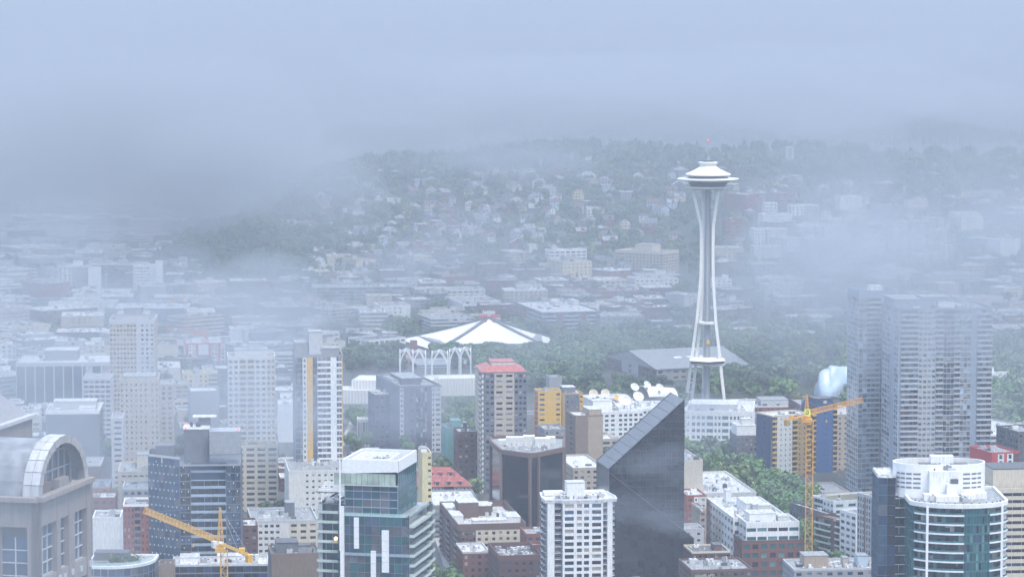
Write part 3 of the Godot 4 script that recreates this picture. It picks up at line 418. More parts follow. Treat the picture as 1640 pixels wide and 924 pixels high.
	low(0, "few", -461.6, -3418.0, 29.2, 46.4, 9.0, 6, "slate", "roofwhite", 1)
	low(0, "few", -377.2, -3262.5, 32.9, 41.6, 8.3, 40, "darkbrick", "roofwhite", 14)
	low(0, "few", -390.8, -2972.9, 56.1, 34.8, 6.3, 4, "brick", "roofwhite", 1)
	low(0, "band", -506.7, -3163.4, 35.8, 41.8, 11.9, 41, "white", "roofwhite", 3)
	low(0, "band", -391.5, -3123.7, 26.7, 36.7, 8.1, 3, "white", "roofwhite", 15)
	low(0, "band", -507.5, -3039.6, 45.7, 53.1, 7.8, 39, "white", "roofwhite", 3)
	low(0, "few", -334.5, -3167.1, 39.2, 53.7, 9.3, 3, "brick", "roofgrey", 16)
	low(0, "band", -397.7, -3191.4, 65.0, 49.5, 11.4, 4, "grey", "roofwhite", 14)
	low(0, "few", -549.2, -3255.4, 57.8, 49.8, 10.8, 4, "lightgrey", "roofgrey", 3)
	low(0, "few", -562.6, -3388.8, 43.5, 23.1, 8.8, 42, "brown", "roofgrey", 3)
	low(0, "apt", -366.1, -3354.2, 33.2, 36.0, 6.1, 40, "darkbrick", "roofwhite", 14)
	low(0, "few", -559.5, -3321.1, 42.9, 54.7, 11.9, 3, "slate", "roofwhite", 3)
	low(0, "apt", -439.4, -3341.6, 37.7, 28.1, 8.0, 6, "brick", "roofgrey", 1)
	low(0, "few", -462.8, -3217.1, 29.0, 46.1, 8.4, 41, "beige", "roofgrey", 3)
	low(0, "few", -574.3, -3440.1, 35.3, 35.5, 9.1, 5, "brown", "roofdark", 3)
	low(0, "apt", -431.7, -3290.9, 26.6, 24.2, 8.1, 5, "lightgrey", "roofwhite", 1)
	low(0, "apt", -426.8, -3096.4, 31.4, 33.8, 12.1, 39, "grey", "roofgrey", 1)
	low(0, "apt", -372.7, -3467.1, 42.2, 38.1, 11.9, 3, "cream", "roofdark", 17)
	low(0, "few", -522.3, -3380.2, 27.5, 30.4, 8.1, 41, "brown", "roofwhite", 3)
	low(0, "few", -458.8, -3078.4, 26.8, 23.1, 8.5, 6, "beige", "roofwhite", 3)
	low(0, "few", -311.0, -2956.5, 37.2, 29.6, 9.7, 42, "grey", "roofgrey", 18)
	low(0, "apt", -453.4, -3491.5, 40.3, 54.9, 9.3, 2, "cream", "roofgrey", 1)
	low(0, "few", -366.7, -3409.2, 43.6, 51.4, 6.6, 38, "slate", "roofwhite", 17)
	low(0, "band", -328.1, -3110.5, 30.8, 47.4, 12.5, 42, "lightgrey", "roofdark", 16)
	low(0, "apt", -498.8, -2947.1, 43.4, 37.7, 7.4, 2, "brown", "roofgrey", 3)
	low(0, "few", -492.1, -3097.6, 26.1, 36.6, 12.5, 2, "beige", "roofwhite", 3)
	low(0, "few", -483.1, -3292.0, 35.2, 26.2, 6.1, 38, "grey", "roofwhite", 3)
	low(0, "band", -500.8, -3441.6, 41.1, 22.8, 10.3, 5, "cream", "roofwhite", 3)
	low(0, "apt", -320.6, -3054.7, 35.7, 41.6, 10.9, 4, "brown", "roofwhite", 18)
	low(0, "apt", -441.7, -3144.7, 41.6, 38.8, 13.0, 38, "offwhite", "roofgrey", 1)
	low(0, "band", -342.3, -3296.8, 29.0, 39.1, 7.2, 2, "slate", "roofwhite", 16)
	low(0, "few", -391.1, -3307.9, 33.1, 28.6, 6.8, 38, "white", "roofwhite", 14)
	low(0, "few", -413.2, -3433.8, 33.1, 24.0, 10.0, 39, "grey", "roofwhite", 14)
	low(0, "apt", -374.9, -3080.3, 28.0, 43.1, 12.8, 39, "darkbrick", "roofdark", 15)
	low(0, "apt", -428.3, -3393.7, 26.4, 21.5, 10.2, 5, "lightgrey", "roofdark", 14)
	low(0, "apt", -537.0, -3421.7, 33.7, 21.0, 7.2, 40, "brick", "roofwhite", 3)
	low(0, "band", -521.5, -3943.2, 88.8, 57.0, 10.8, 4, "grey", "roofwhite", 1)
	low(0, "band", -655.6, -4202.3, 30.8, 35.8, 12.2, 38, "offwhite", "roofwhite", 3)
	low(0, "few", -487.9, -4137.9, 80.2, 36.3, 6.6, 39, "lightgrey", "roofwhite", 14)
	low(0, "band", -474.6, -3737.9, 55.1, 32.5, 9.3, 41, "offwhite", "roofdark", 1)
	low(1, "band", -588.9, -3721.6, 50.5, 48.5, 11.7, 40, "slate", "roofgrey", 3)
	low(2, "band", -691.8, -4105.5, 64.0, 37.3, 11.4, 41, "slate", "roofgrey", 3)
	low(0, "few", -427.2, -3993.5, 61.0, 26.2, 6.7, 39, "slate", "roofgrey", 17)
	low(1, "band", -517.8, -4068.8, 66.4, 41.6, 11.8, 40, "lightgrey", "roofwhite", 1)
	low(2, "few", -540.9, -4210.4, 76.1, 67.8, 11.5, 41, "lightgrey", "roofwhite", 1)
	low(0, "few", -611.2, -4023.3, 55.1, 54.1, 7.1, 40, "grey", "roofwhite", 3)
	low(0, "band", -558.3, -3606.2, 74.8, 60.2, 7.5, 40, "offwhite", "roofdark", 3)
	low(0, "few", -583.2, -3850.3, 68.3, 36.4, 11.5, 39, "grey", "roofgrey", 3)
	low(0, "band", -440.4, -3686.9, 31.9, 40.1, 9.0, 42, "offwhite", "roofwhite", 14)
	low(0, "few", -394.1, -3795.9, 35.1, 54.8, 9.1, 40, "lightgrey", "roofdark", 16)
	low(0, "band", -412.5, -3611.0, 61.2, 24.6, 13.6, 41, "offwhite", "roofdark", 14)
	low(0, "few", -434.9, -3858.5, 69.6, 42.2, 13.8, 4, "offwhite", "roofwhite", 14)
	low(0, "few", -616.0, -3648.0, 52.0, 36.5, 12.0, 2, "lightgrey", "roofwhite", 3)
	low(0, "band", -589.0, -3918.5, 35.1, 45.6, 6.0, 2, "offwhite", "roofgrey", 3)
	low(0, "band", -475.9, -3581.8, 33.9, 57.5, 12.2, 2, "slate", "roofdark", 1)
	low(0, "few", -682.7, -4165.4, 34.9, 27.7, 7.9, 39, "slate", "roofwhite", 3)
	low(0, "few", -659.6, -3932.0, 62.7, 31.1, 11.9, 3, "lightgrey", "roofdark", 3)
	low(0, "band", -442.0, -4216.6, 53.9, 62.9, 12.2, 39, "slate", "roofgrey", 16)
	low(0, "few", -715.2, -4247.6, 67.5, 54.9, 10.3, 2, "slate", "roofdark", 3)
	low(0, "band", -485.4, -4015.5, 51.8, 32.0, 7.7, 2, "slate", "roofwhite", 14)
	low(0, "band", -393.8, -3676.8, 46.3, 28.2, 9.6, 40, "grey", "roofgrey", 17)
	low(0, "few", -538.3, -3775.7, 32.3, 48.6, 11.6, 41, "offwhite", "roofdark", 1)
	low(0, "few", -185.6, -2823.6, 23.1, 21.4, 7.9, 6, "cream", "roofdark", 7)
	low(1, "few", -149.9, -2510.3, 25.3, 19.3, 9.3, 42, "offwhite", "roofdark", 19)
	low(2, "wide", -126.5, -2594.4, 22.1, 24.1, 9.4, 5, "offwhite", "roofdark", 19)
	low(0, "band", -140.4, -2767.6, 24.8, 27.7, 7.4, 6, "darkbrick", "roofwhite", 19)
	low(0, "few", -204.5, -2785.8, 25.6, 18.0, 14.5, 9, "darkbrick", "roofwhite", 7)
	low(0, "band", -111.5, -2555.8, 28.4, 21.6, 11.7, 40, "brown", "roofwhite", 20)
	low(0, "few", -119.4, -2795.4, 22.4, 18.6, 14.8, 8, "beige", "roofwhite", 20)
	low(0, "band", -120.3, -2704.5, 23.9, 36.4, 12.9, 5, "offwhite", "roofwhite", 20)
	low(0, "wide", -182.2, -2614.5, 29.8, 22.6, 12.2, 4, "brown", "roofwhite", 4)
	low(1, "few", -171.0, -2679.2, 24.0, 39.1, 8.4, 8, "cream", "roofwhite", 19)
	low(2, "wide", -193.1, -3042.3, 30.7, 24.5, 7.8, 9, "cream", "roofwhite", 19)
	low(0, "wide", -159.8, -2577.9, 29.7, 18.3, 9.5, 39, "white", "roofwhite", 19)
	low(0, "wide", -164.4, -2794.1, 25.9, 28.6, 7.6, 11, "grey", "roofgrey", 19)
	low(0, "wide", -202.3, -2856.4, 22.1, 26.0, 10.4, 39, "slate", "roofwhite", 7)
	low(0, "wide", -108.5, -2508.6, 36.8, 27.8, 12.5, 39, "white", "roofdark", 20)
	low(0, "few", -180.6, -2541.6, 32.1, 26.4, 7.7, 4, "offwhite", "roofdark", 4)
	low(0, "apt", -182.1, -2481.9, 28.5, 22.4, 12.2, 6, "brick", "roofgrey", 4)
	low(0, "few", -105.6, -2746.9, 27.3, 34.0, 13.0, 12, "white", "roofgrey", 20)
	low(0, "band", -114.8, -2828.9, 35.2, 21.9, 10.1, 11, "darkbrick", "roofwhite", 20)
	low(0, "band", -156.1, -2714.3, 28.2, 25.4, 14.2, 41, "beige", "roofgrey", 19)
	low(0, "wide", 137.9, -2987.4, 42.0, 26.8, 9.2, 8, "slate", "roofgrey", 21)
	low(0, "wide", 83.4, -2949.9, 41.7, 31.9, 8.3, 14, "cream", "roofwhite", 22)
	low(0, "wide", -44.5, -2851.3, 36.0, 28.8, 12.7, 10, "offwhite", "roofgrey", 23)
	low(0, "apt", 132.0, -2937.9, 42.0, 29.2, 11.1, 13, "offwhite", "roofgrey", 24)
	low(0, "apt", 97.8, -2789.6, 25.7, 20.6, 10.1, 41, "beige", "roofwhite", 24)
	low(0, "wide", 94.8, -2855.9, 41.8, 18.1, 9.2, 8, "brick", "roofdark", 25)
	low(0, "few", -10.0, -2898.2, 30.0, 18.6, 14.0, 8, "darkbrick", "roofwhite", 26)
	low(0, "wide", 39.2, -2801.6, 22.2, 24.7, 7.9, 39, "white", "roofwhite", 27)
	low(0, "wide", 107.8, -2753.4, 20.5, 15.4, 13.5, 40, "brown", "roofwhite", 24)
	low(0, "few", -14.1, -2964.6, 39.3, 32.4, 7.2, 40, "brick", "roofgrey", 23)
	low(0, "few", 123.4, -2817.9, 24.9, 29.5, 8.7, 6, "darkbrick", "roofwhite", 24)
	low(0, "wide", -63.2, -2711.4, 29.6, 30.1, 11.0, 9, "cream", "roofgrey", 28)
	low(1, "apt", 103.5, -2702.0, 19.3, 22.8, 13.1, 42, "darkbrick", "roofwhite", 24)
	low(2, "apt", 125.5, -2729.9, 26.6, 27.0, 13.2, 14, "darkbrick", "roofwhite", 24)
	low(0, "wide", 44.7, -2893.7, 23.3, 28.4, 9.3, 39, "darkbrick", "roofwhite", 27)
	low(0, "apt", -75.9, -2874.9, 27.8, 15.1, 10.1, 7, "offwhite", "roofwhite", 28)
	low(0, "wide", 36.5, -2939.0, 27.0, 26.4, 9.5, 13, "grey", "roofwhite", 29)
	low(0, "apt", 11.4, -2835.2, 39.3, 22.5, 13.5, 7, "beige", "roofwhite", 26)
	low(0, "wide", 63.8, -2837.6, 24.9, 24.4, 7.4, 40, "darkbrick", "roofgrey", 27)
	low(0, "apt", 76.1, -2763.5, 27.2, 28.2, 9.8, 15, "white", "roofgrey", 22)
	low(0, "wide", -41.8, -2918.6, 18.3, 24.2, 9.3, 14, "darkbrick", "roofdark", 23)
	low(0, "apt", 97.3, -2892.2, 26.0, 22.5, 7.8, 9, "brick", "roofdark", 25)
	low(0, "apt", -98.2, -2969.1, 39.7, 26.1, 8.3, 41, "lightgrey", "roofdark", 28)
	low(0, "wide", -58.7, -2990.8, 20.5, 32.2, 10.4, 38, "darkbrick", "roofdark", 28)
	low(0, "apt", 95.4, -2998.4, 26.4, 25.7, 9.9, 39, "brick", "roofwhite", 25)
	low(1, "wide", -88.0, -2783.8, 26.4, 28.4, 13.1, 14, "grey", "roofwhite", 28)
	low(2, "wide", -74.7, -2918.2, 24.0, 30.6, 11.2, 7, "grey", "roofwhite", 28)
	low(0, "few", 132.1, -2900.2, 18.2, 28.4, 7.8, 12, "offwhite", "roofwhite", 24)
	low(0, "apt", -13.3, -2746.2, 31.6, 23.7, 13.0, 10, "darkbrick", "roofwhite", 30)
	low(0, "apt", 15.3, -2874.2, 19.3, 22.7, 13.2, 15, "white", "roofdark", 26)
	low(0, "apt", 54.1, -2865.1, 23.7, 14.8, 8.7, 15, "beige", "roofgrey", 27)
	low(0, "apt", 26.4, -2769.0, 32.7, 15.5, 8.2, 39, "cream", "roofwhite", 31)
	low(0, "wide", -56.5, -2747.7, 28.3, 17.1, 9.0, 9, "beige", "roofdark", 28)
	low(0, "apt", -71.8, -2832.4, 20.4, 17.2, 11.8, 40, "slate", "roofdark", 28)
	low(0, "wide", 127.6, -2668.7, 22.6, 18.8, 8.9, 12, "slate", "roofwhite", 24)
	low(0, "wide", 91.4, -2734.1, 23.6, 18.1, 12.5, 40, "darkbrick", "roofwhite", 25)
	low(0, "apt", -54.2, -2946.7, 29.0, 20.6, 13.1, 14, "brick", "roofgrey", 28)
	low(0, "wide", 45.2, -2974.1, 18.4, 22.3, 8.3, 10, "brick", "roofgrey", 29)
	low(0, "few", 119.3, -2876.0, 18.8, 19.1, 10.7, 13, "cream", "roofdark", 24)
	low(0, "apt", -29.5, -2708.4, 18.7, 15.6, 8.6, 9, "beige", "roofwhite", 30)
	low(0, "wide", 131.0, -2850.1, 26.5, 18.4, 13.8, 10, "darkbrick", "roofwhite", 24)
	low(0, "apt", 4.6, -2931.1, 20.4, 28.4, 7.6, 39, "grey", "roofwhite", 26)
	low(0, "apt", -8.7, -2660.0, 27.2, 16.9, 8.6, 16, "brown", "roofgrey", 30)
	low(0, "wide", 66.2, -2915.2, 22.8, 16.8, 10.6, 13, "darkbrick", "roofwhite", 29)
	low(1, "few", -57.3, -3067.6, 20.6, 20.9, 7.8, 8, "darkbrick", "roofwhite", 28)
	low(2, "apt", -81.9, -3127.0, 23.5, 17.9, 8.6, 10, "darkbrick", "roofwhite", 28)
	low(0, "few", -91.8, -3180.7, 19.7, 19.0, 8.2, 9, "brick", "roofwhite", 28)
	low(0, "apt", -115.6, -3015.0, 25.6, 25.7, 11.3, 6, "brown", "roofwhite", 20)
	low(0, "wide", -207.4, -2986.9, 18.4, 25.2, 9.2, 30, "lightgrey", "roofgrey", 32)
	low(0, "few", -154.9, -3183.8, 25.0, 17.8, 8.8, 30, "beige", "roofwhite", 19)
	low(0, "apt", -98.1, -3152.4, 24.6, 17.7, 7.2, 8, "slate", "roofwhite", 28)
	low(0, "few", -177.7, -2963.4, 16.9, 18.9, 7.3, 32, "lightgrey", "roofwhite", 19)
	low(1, "few", -64.5, -3036.6, 17.8, 26.3, 9.8, 30, "brown", "roofdark", 28)
	low(2, "few", -53.7, -3166.0, 21.9, 18.1, 8.0, 8, "brown", "roofdark", 28)
	low(0, "apt", -156.2, -2996.7, 17.5, 16.1, 7.8, 31, "white", "roofwhite", 19)
	low(0, "few", -149.8, -2946.2, 31.7, 18.0, 7.8, 6, "lightgrey", "roofdark", 19)
	low(0, "apt", -94.0, -3101.2, 19.9, 22.0, 11.1, 31, "cream", "roofwhite", 28)
	low(0, "apt", -217.1, -2947.2, 27.0, 22.5, 9.5, 29, "darkbrick", "roofwhite", 32)
	low(0, "apt", -54.4, -3107.4, 24.0, 20.4, 8.3, 31, "slate", "roofgrey", 28)
	low(0, "few", -172.5, -3122.3, 24.9, 19.1, 9.1, 6, "cream", "roofwhite", 19)
	low(0, "few", -150.4, -3080.2, 22.9, 28.6, 11.4, 32, "cream", "roofdark", 19)
	low(0, "few", -80.3, -3056.7, 17.6, 18.0, 10.3, 29, "slate", "roofwhite", 28)
	low(0, "wide", -129.8, -3128.7, 28.0, 14.9, 8.1, 8, "grey", "roofwhite", 20)
	low(0, "few", -208.8, -3169.7, 30.2, 13.6, 7.9, 29, "brick", "roofgrey", 32)
	low(0, "wide", -158.5, -3027.0, 31.1, 26.7, 7.4, 30, "beige", "roofgrey", 19)
	low(0, "few", -110.0, -3046.8, 26.6, 13.9, 8.6, 32, "slate", "roofdark", 33)
	low(0, "apt", -228.5, -3124.8, 17.7, 18.4, 10.9, 8, "darkbrick", "roofgrey", 32)
	low(0, "apt", -189.7, -3075.9, 28.9, 17.1, 7.3, 7, "offwhite", "roofwhite", 19)
	low(0, "apt", -229.5, -3070.1, 27.5, 20.0, 9.1, 8, "cream", "roofdark", 32)
	low(0, "few", 370.2, -2743.5, 27.0, 26.8, 13.1, 7, "cream", "roofwhite", 34)
	low(0, "few", 408.2, -2992.1, 28.5, 23.1, 7.8, 15, "lightgrey", "roofwhite", 34)
	low(0, "few", 337.9, -2881.8, 21.1, 15.9, 8.6, 40, "beige", "roofgrey", 35)
	low(0, "apt", 256.2, -2692.8, 36.5, 25.4, 10.0, 14, "lightgrey", "roofwhite", 36)
	low(1, "few", 399.0, -2881.5, 19.0, 26.0, 13.6, 8, "beige", "roofwhite", 37)
	low(2, "wide", 441.2, -3011.4, 24.1, 13.8, 16.6, 15, "beige", "roofwhite", 37)
	low(0, "apt", 339.2, -2749.7, 23.5, 18.0, 9.9, 14, "slate", "roofwhite", 34)
	low(0, "wide", 191.9, -2764.9, 39.0, 20.6, 7.1, 40, "darkbrick", "roofgrey", 38)
	low(0, "apt", 194.5, -2931.8, 19.1, 20.4, 11.1, 7, "white", "roofdark", 38)
	low(0, "wide", 480.4, -2907.5, 20.6, 30.0, 13.8, 14, "lightgrey", "roofwhite", 39)
	low(0, "apt", 255.6, -2978.0, 21.3, 24.8, 8.5, 12, "offwhite", "roofdark", 40)
	low(0, "wide", 441.2, -2807.7, 37.4, 17.5, 7.6, 8, "darkbrick", "roofdark", 39)
	low(0, "wide", 307.7, -2980.7, 20.3, 28.2, 13.5, 14, "brown", "roofwhite", 35)
	low(0, "wide", 184.4, -2844.0, 23.9, 30.2, 7.8, 41, "grey", "roofdark", 38)
	low(1, "apt", 247.4, -2875.5, 36.7, 15.8, 13.5, 15, "offwhite", "roofwhite", 40)
	low(2, "few", 277.4, -3312.9, 30.6, 24.1, 13.7, 9, "offwhite", "roofwhite", 40)
	low(0, "few", 153.1, -2806.9, 18.8, 25.7, 13.4, 39, "lightgrey", "roofwhite", 38)
	low(0, "apt", 494.3, -2978.4, 37.9, 24.1, 14.5, 8, "grey", "roofwhite", 39)
	low(0, "few", 358.6, -2988.7, 38.3, 25.3, 14.6, 38, "offwhite", "roofwhite", 34)
	low(0, "few", 311.3, -2840.0, 31.7, 29.3, 11.4, 38, "grey", "roofdark", 35)
	low(0, "apt", 349.6, -2943.6, 18.7, 26.3, 11.0, 8, "offwhite", "roofwhite", 34)
	low(0, "apt", 310.7, -2787.1, 20.9, 23.8, 9.1, 7, "beige", "roofwhite", 35)
	low(0, "apt", 243.1, -2578.6, 18.8, 29.7, 9.0, 13, "beige", "roofwhite", 36)
	low(0, "wide", 202.7, -2884.7, 29.9, 27.7, 7.6, 42, "darkbrick", "roofgrey", 41)
	low(0, "few", 288.4, -2880.8, 21.5, 30.1, 14.9, 41, "slate", "roofwhite", 42)
	low(0, "apt", 416.5, -2948.5, 39.4, 25.4, 14.8, 8, "lightgrey", "roofgrey", 37)
	low(0, "apt", 294.9, -2587.7, 18.7, 14.8, 8.7, 8, "brown", "roofgrey", 43)
	low(0, "wide", 272.4, -2737.4, 38.0, 26.0, 9.4, 14, "grey", "roofgrey", 42)
	low(0, "few", 407.8, -2781.2, 33.4, 18.0, 14.9, 14, "cream", "roofwhite", 37)
	low(0, "apt", 431.3, -2673.5, 36.1, 18.5, 9.7, 14, "darkbrick", "roofwhite", 39)
	low(0, "few", 441.5, -2770.8, 23.5, 19.4, 11.8, 39, "beige", "roofwhite", 39)
	low(0, "few", 453.0, -2866.2, 25.5, 17.2, 12.1, 39, "cream", "roofwhite", 39)
	low(0, "wide", 194.7, -2805.1, 18.7, 27.0, 8.4, 16, "lightgrey", "roofdark", 38)
	low(0, "few", 367.7, -2820.6, 37.9, 22.2, 13.1, 40, "grey", "roofgrey", 34)
	low(0, "wide", 349.6, -2685.3, 18.5, 15.7, 9.3, 39, "grey", "roofwhite", 34)
	low(0, "apt", 302.9, -2649.0, 37.4, 16.3, 13.4, 41, "white", "roofwhite", 43)
	low(0, "wide", 255.2, -2805.2, 38.1, 14.5, 12.2, 9, "lightgrey", "roofwhite", 36)
	low(0, "few", 428.8, -2563.5, 18.5, 17.9, 7.9, 8, "white", "roofwhite", 39)
	low(1, "apt", 463.4, -2950.7, 32.7, 30.2, 8.2, 40, "brick", "roofwhite", 39)
	low(2, "apt", 583.9, -3067.1, 34.5, 16.9, 10.2, 8, "brick", "roofwhite", 39)
	low(0, "few", 195.4, -2654.5, 21.9, 27.4, 7.9, 16, "cream", "roofdark", 44)
	low(0, "wide", 355.3, -2573.2, 38.2, 19.5, 7.1, 13, "lightgrey", "roofdark", 37)
	low(0, "few", 374.9, -2645.0, 34.0, 15.5, 9.1, 10, "darkbrick", "roofdark", 37)
	low(0, "few", 364.0, -3395.4, 23.8, 25.3, 19.1, 9, "white", "roofwhite", 35)
	low(0, "wide", 325.8, -3038.3, 32.9, 20.1, 19.5, 9, "beige", "roofwhite", 35)
	low(0, "wide", 416.7, -3495.5, 29.6, 28.6, 17.5, 13, "darkbrick", "roofwhite", 45)
	low(0, "balc", 329.9, -3208.5, 22.8, 14.7, 19.8, 7, "offwhite", "roofwhite", 35)
	low(0, "wide", 394.9, -3239.1, 18.9, 20.3, 13.2, 10, "slate", "roofdark", 46)
	low(0, "balc", 435.8, -3271.8, 24.8, 18.3, 18.5, 16, "beige", "roofgrey", 46)
	low(0, "balc", 277.7, -3251.2, 30.7, 15.4, 17.3, 39, "darkbrick", "roofwhite", 40)
	low(0, "apt", 482.7, -3345.4, 28.8, 23.8, 9.7, 10, "offwhite", "roofgrey", 37)
	low(0, "wide", 462.7, -3080.1, 26.0, 17.3, 10.8, 15, "slate", "roofwhite", 37)
	low(0, "few", 491.8, -3130.8, 30.1, 16.5, 19.3, 41, "offwhite", "roofwhite", 39)
	low(0, "balc", 313.6, -3269.7, 31.4, 26.7, 9.6, 6, "white", "roofwhite", 40)
	low(1, "balc", 407.4, -3092.0, 23.7, 16.8, 14.2, 9, "beige", "roofwhite", 34)
	low(2, "balc", 426.6, -3136.8, 19.2, 24.0, 16.1, 39, "beige", "roofwhite", 34)
	low(0, "wide", 492.0, -3444.0, 35.5, 22.6, 9.4, 39, "darkbrick", "roofwhite", 37)
	low(0, "wide", 292.8, -3418.3, 23.1, 22.7, 18.0, 38, "brick", "roofgrey", 40)
	low(0, "few", 533.6, -3292.7, 31.0, 26.8, 17.1, 39, "brown", "roofdark", 39)
	low(0, "wide", 552.0, -3376.3, 34.2, 27.7, 9.5, 7, "brown", "roofwhite", 39)
	low(0, "apt", 264.4, -3423.5, 20.7, 17.7, 17.3, 15, "grey", "roofwhite", 47)
	low(0, "apt", 399.6, -3355.6, 22.6, 23.2, 13.6, 9, "brown", "roofwhite", 46)
	low(0, "few", 252.3, -3108.5, 28.3, 19.1, 18.1, 7, "lightgrey", "roofwhite", 47)
	low(0, "balc", 476.6, -3182.1, 31.6, 25.7, 12.1, 41, "slate", "roofgrey", 37)
	low(0, "few", 435.6, -3397.2, 18.8, 13.6, 14.9, 16, "cream", "roofgrey", 46)
	low(0, "wide", 369.7, -3215.7, 19.9, 28.4, 10.2, 8, "cream", "roofdark", 35)
	low(1, "few", 358.8, -3156.1, 32.0, 17.8, 13.6, 42, "cream", "roofwhite", 35)
	low(2, "apt", 366.3, -3334.6, 26.0, 28.6, 14.5, 7, "cream", "roofwhite", 35)
	low(0, "wide", 304.0, -3198.4, 20.6, 26.1, 9.3, 40, "grey", "roofwhite", 40)
	low(0, "wide", 377.8, -3023.8, 32.5, 26.4, 9.6, 15, "grey", "roofgrey", 34)
	low(0, "wide", 340.0, -3311.6, 30.1, 17.1, 9.0, 38, "cream", "roofwhite", 35)
	low(0, "apt", 318.2, -3100.8, 18.4, 17.5, 17.3, 39, "brown", "roofdark", 35)
	low(0, "wide", 335.5, -3403.3, 16.7, 24.0, 13.0, 39, "slate", "roofwhite", 40)
	low(0, "few", 479.8, -3285.2, 23.9, 20.1, 16.3, 8, "cream", "roofwhite", 37)
	low(0, "few", 310.7, -3136.1, 33.2, 21.8, 19.7, 7, "brown", "roofwhite", 48)
	low(0, "wide", 275.2, -3164.0, 17.1, 26.8, 16.8, 40, "offwhite", "roofgrey", 40)
	low(0, "wide", 229.7, -3257.7, 19.9, 13.8, 19.8, 14, "brick", "roofgrey", 47)
	low(0, "wide", 557.2, -3464.0, 17.6, 15.0, 13.1, 6, "brick", "roofgrey", 39)
	low(0, "few", 302.1, -3482.2, 19.0, 16.9, 13.4, 9, "darkbrick", "roofwhite", 40)
	low(0, "few", 431.0, -3371.0, 18.7, 26.6, 12.9, 8, "grey", "roofwhite", 46)
	low(0, "few", 208.0, -3056.0, 31.6, 23.2, 12.9, 38, "brown", "roofwhite", 47)
	low(0, "balc", 436.9, -3233.9, 20.2, 15.2, 13.3, 7, "lightgrey", "roofwhite", 46)
	low(0, "few", 529.8, -3492.0, 32.9, 13.6, 8.5, 9, "lightgrey", "roofwhite", 37)
	low(0, "balc", 484.6, -3014.5, 30.0, 16.8, 14.4, 40, "slate", "roofdark", 39)
	low(0, "few", 510.0, -3397.1, 32.0, 25.9, 11.3, 16, "brown", "roofwhite", 37)
	low(0, "apt", -249.6, -2115.8, 34.1, 19.8, 15.6, 6, "lightgrey", "roofwhite", 11)
	low(0, "wide", -224.7, -2143.8, 26.6, 21.6, 9.7, 8, "cream", "roofdark", 10)
	low(0, "wide", -315.3, -1995.6, 25.2, 24.5, 18.7, 9, "cream", "roofwhite", 0)
	low(0, "apt", -182.4, -2082.2, 33.6, 16.4, 12.7, 7, "darkbrick", "roofwhite", 49)
	low(0, "wide", -327.9, -2043.3, 37.2, 17.5, 16.0, 3, "white", "roofwhite", 0)
	low(0, "wide", -300.7, -1964.6, 20.3, 23.9, 9.9, 7, "slate", "roofwhite", 0)
	low(0, "wide", -176.9, -2001.7, 29.8, 30.8, 11.8, 8, "cream", "roofdark", 49)
	low(0, "wide", -241.2, -2203.2, 25.2, 24.4, 13.3, 9, "beige", "roofgrey", 10)
	low(0, "wide", -310.2, -2108.4, 33.2, 16.2, 9.8, 6, "lightgrey", "roofwhite", 2)
	low(0, "apt", -148.5, -2122.7, 37.6, 29.9, 19.3, 7, "grey", "roofwhite", 50)
	low(0, "wide", -203.9, -2018.4, 22.5, 18.5, 8.6, 6, "grey", "roofdark", 10)
	low(0, "wide", -296.2, -2056.8, 21.6, 17.6, 10.8, 6, "grey", "roofwhite", 2)
	low(0, "apt", -165.5, -2043.1, 36.4, 18.7, 9.0, 7, "offwhite", "roofwhite", 51)
	low(0, "few", -143.7, -2083.6, 22.4, 29.3, 19.3, 4, "offwhite", "roofwhite", 50)
	low(0, "wide", -345.0, -2131.4, 23.4, 25.4, 8.6, 4, "brown", "roofwhite", 0)
	low(0, "few", -214.8, -2103.0, 22.7, 18.3, 8.9, 7, "beige", "roofdark", 10)
	low(0, "apt", -188.6, -1723.5, 27.7, 16.0, 9.0, 7, "beige", "roofdark", 52)
	low(0, "apt", -194.2, -1677.9, 26.5, 13.2, 17.9, 9, "cream", "roofgrey", 53)
	low(0, "wide", -225.1, -1945.7, 26.2, 15.1, 12.3, 3, "cream", "roofdark", 53)
	low(0, "wide", -204.0, -1819.3, 22.6, 19.3, 16.9, 10, "brown", "roofdark", 10)
	low(0, "few", -252.8, -1774.5, 24.5, 16.8, 15.4, 4, "grey", "roofwhite", 2)
	low(0, "few", -185.4, -1652.3, 22.2, 19.2, 13.1, 7, "beige", "roofgrey", 54)
	low(0, "few", -193.1, -1781.4, 24.5, 18.3, 17.4, 7, "offwhite", "roofgrey", 10)
	low(0, "few", -265.3, -1814.4, 23.8, 16.1, 8.1, 6, "offwhite", "roofgrey", 2)
	low(0, "apt", -15.6, -1887.2, 14.6, 16.7, 10.8, 11, "grey", "roofwhite", 55)
	low(0, "apt", -82.2, -1606.2, 20.1, 13.6, 11.1, 6, "white", "roofwhite", 56)
	low(0, "apt", -121.3, -1807.0, 27.5, 14.2, 7.7, 8, "darkbrick", "roofwhite", 57)
	low(0, "few", -136.6, -1841.1, 27.5, 12.1, 7.1, 8, "brown", "roofwhite", 51)
	low(0, "apt", -67.0, -1667.9, 16.4, 12.7, 8.0, 10, "slate", "roofdark", 58)
	low(0, "apt", -73.6, -1719.0, 18.9, 15.5, 8.2, 10, "brick", "roofdark", 56)
	low(0, "few", -81.6, -1860.1, 27.6, 11.9, 12.6, 11, "brown", "roofwhite", 59)
	low(0, "few", -72.4, -1639.9, 20.1, 20.2, 12.6, 5, "lightgrey", "roofwhite", 56)
	low(0, "apt", -124.5, -1613.8, 22.7, 14.0, 7.5, 6, "slate", "roofgrey", 51)
	low(0, "apt", -81.6, -1825.5, 22.4, 13.2, 11.7, 11, "offwhite", "roofwhite", 59)
	low(0, "apt", -129.9, -1872.2, 26.3, 17.2, 7.1, 6, "brick", "roofgrey", 57)
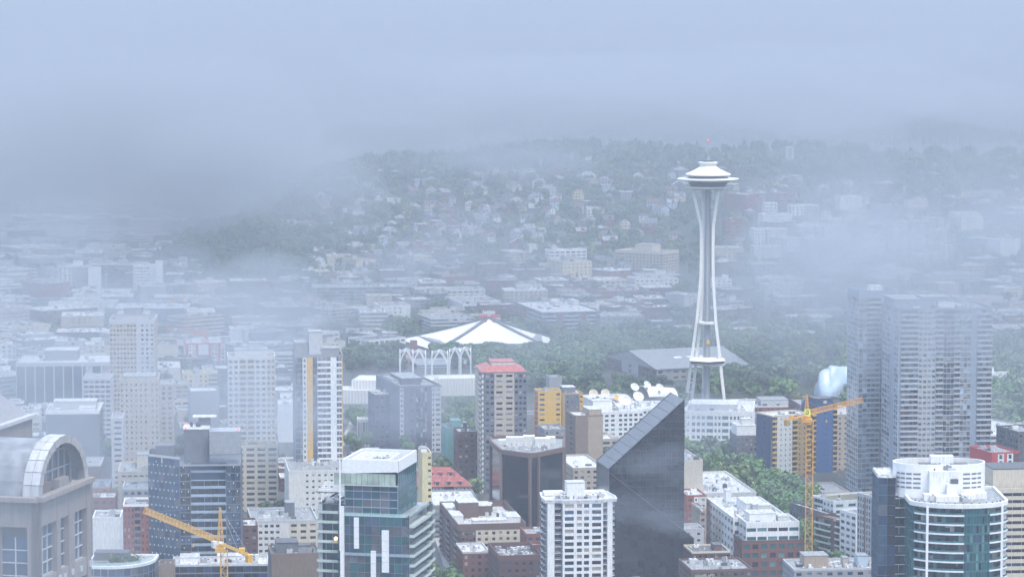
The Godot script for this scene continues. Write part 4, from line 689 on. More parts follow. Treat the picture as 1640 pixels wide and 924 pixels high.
	low(0, "few", -70.3, -1695.6, 17.0, 16.7, 7.6, 8, "white", "roofdark", 56)
	low(0, "few", 73.7, -1794.1, 17.0, 12.7, 11.0, 12, "offwhite", "roofwhite", 60)
	low(0, "wide", 71.7, -1840.2, 16.5, 13.2, 7.6, 7, "brick", "roofgrey", 60)
	low(0, "wide", 80.7, -1754.7, 17.1, 19.4, 7.8, 8, "darkbrick", "roofwhite", 60)
	low(0, "wide", 56.0, -1933.0, 18.0, 21.9, 12.4, 12, "beige", "roofwhite", 61)
	low(0, "apt", 94.6, -1814.7, 25.4, 19.8, 10.6, 9, "brick", "roofgrey", 62)
	low(0, "few", 346.3, -2247.0, 26.8, 14.7, 14.7, 8, "white", "roofwhite", 63)
	low(0, "wide", 308.0, -2178.5, 21.2, 20.8, 15.8, 9, "white", "roofgrey", 63)
	low(0, "apt", 251.0, -2076.2, 28.2, 22.4, 15.7, 15, "lightgrey", "roofwhite", 43)
	low(0, "apt", 326.2, -1993.0, 20.2, 20.7, 11.7, 10, "offwhite", "roofgrey", 64)
	low(0, "apt", 274.7, -2052.8, 25.0, 14.6, 8.3, 13, "brick", "roofdark", 65)
	low(0, "wide", 332.1, -2141.5, 31.9, 17.7, 8.6, 13, "white", "roofgrey", 63)
	low(0, "apt", 235.3, -1907.0, 33.1, 18.7, 13.5, 8, "brown", "roofwhite", 66)
	low(0, "few", 315.2, -2212.5, 22.2, 15.5, 13.7, 13, "grey", "roofgrey", 63)
	low(0, "few", 278.4, -2006.5, 23.4, 14.7, 8.3, 12, "white", "roofdark", 66)
	low(0, "wide", 294.2, -1931.3, 18.8, 24.7, 12.0, 12, "white", "roofdark", 63)
	low(0, "apt", 327.8, -1656.5, 19.9, 19.0, 14.6, 9, "white", "roofwhite", 64)
	low(0, "apt", 405.4, -1965.8, 21.0, 17.8, 11.9, 16, "lightgrey", "roofwhite", 64)
	low(0, "balc", 380.5, -2069.2, 27.4, 22.8, 17.3, 7, "grey", "roofgrey", 64)
	low(0, "apt", 414.9, -2219.4, 22.4, 15.3, 18.5, 8, "lightgrey", "roofdark", 64)
	low(0, "wide", 465.7, -2174.4, 19.9, 15.2, 18.1, 6, "offwhite", "roofwhite", 64)
	low(0, "apt", 335.3, -1705.2, 30.7, 19.2, 27.9, 6, "grey", "roofwhite", 64)
	low(0, "wide", 324.5, -1543.8, 28.5, 24.3, 14.7, 8, "beige", "roofwhite", 64)
	low(0, "apt", 366.2, -1835.0, 25.1, 16.5, 21.8, 13, "white", "roofwhite", 64)
	low(0, "wide", 437.2, -2156.9, 21.3, 18.8, 23.5, 12, "brick", "roofwhite", 64)
	low(0, "balc", 415.5, -1903.0, 29.2, 14.7, 13.4, 8, "brown", "roofwhite", 64)
	low(0, "wide", 509.1, -2255.0, 32.2, 22.3, 14.6, 13, "lightgrey", "roofwhite", 64)
	low(0, "wide", 370.1, -1695.0, 27.6, 16.5, 10.8, 16, "grey", "roofwhite", 64)
	low(0, "wide", -335.1, -1801.5, 20.6, 18.8, 14.9, 3, "beige", "roofgrey", 0)
	low(1, "apt", -295.9, -1535.7, 33.4, 17.1, 27.7, 6, "brown", "roofdark", 0)
	low(2, "wide", -347.4, -1738.3, 31.9, 20.1, 22.6, 7, "brown", "roofdark", 0)
	low(0, "apt", -267.0, -1468.9, 27.4, 20.4, 12.6, 2, "cream", "roofwhite", 67)
	low(0, "apt", -407.5, -1961.2, 33.0, 26.4, 21.9, 10, "brick", "roofgrey", 0)
	low(0, "apt", -304.0, -1594.1, 33.7, 17.9, 25.0, 7, "brick", "roofdark", 0)
	low(0, "wide", -374.5, -2063.4, 29.6, 26.9, 20.1, 3, "white", "roofwhite", 0)
	low(0, "apt", -448.6, -2189.1, 20.7, 23.7, 29.5, 8, "offwhite", "roofdark", 0)
	low(0, "office", -300.2, -1452.2, 31.5, 20.1, 12.3, 3, "brick", "roofwhite", 67)
	low(0, "apt", -378.6, -1838.5, 19.6, 25.7, 27.4, 3, "beige", "roofwhite", 0)
	low(0, "few", 427.0, -2431.0, 26.7, 22.9, 10.9, 15, "beige", "roofwhite", 64)
	low(0, "wide", 569.7, -2991.4, 25.9, 31.7, 10.9, 9, "darkbrick", "roofdark", 39)
	low(0, "apt", 646.6, -3081.5, 37.8, 15.5, 9.7, 8, "white", "roofdark", 39)
	low(0, "few", 598.8, -3378.9, 20.8, 31.4, 13.3, 15, "grey", "roofwhite", 39)
	low(0, "few", 575.6, -3419.8, 33.4, 26.2, 11.1, 15, "white", "roofwhite", 39)
	low(0, "few", 656.8, -3256.2, 29.6, 26.1, 13.3, 15, "brick", "roofwhite", 39)
	low(0, "few", 647.7, -3385.8, 26.0, 19.7, 10.1, 13, "brown", "roofdark", 39)
	low(0, "apt", 738.7, -3462.6, 37.3, 19.0, 12.7, 7, "slate", "roofdark", 39)
	low(0, "wide", 536.0, -2610.3, 35.0, 27.7, 12.3, 7, "darkbrick", "roofgrey", 39)
	low(0, "apt", 554.0, -3197.4, 27.6, 17.1, 12.6, 13, "brick", "roofdark", 39)
	low(0, "few", 576.0, -3160.2, 22.3, 16.6, 11.0, 12, "brick", "roofwhite", 39)
	low(0, "wide", 525.7, -3047.4, 31.9, 19.3, 11.5, 9, "beige", "roofdark", 39)
	low(0, "few", 725.5, -3381.3, 35.5, 14.5, 13.8, 13, "beige", "roofgrey", 39)
	low(0, "apt", 40.3, -1523.1, 19.3, 11.8, 10.2, 7, "brick", "roofgrey", 61)
	low(0, "apt", 62.6, -1450.2, 19.1, 13.8, 11.2, 7, "grey", "roofwhite", 68)
	low(0, "apt", 32.2, -1457.8, 14.3, 12.4, 8.3, 7, "brick", "roofdark", 61)
	low(0, "apt", 33.6, -1548.6, 15.1, 10.8, 13.3, 7, "brick", "roofdark", 61)
	house(0, -237.3, -3472.1, 11.7, 12.8, 5.6, 92, "brick", "brown", 0, 1, 0)
	house(0, -257.4, -3501.9, 12.0, 10.5, 8.6, -3, "white", "roofwhite", 3, 1, 0)
	house(0, -213.7, -3337.6, 14.6, 12.5, 8.6, 6, "slate", "brown", 2, 1, 0)
	house(0, -218.6, -3219.7, 13.2, 10.6, 7, 12, "paleyellow", "roofgrey", 0, 0, 0)
	house(0, -174.3, -3006.5, 12.1, 13.6, 7, 44, "beige", "darkbrick", 1, 0, 0)
	house(0, -38.2, -3336.6, 9.4, 13.7, 8.6, -1, "cream", "roofgrey", 3, 1, 2)
	house(0, -221.9, -3552.9, 12.3, 11.3, 8.6, 4, "beige", "roofgrey", 3, 1, 0)
	house(0, -207.9, -3512.0, 11.1, 12.3, 8.6, 9, "beige", "slate", 1, 1, 0)
	house(0, -34.2, -3323.2, 14.4, 9.1, 5.6, 93, "grey", "slate", 0, 1, 2)
	house(0, -215.0, -3318.6, 11.6, 11.4, 8.6, 12, "white", "brown", 0, 0, 0)
	house(0, -46.1, -3487.6, 11.8, 13.9, 7, 91, "lightgrey", "roofwhite", 3, 1, 2)
	house(1, -96.4, -3311.9, 11.0, 13.2, 7, 89, "brick", "roofwhite", 3, 1, 1)
	house(2, -80.5, -3328.3, 10.8, 12.0, 7, 9, "brick", "roofwhite", 3, 1, 1)
	house(0, -259.5, -3558.6, 14.8, 10.2, 5.6, 39, "paleblue", "roofdark", 0, 1, 0)
	house(0, -174.8, -3283.0, 10.0, 11.8, 8.6, -51, "white", "roofdark", 2, 0, 0)
	house(0, -93.2, -3374.1, 9.7, 11.8, 5.6, 6, "slate", "roofdark", 2, 1, 1)
	house(0, -206.7, -3409.6, 9.3, 10.0, 6.2, 94, "brick", "slate", 0, 1, 0)
	house(0, -220.2, -3577.3, 9.7, 12.3, 8.6, -51, "white", "roofdark", 1, 1, 0)
	house(0, -85.6, -3234.2, 9.8, 11.9, 5.6, 44, "grey", "slate", 1, 0, 1)
	house(0, -252.2, -3598.9, 11.3, 13.4, 5.6, 1, "white", "roofgrey", 0, 1, 0)
	house(0, -52.5, -3595.7, 9.2, 10.6, 6.2, 89, "paleyellow", "roofdark", 1, 2, 2)
	house(1, -42.8, -3266.9, 9.6, 12.3, 7, -50, "offwhite", "grey", 0, 1, 2)
	house(2, 17.0, -3245.4, 12.8, 12.3, 5.6, -53, "offwhite", "grey", 0, 1, 2)
	house(0, -171.8, -3433.4, 13.7, 11.8, 5.6, 42, "lightgrey", "roofdark", 0, 1, 1)
	house(0, -158.2, -3461.7, 14.0, 10.4, 8.6, 11, "lightgrey", "roofdark", 2, 1, 1)
	house(0, -184.6, -3593.8, 11.5, 9.6, 8.6, -49, "slate", "darkbrick", 1, 1, 1)
	house(0, -127.5, -3278.1, 11.7, 11.3, 7, 42, "lightgrey", "roofgrey", 0, 0, 1)
	house(1, -127.7, -3328.3, 12.4, 11.9, 5.6, 7, "slate", "roofgrey", 2, 1, 1)
	house(2, -119.8, -3347.4, 10.4, 12.7, 8.6, 11, "slate", "grey", 2, 1, 1)
	house(0, -141.2, -2984.9, 11.5, 10.3, 7, 39, "paleblue", "slate", 0, 0, 1)
	house(0, -205.2, -3594.2, 14.7, 11.5, 6.2, 39, "slate", "roofdark", 0, 1, 0)
	house(0, -109.0, -3120.6, 12.2, 9.4, 5.6, 12, "cream", "roofgrey", 1, 0, 1)
	house(0, -133.4, -3225.6, 11.1, 10.2, 8.6, -0, "paleblue", "grey", 2, 0, 1)
	house(0, -76.8, -3426.9, 10.6, 10.4, 6.2, -46, "beige", "darkbrick", 0, 1, 1)
	house(0, -189.0, -3182.7, 14.3, 9.1, 7, 37, "brick", "grey", 2, 0, 0)
	house(0, -68.2, -3394.4, 10.3, 13.0, 5.6, 41, "brick", "darkbrick", 2, 1, 1)
	house(0, -221.1, -3095.2, 10.5, 13.1, 7, 91, "white", "brown", 2, 0, 0)
	house(0, -225.8, -3499.7, 14.0, 13.6, 5.6, 87, "brick", "brown", 2, 1, 0)
	house(0, -187.8, -3340.2, 10.1, 11.6, 7, -46, "beige", "roofgrey", 2, 1, 0)
	house(0, -89.5, -3525.7, 13.5, 12.6, 8.6, 10, "cream", "grey", 0, 1, 1)
	house(1, -66.9, -3459.3, 9.5, 13.4, 8.6, -1, "lightgrey", "roofdark", 2, 1, 2)
	house(2, -32.2, -3367.8, 10.9, 9.2, 6.2, 91, "lightgrey", "roofdark", 2, 1, 2)
	house(0, -159.0, -3286.3, 14.4, 13.9, 7, 7, "lightgrey", "slate", 1, 0, 1)
	house(0, -77.1, -3506.5, 13.4, 11.8, 8.6, -51, "brick", "grey", 0, 1, 1)
	house(0, -72.3, -3187.5, 11.3, 11.6, 8.6, 91, "beige", "roofdark", 1, 0, 1)
	house(0, -194.7, -3107.1, 12.5, 13.4, 8.6, -50, "white", "roofdark", 1, 0, 0)
	house(0, -187.1, -3260.8, 14.3, 13.5, 5.6, -54, "lightgrey", "darkbrick", 2, 0, 0)
	house(0, -238.3, -3300.7, 14.2, 11.3, 7, 92, "beige", "darkbrick", 0, 0, 0)
	house(0, -232.5, -3332.7, 13.3, 13.4, 6.2, -53, "grey", "roofdark", 0, 0, 0)
	house(0, -187.6, -3159.6, 13.2, 11.4, 5.6, 4, "paleblue", "roofdark", 1, 0, 0)
	house(0, -139.5, -3522.3, 14.0, 9.9, 5.6, 38, "paleyellow", "roofdark", 2, 1, 1)
	house(0, -78.1, -3279.5, 14.8, 11.3, 7, -47, "lightgrey", "darkbrick", 1, 1, 1)
	house(0, -237.9, -3189.5, 14.2, 10.6, 8.6, 4, "lightgrey", "roofdark", 1, 0, 0)
	house(0, -147.6, -3158.6, 9.6, 9.7, 6.2, 41, "beige", "roofwhite", 3, 0, 1)
	house(0, -238.1, -3354.0, 14.8, 11.9, 8.6, 5, "brick", "grey", 1, 0, 0)
	house(0, -46.1, -3290.8, 14.6, 13.0, 6.2, 11, "offwhite", "slate", 0, 1, 2)
	house(0, -165.8, -3393.5, 13.2, 12.2, 5.6, 89, "paleblue", "grey", 0, 1, 1)
	house(0, -112.9, -3518.0, 14.3, 13.5, 6.2, 92, "grey", "brown", 1, 1, 1)
	house(0, -221.7, -3354.7, 14.4, 12.2, 5.6, 5, "slate", "roofgrey", 1, 1, 0)
	house(0, -59.7, -3248.8, 10.9, 10.2, 8.6, 37, "white", "darkbrick", 0, 0, 2)
	house(0, -145.6, -3049.6, 9.9, 9.1, 6.2, -52, "paleblue", "grey", 1, 0, 1)
	house(0, -181.2, -3459.5, 12.1, 10.2, 5.6, 88, "white", "darkbrick", 2, 1, 0)
	house(0, -138.9, -3107.2, 14.6, 10.9, 8.6, 90, "offwhite", "darkbrick", 0, 0, 1)
	house(0, -142.3, -3308.8, 11.3, 10.5, 5.6, 7, "cream", "slate", 2, 1, 1)
	house(0, -19.0, -3329.4, 13.0, 9.4, 5.6, 8, "white", "brown", 1, 1, 2)
	house(0, -31.5, -3352.1, 13.8, 13.2, 5.6, -51, "paleblue", "darkbrick", 1, 1, 2)
	house(0, -82.2, -3199.8, 13.4, 10.4, 7, 43, "paleblue", "roofgrey", 3, 0, 1)
	house(0, 91.6, -3242.1, 9.1, 13.9, 5.6, -47, "slate", "roofgrey", 2, 1, 3)
	house(0, 47.6, -3413.0, 9.3, 12.8, 8.6, 89, "white", "roofgrey", 3, 1, 3)
	house(0, 145.6, -3283.0, 13.3, 12.5, 8.6, 87, "lightgrey", "slate", 0, 1, 4)
	house(0, 141.4, -3264.9, 14.7, 10.7, 7, -46, "brick", "brown", 1, 1, 4)
	house(0, -111.9, -3191.7, 10.6, 13.9, 6.2, -54, "cream", "grey", 0, 0, 1)
	house(0, -93.2, -3256.1, 14.3, 13.7, 6.2, 90, "white", "roofgrey", 3, 0, 1)
	house(0, 70.0, -3111.0, 12.6, 10.9, 7, 41, "white", "roofdark", 1, 0, 3)
	house(0, -24.6, -3211.3, 13.9, 12.7, 7, 12, "white", "darkbrick", 1, 0, 2)
	house(0, -100.9, -3065.7, 10.1, 10.8, 8.6, -52, "slate", "brown", 0, 0, 1)
	house(1, -101.7, -3294.7, 9.4, 10.6, 6.2, 8, "offwhite", "slate", 2, 1, 1)
	house(2, -75.3, -3296.2, 9.1, 11.7, 8.6, 88, "offwhite", "slate", 2, 1, 1)
	house(0, 26.1, -3199.1, 11.1, 9.9, 8.6, 7, "offwhite", "roofgrey", 3, 1, 3)
	house(0, 154.8, -3102.0, 12.6, 13.6, 8.6, -0, "lightgrey", "brown", 0, 0, 4)
	house(1, -33.9, -3253.2, 9.6, 10.5, 6.2, 10, "lightgrey", "brown", 0, 1, 2)
	house(2, -14.4, -3379.7, 13.0, 10.8, 7, -49, "lightgrey", "brown", 0, 1, 2)
	house(0, -88.6, -3400.7, 12.5, 12.2, 5.6, -3, "paleblue", "roofgrey", 3, 1, 1)
	house(0, 117.8, -3285.3, 10.0, 12.5, 6.2, 9, "cream", "roofdark", 0, 1, 3)
	house(0, 25.1, -3085.5, 13.3, 10.9, 7, -50, "white", "roofgrey", 3, 0, 3)
	house(0, 18.5, -3148.1, 10.5, 10.3, 7, 37, "white", "roofwhite", 3, 0, 2)
	house(0, 152.9, -3403.8, 12.0, 13.5, 8.6, 93, "paleblue", "darkbrick", 0, 1, 4)
	house(0, 55.6, -3252.0, 11.7, 12.9, 8.6, -51, "cream", "roofdark", 1, 1, 3)
	house(0, 93.4, -3344.8, 13.3, 13.6, 5.6, -1, "paleyellow", "darkbrick", 2, 1, 3)
	house(0, -34.9, -3410.2, 10.7, 13.0, 8.6, 88, "paleyellow", "darkbrick", 0, 1, 2)
	house(0, 5.6, -3165.2, 14.8, 11.9, 7, 11, "brick", "grey", 0, 0, 2)
	house(0, -61.0, -3137.0, 9.3, 9.7, 8.6, 91, "cream", "grey", 0, 0, 2)
	house(0, -26.8, -3295.8, 10.0, 9.8, 6.2, 42, "offwhite", "roofdark", 1, 1, 2)
	house(0, 85.2, -3324.0, 12.9, 11.2, 8.6, 9, "white", "roofgrey", 1, 1, 3)
	house(0, 93.0, -3054.1, 14.6, 13.8, 7, 89, "beige", "roofdark", 0, 0, 3)
	house(0, 47.0, -3376.1, 13.0, 13.8, 8.6, 4, "paleblue", "darkbrick", 2, 1, 3)
	house(0, -63.1, -3307.1, 13.4, 10.2, 7, -2, "brick", "grey", 0, 1, 2)
	house(0, -111.6, -3306.0, 9.1, 13.2, 5.6, 88, "white", "roofgrey", 2, 1, 1)
	house(0, -6.6, -3354.3, 11.7, 10.8, 5.6, -2, "brick", "roofdark", 0, 1, 2)
	house(0, 109.1, -3098.7, 12.4, 11.1, 8.6, 43, "paleblue", "darkbrick", 1, 0, 3)
	house(0, 127.6, -3235.0, 11.2, 12.5, 6.2, -50, "lightgrey", "brown", 1, 1, 4)
	house(0, 116.3, -3331.9, 12.4, 13.6, 5.6, 41, "grey", "roofdark", 1, 1, 3)
	house(0, 86.0, -3068.8, 11.0, 9.3, 7, 93, "brick", "slate", 0, 0, 3)
	house(1, -29.4, -3381.8, 9.4, 9.8, 8.6, -51, "white", "roofdark", 1, 1, 2)
	house(2, 15.0, -3288.8, 12.3, 12.2, 8.6, 5, "white", "roofdark", 1, 1, 2)
	house(0, 173.4, -3413.5, 9.7, 12.6, 8.6, 7, "paleblue", "roofgrey", 1, 1, 4)
	house(0, 1.0, -3079.7, 14.4, 10.7, 8.6, 42, "beige", "slate", 0, 0, 2)
	house(0, 65.5, -3137.4, 12.3, 12.0, 8.6, 89, "brick", "roofgrey", 3, 0, 3)
	house(0, 23.5, -3351.5, 12.4, 13.0, 7, 8, "slate", "roofgrey", 1, 1, 2)
	house(0, 134.0, -3027.9, 15.0, 13.1, 7, 88, "grey", "roofwhite", 3, 0, 4)
	house(0, 139.4, -3327.5, 9.5, 9.2, 7, 4, "offwhite", "darkbrick", 2, 1, 4)
	house(0, 78.4, -3265.4, 12.5, 9.4, 8.6, 9, "paleyellow", "slate", 2, 1, 3)
	house(0, -18.7, -3265.1, 10.4, 10.7, 5.6, 40, "brick", "brown", 2, 1, 2)
	house(0, -88.7, -3020.8, 12.0, 13.4, 6.2, 8, "slate", "roofgrey", 2, 0, 1)
	house(0, 33.4, -3233.8, 12.4, 9.6, 6.2, -2, "white", "roofwhite", 3, 1, 3)
	house(0, -72.6, -3349.1, 9.9, 12.4, 7, 93, "brick", "darkbrick", 0, 1, 1)
	house(0, 124.3, -3115.5, 10.1, 12.3, 8.6, 43, "lightgrey", "roofgrey", 1, 0, 4)
	house(0, 84.0, -3142.4, 9.3, 9.5, 7, 93, "slate", "slate", 0, 0, 3)
	house(0, 151.6, -3187.6, 10.3, 9.1, 7, 5, "grey", "roofdark", 1, 0, 4)
	house(0, 100.3, -3287.1, 10.8, 13.5, 7, 11, "brick", "roofdark", 1, 1, 3)
	house(0, -16.5, -3399.0, 11.1, 11.9, 8.6, 6, "grey", "roofdark", 1, 1, 2)
	house(0, -100.6, -3348.5, 10.7, 13.7, 5.6, 42, "beige", "brown", 2, 1, 1)
	house(0, 48.6, -3195.4, 11.0, 11.6, 6.2, 4, "paleblue", "roofdark", 1, 1, 3)
	house(0, 161.1, -3379.5, 12.6, 11.5, 7, 42, "paleblue", "brown", 0, 1, 4)
	house(0, 108.4, -3045.3, 9.3, 11.4, 7, -48, "paleblue", "slate", 0, 0, 3)
	house(0, 16.2, -3363.5, 13.4, 11.3, 8.6, -52, "paleyellow", "roofdark", 1, 1, 2)
	house(0, 39.3, -3335.6, 12.7, 13.1, 5.6, 37, "white", "darkbrick", 0, 1, 3)
	house(0, 71.7, -3355.4, 9.5, 9.4, 7, 91, "cream", "darkbrick", 0, 1, 3)
	house(0, 6.3, -3222.1, 14.4, 9.8, 7, 43, "paleblue", "roofgrey", 1, 1, 2)
	house(0, -25.3, -3071.8, 12.7, 9.7, 7, 11, "paleyellow", "roofdark", 2, 0, 2)
	house(0, 132.6, -3144.6, 10.2, 12.9, 8.6, -2, "beige", "roofdark", 0, 0, 4)
	house(0, 96.3, -3212.1, 11.1, 12.5, 5.6, -53, "paleyellow", "roofdark", 0, 1, 3)
	house(0, 38.4, -3138.0, 11.3, 11.9, 5.6, -52, "cream", "roofdark", 1, 0, 3)
	house(0, 70.6, -3221.4, 10.7, 11.6, 5.6, 10, "brick", "roofgrey", 1, 1, 3)
	house(1, 81.6, -3376.7, 9.5, 10.1, 8.6, -46, "grey", "roofwhite", 3, 1, 3)
	house(2, 125.8, -3455.5, 14.2, 13.1, 8.6, 9, "grey", "roofwhite", 3, 1, 3)
	house(0, 43.2, -3113.9, 12.7, 9.8, 7, -46, "beige", "roofgrey", 2, 0, 3)
	house(0, -96.1, -3204.3, 13.3, 11.1, 5.6, -49, "paleyellow", "brown", 2, 0, 1)
	house(0, 31.8, -3028.0, 12.5, 10.3, 7, 89, "slate", "grey", 0, 0, 3)
	house(0, 6.8, -3197.4, 13.0, 11.8, 5.6, -49, "white", "slate", 1, 0, 2)
	house(0, 99.1, -3173.1, 14.9, 11.7, 7, 6, "brick", "roofgrey", 1, 0, 3)
	house(0, -61.4, -3292.6, 11.7, 11.6, 6.2, -2, "grey", "roofgrey", 3, 1, 2)
	house(0, 43.7, -3296.6, 13.8, 9.8, 5.6, -50, "beige", "roofdark", 1, 1, 3)
	house(0, 38.9, -3678.7, 11.7, 13.1, 6.2, -2, "paleyellow", "grey", 1, 2, 3)
	house(0, 51.8, -3542.0, 14.9, 11.3, 6.2, -4, "paleblue", "grey", 2, 2, 3)
	house(1, -137.6, -3656.0, 14.9, 9.1, 6.2, -47, "paleblue", "roofgrey", 0, 2, 1)
	house(2, -136.8, -3793.3, 10.6, 13.6, 8.6, 5, "paleblue", "roofgrey", 0, 2, 1)
	house(1, 144.8, -3603.5, 9.5, 12.7, 6.2, 9, "paleyellow", "roofgrey", 2, 2, 4)
	house(2, 158.9, -3685.5, 13.2, 13.1, 7, 89, "paleyellow", "grey", 2, 2, 4)
	house(0, 22.4, -3794.0, 13.4, 9.5, 6.2, 93, "paleyellow", "grey", 0, 2, 2)
	house(0, -89.2, -3442.3, 13.4, 9.9, 7, 0, "cream", "darkbrick", 1, 1, 1)
	house(0, 22.2, -3580.5, 13.2, 9.5, 7, -47, "lightgrey", "slate", 2, 2, 2)
	house(1, -37.3, -3741.4, 9.3, 11.8, 7, 36, "grey", "brown", 2, 2, 2)
	house(2, -3.9, -3675.4, 9.9, 10.2, 8.6, -2, "grey", "brown", 2, 2, 2)
	house(0, 114.7, -3565.8, 10.2, 13.4, 6.2, 6, "brick", "roofdark", 0, 2, 3)
	house(0, -67.0, -3739.2, 11.7, 11.6, 5.6, 88, "paleblue", "roofgrey", 0, 2, 2)
	house(0, -69.4, -3664.7, 9.5, 12.4, 7, 5, "paleyellow", "roofwhite", 3, 2, 2)
	house(0, 106.2, -3428.8, 10.4, 10.9, 5.6, -3, "paleyellow", "roofgrey", 0, 1, 3)
	house(0, 87.8, -3630.2, 12.2, 13.9, 8.6, 90, "slate", "slate", 1, 2, 3)
	house(0, 187.8, -3546.4, 13.7, 11.7, 7, 9, "slate", "roofgrey", 0, 2, 4)
	house(0, 59.5, -3744.5, 11.2, 13.3, 5.6, -2, "beige", "roofdark", 1, 2, 3)
	house(0, 119.6, -3738.7, 10.3, 13.9, 6.2, 42, "beige", "roofdark", 2, 2, 3)
	house(0, 202.9, -3722.8, 13.3, 12.2, 7, -1, "grey", "grey", 1, 2, 4)
	house(0, 5.0, -3407.1, 12.9, 9.2, 8.6, 4, "white", "darkbrick", 0, 1, 2)
	house(0, 106.1, -3508.5, 13.0, 11.0, 8.6, 7, "paleblue", "roofdark", 1, 2, 3)
	house(0, -159.7, -3649.1, 10.7, 10.7, 8.6, 89, "offwhite", "brown", 2, 1, 1)
	house(0, -108.7, -3434.5, 10.2, 13.6, 7, -50, "cream", "slate", 1, 1, 1)
	house(0, -182.4, -3681.0, 13.3, 12.7, 7, 86, "paleblue", "brown", 0, 1, 1)
	house(0, 68.7, -3815.6, 11.1, 9.4, 6.2, -47, "slate", "roofdark", 2, 2, 3)
	house(0, 86.6, -3560.3, 14.7, 12.9, 7, 40, "offwhite", "roofgrey", 0, 2, 3)
	house(0, 1.7, -3517.8, 13.0, 13.6, 7, -49, "offwhite", "darkbrick", 2, 2, 2)
	house(0, 184.5, -3625.9, 11.4, 9.5, 7, 87, "paleblue", "slate", 1, 2, 4)
	house(0, -42.1, -3558.8, 13.2, 12.2, 5.6, -47, "lightgrey", "grey", 0, 2, 2)
	house(0, 3.1, -3625.4, 14.0, 11.1, 6.2, 8, "paleblue", "roofdark", 0, 2, 2)
	house(0, -59.9, -3779.9, 12.5, 12.1, 7, -53, "offwhite", "slate", 1, 2, 2)
	house(0, 177.2, -3496.9, 13.4, 11.5, 8.6, -1, "beige", "darkbrick", 1, 1, 4)
	house(0, 8.5, -3658.7, 12.6, 9.2, 8.6, 3, "white", "brown", 0, 2, 2)
	house(0, 19.4, -3615.9, 9.0, 13.2, 8.6, -53, "white", "roofwhite", 3, 2, 2)
	house(0, -93.5, -3635.6, 11.9, 12.1, 7, 8, "grey", "slate", 2, 2, 1)
	house(0, 13.2, -3553.0, 11.0, 11.4, 5.6, 2, "slate", "brown", 1, 2, 2)
	house(0, -84.9, -3732.0, 12.6, 9.1, 6.2, 42, "lightgrey", "roofgrey", 1, 2, 1)
	house(0, 104.2, -3528.8, 9.9, 9.3, 8.6, -51, "offwhite", "grey", 1, 2, 3)
	house(0, -15.1, -3610.5, 14.4, 10.8, 6.2, 8, "paleyellow", "grey", 1, 2, 2)
	house(0, 87.8, -3521.9, 13.1, 12.3, 8.6, 40, "beige", "roofgrey", 3, 2, 3)
	house(0, -176.0, -3736.1, 13.9, 12.3, 5.6, 88, "paleyellow", "roofdark", 2, 2, 1)
	house(0, -176.2, -3696.3, 13.4, 13.0, 6.2, 93, "offwhite", "slate", 1, 2, 1)
	house(0, 96.4, -3726.5, 12.8, 11.5, 7, 37, "beige", "roofdark", 0, 2, 3)
	house(0, -168.6, -3760.7, 13.3, 11.8, 8.6, -1, "cream", "roofdark", 0, 2, 1)
	house(0, 74.5, -3761.3, 15.0, 12.7, 8.6, 91, "beige", "darkbrick", 1, 2, 3)
	house(0, -115.6, -3400.4, 10.4, 9.7, 5.6, 1, "white", "roofgrey", 3, 1, 1)
	house(0, -40.0, -3621.5, 14.7, 9.1, 8.6, 44, "lightgrey", "grey", 1, 2, 2)
	house(0, -4.2, -3452.1, 12.5, 9.1, 6.2, 2, "grey", "brown", 0, 1, 2)
	house(1, -45.7, -3421.9, 14.7, 10.7, 7, 91, "white", "roofgrey", 2, 1, 2)
	house(2, -33.5, -3518.6, 10.1, 13.2, 6.2, 8, "white", "roofgrey", 2, 1, 2)
	house(0, -137.1, -3730.6, 11.3, 11.4, 8.6, 37, "white", "roofwhite", 3, 2, 1)
	house(0, -117.6, -3577.5, 10.1, 10.5, 5.6, -48, "white", "brown", 2, 1, 1)
	house(0, -166.2, -3591.5, 13.1, 14.0, 8.6, 43, "lightgrey", "slate", 1, 1, 1)
	house(0, -194.0, -3803.6, 9.5, 9.3, 5.6, 9, "lightgrey", "darkbrick", 2, 2, 1)
	house(0, -22.0, -3656.6, 11.7, 12.1, 7, 44, "paleyellow", "roofdark", 0, 2, 2)
	house(0, 157.1, -3569.5, 11.3, 13.5, 8.6, -47, "grey", "roofgrey", 3, 2, 4)
	house(0, 41.9, -3476.1, 12.1, 10.4, 6.2, 41, "lightgrey", "grey", 0, 2, 3)
	house(0, -77.4, -3702.6, 11.0, 12.3, 7, 9, "slate", "slate", 1, 2, 1)
	house(0, 141.8, -3529.5, 9.2, 10.3, 6.2, -49, "paleblue", "roofgrey", 3, 2, 4)
	house(0, 158.3, -3643.6, 11.8, 9.4, 5.6, 11, "brick", "brown", 1, 2, 4)
	house(0, 94.0, -3702.9, 14.5, 10.3, 7, 6, "white", "roofgrey", 1, 2, 3)
	house(0, -98.2, -3688.7, 12.2, 9.5, 5.6, 1, "paleblue", "brown", 2, 2, 1)
	house(0, -32.0, -3761.9, 13.4, 11.8, 7, 93, "grey", "brown", 0, 2, 2)
	house(0, 67.7, -3593.8, 14.2, 10.4, 7, 41, "offwhite", "darkbrick", 2, 2, 3)
	house(0, 50.5, -3612.1, 10.0, 10.5, 7, 90, "brick", "darkbrick", 1, 2, 3)
	house(0, 29.8, -3524.6, 11.2, 13.9, 7, 90, "white", "brown", 1, 2, 3)
	house(0, 106.7, -3463.7, 13.3, 13.4, 5.6, 91, "grey", "slate", 0, 2, 3)
	house(0, -152.7, -3498.7, 11.9, 10.5, 8.6, -48, "offwhite", "roofdark", 1, 1, 1)
	house(0, -157.1, -3736.8, 9.1, 10.9, 8.6, 44, "offwhite", "roofgrey", 1, 2, 1)
	house(0, -130.7, -3468.2, 14.3, 12.6, 7, -0, "white", "roofgrey", 1, 1, 1)
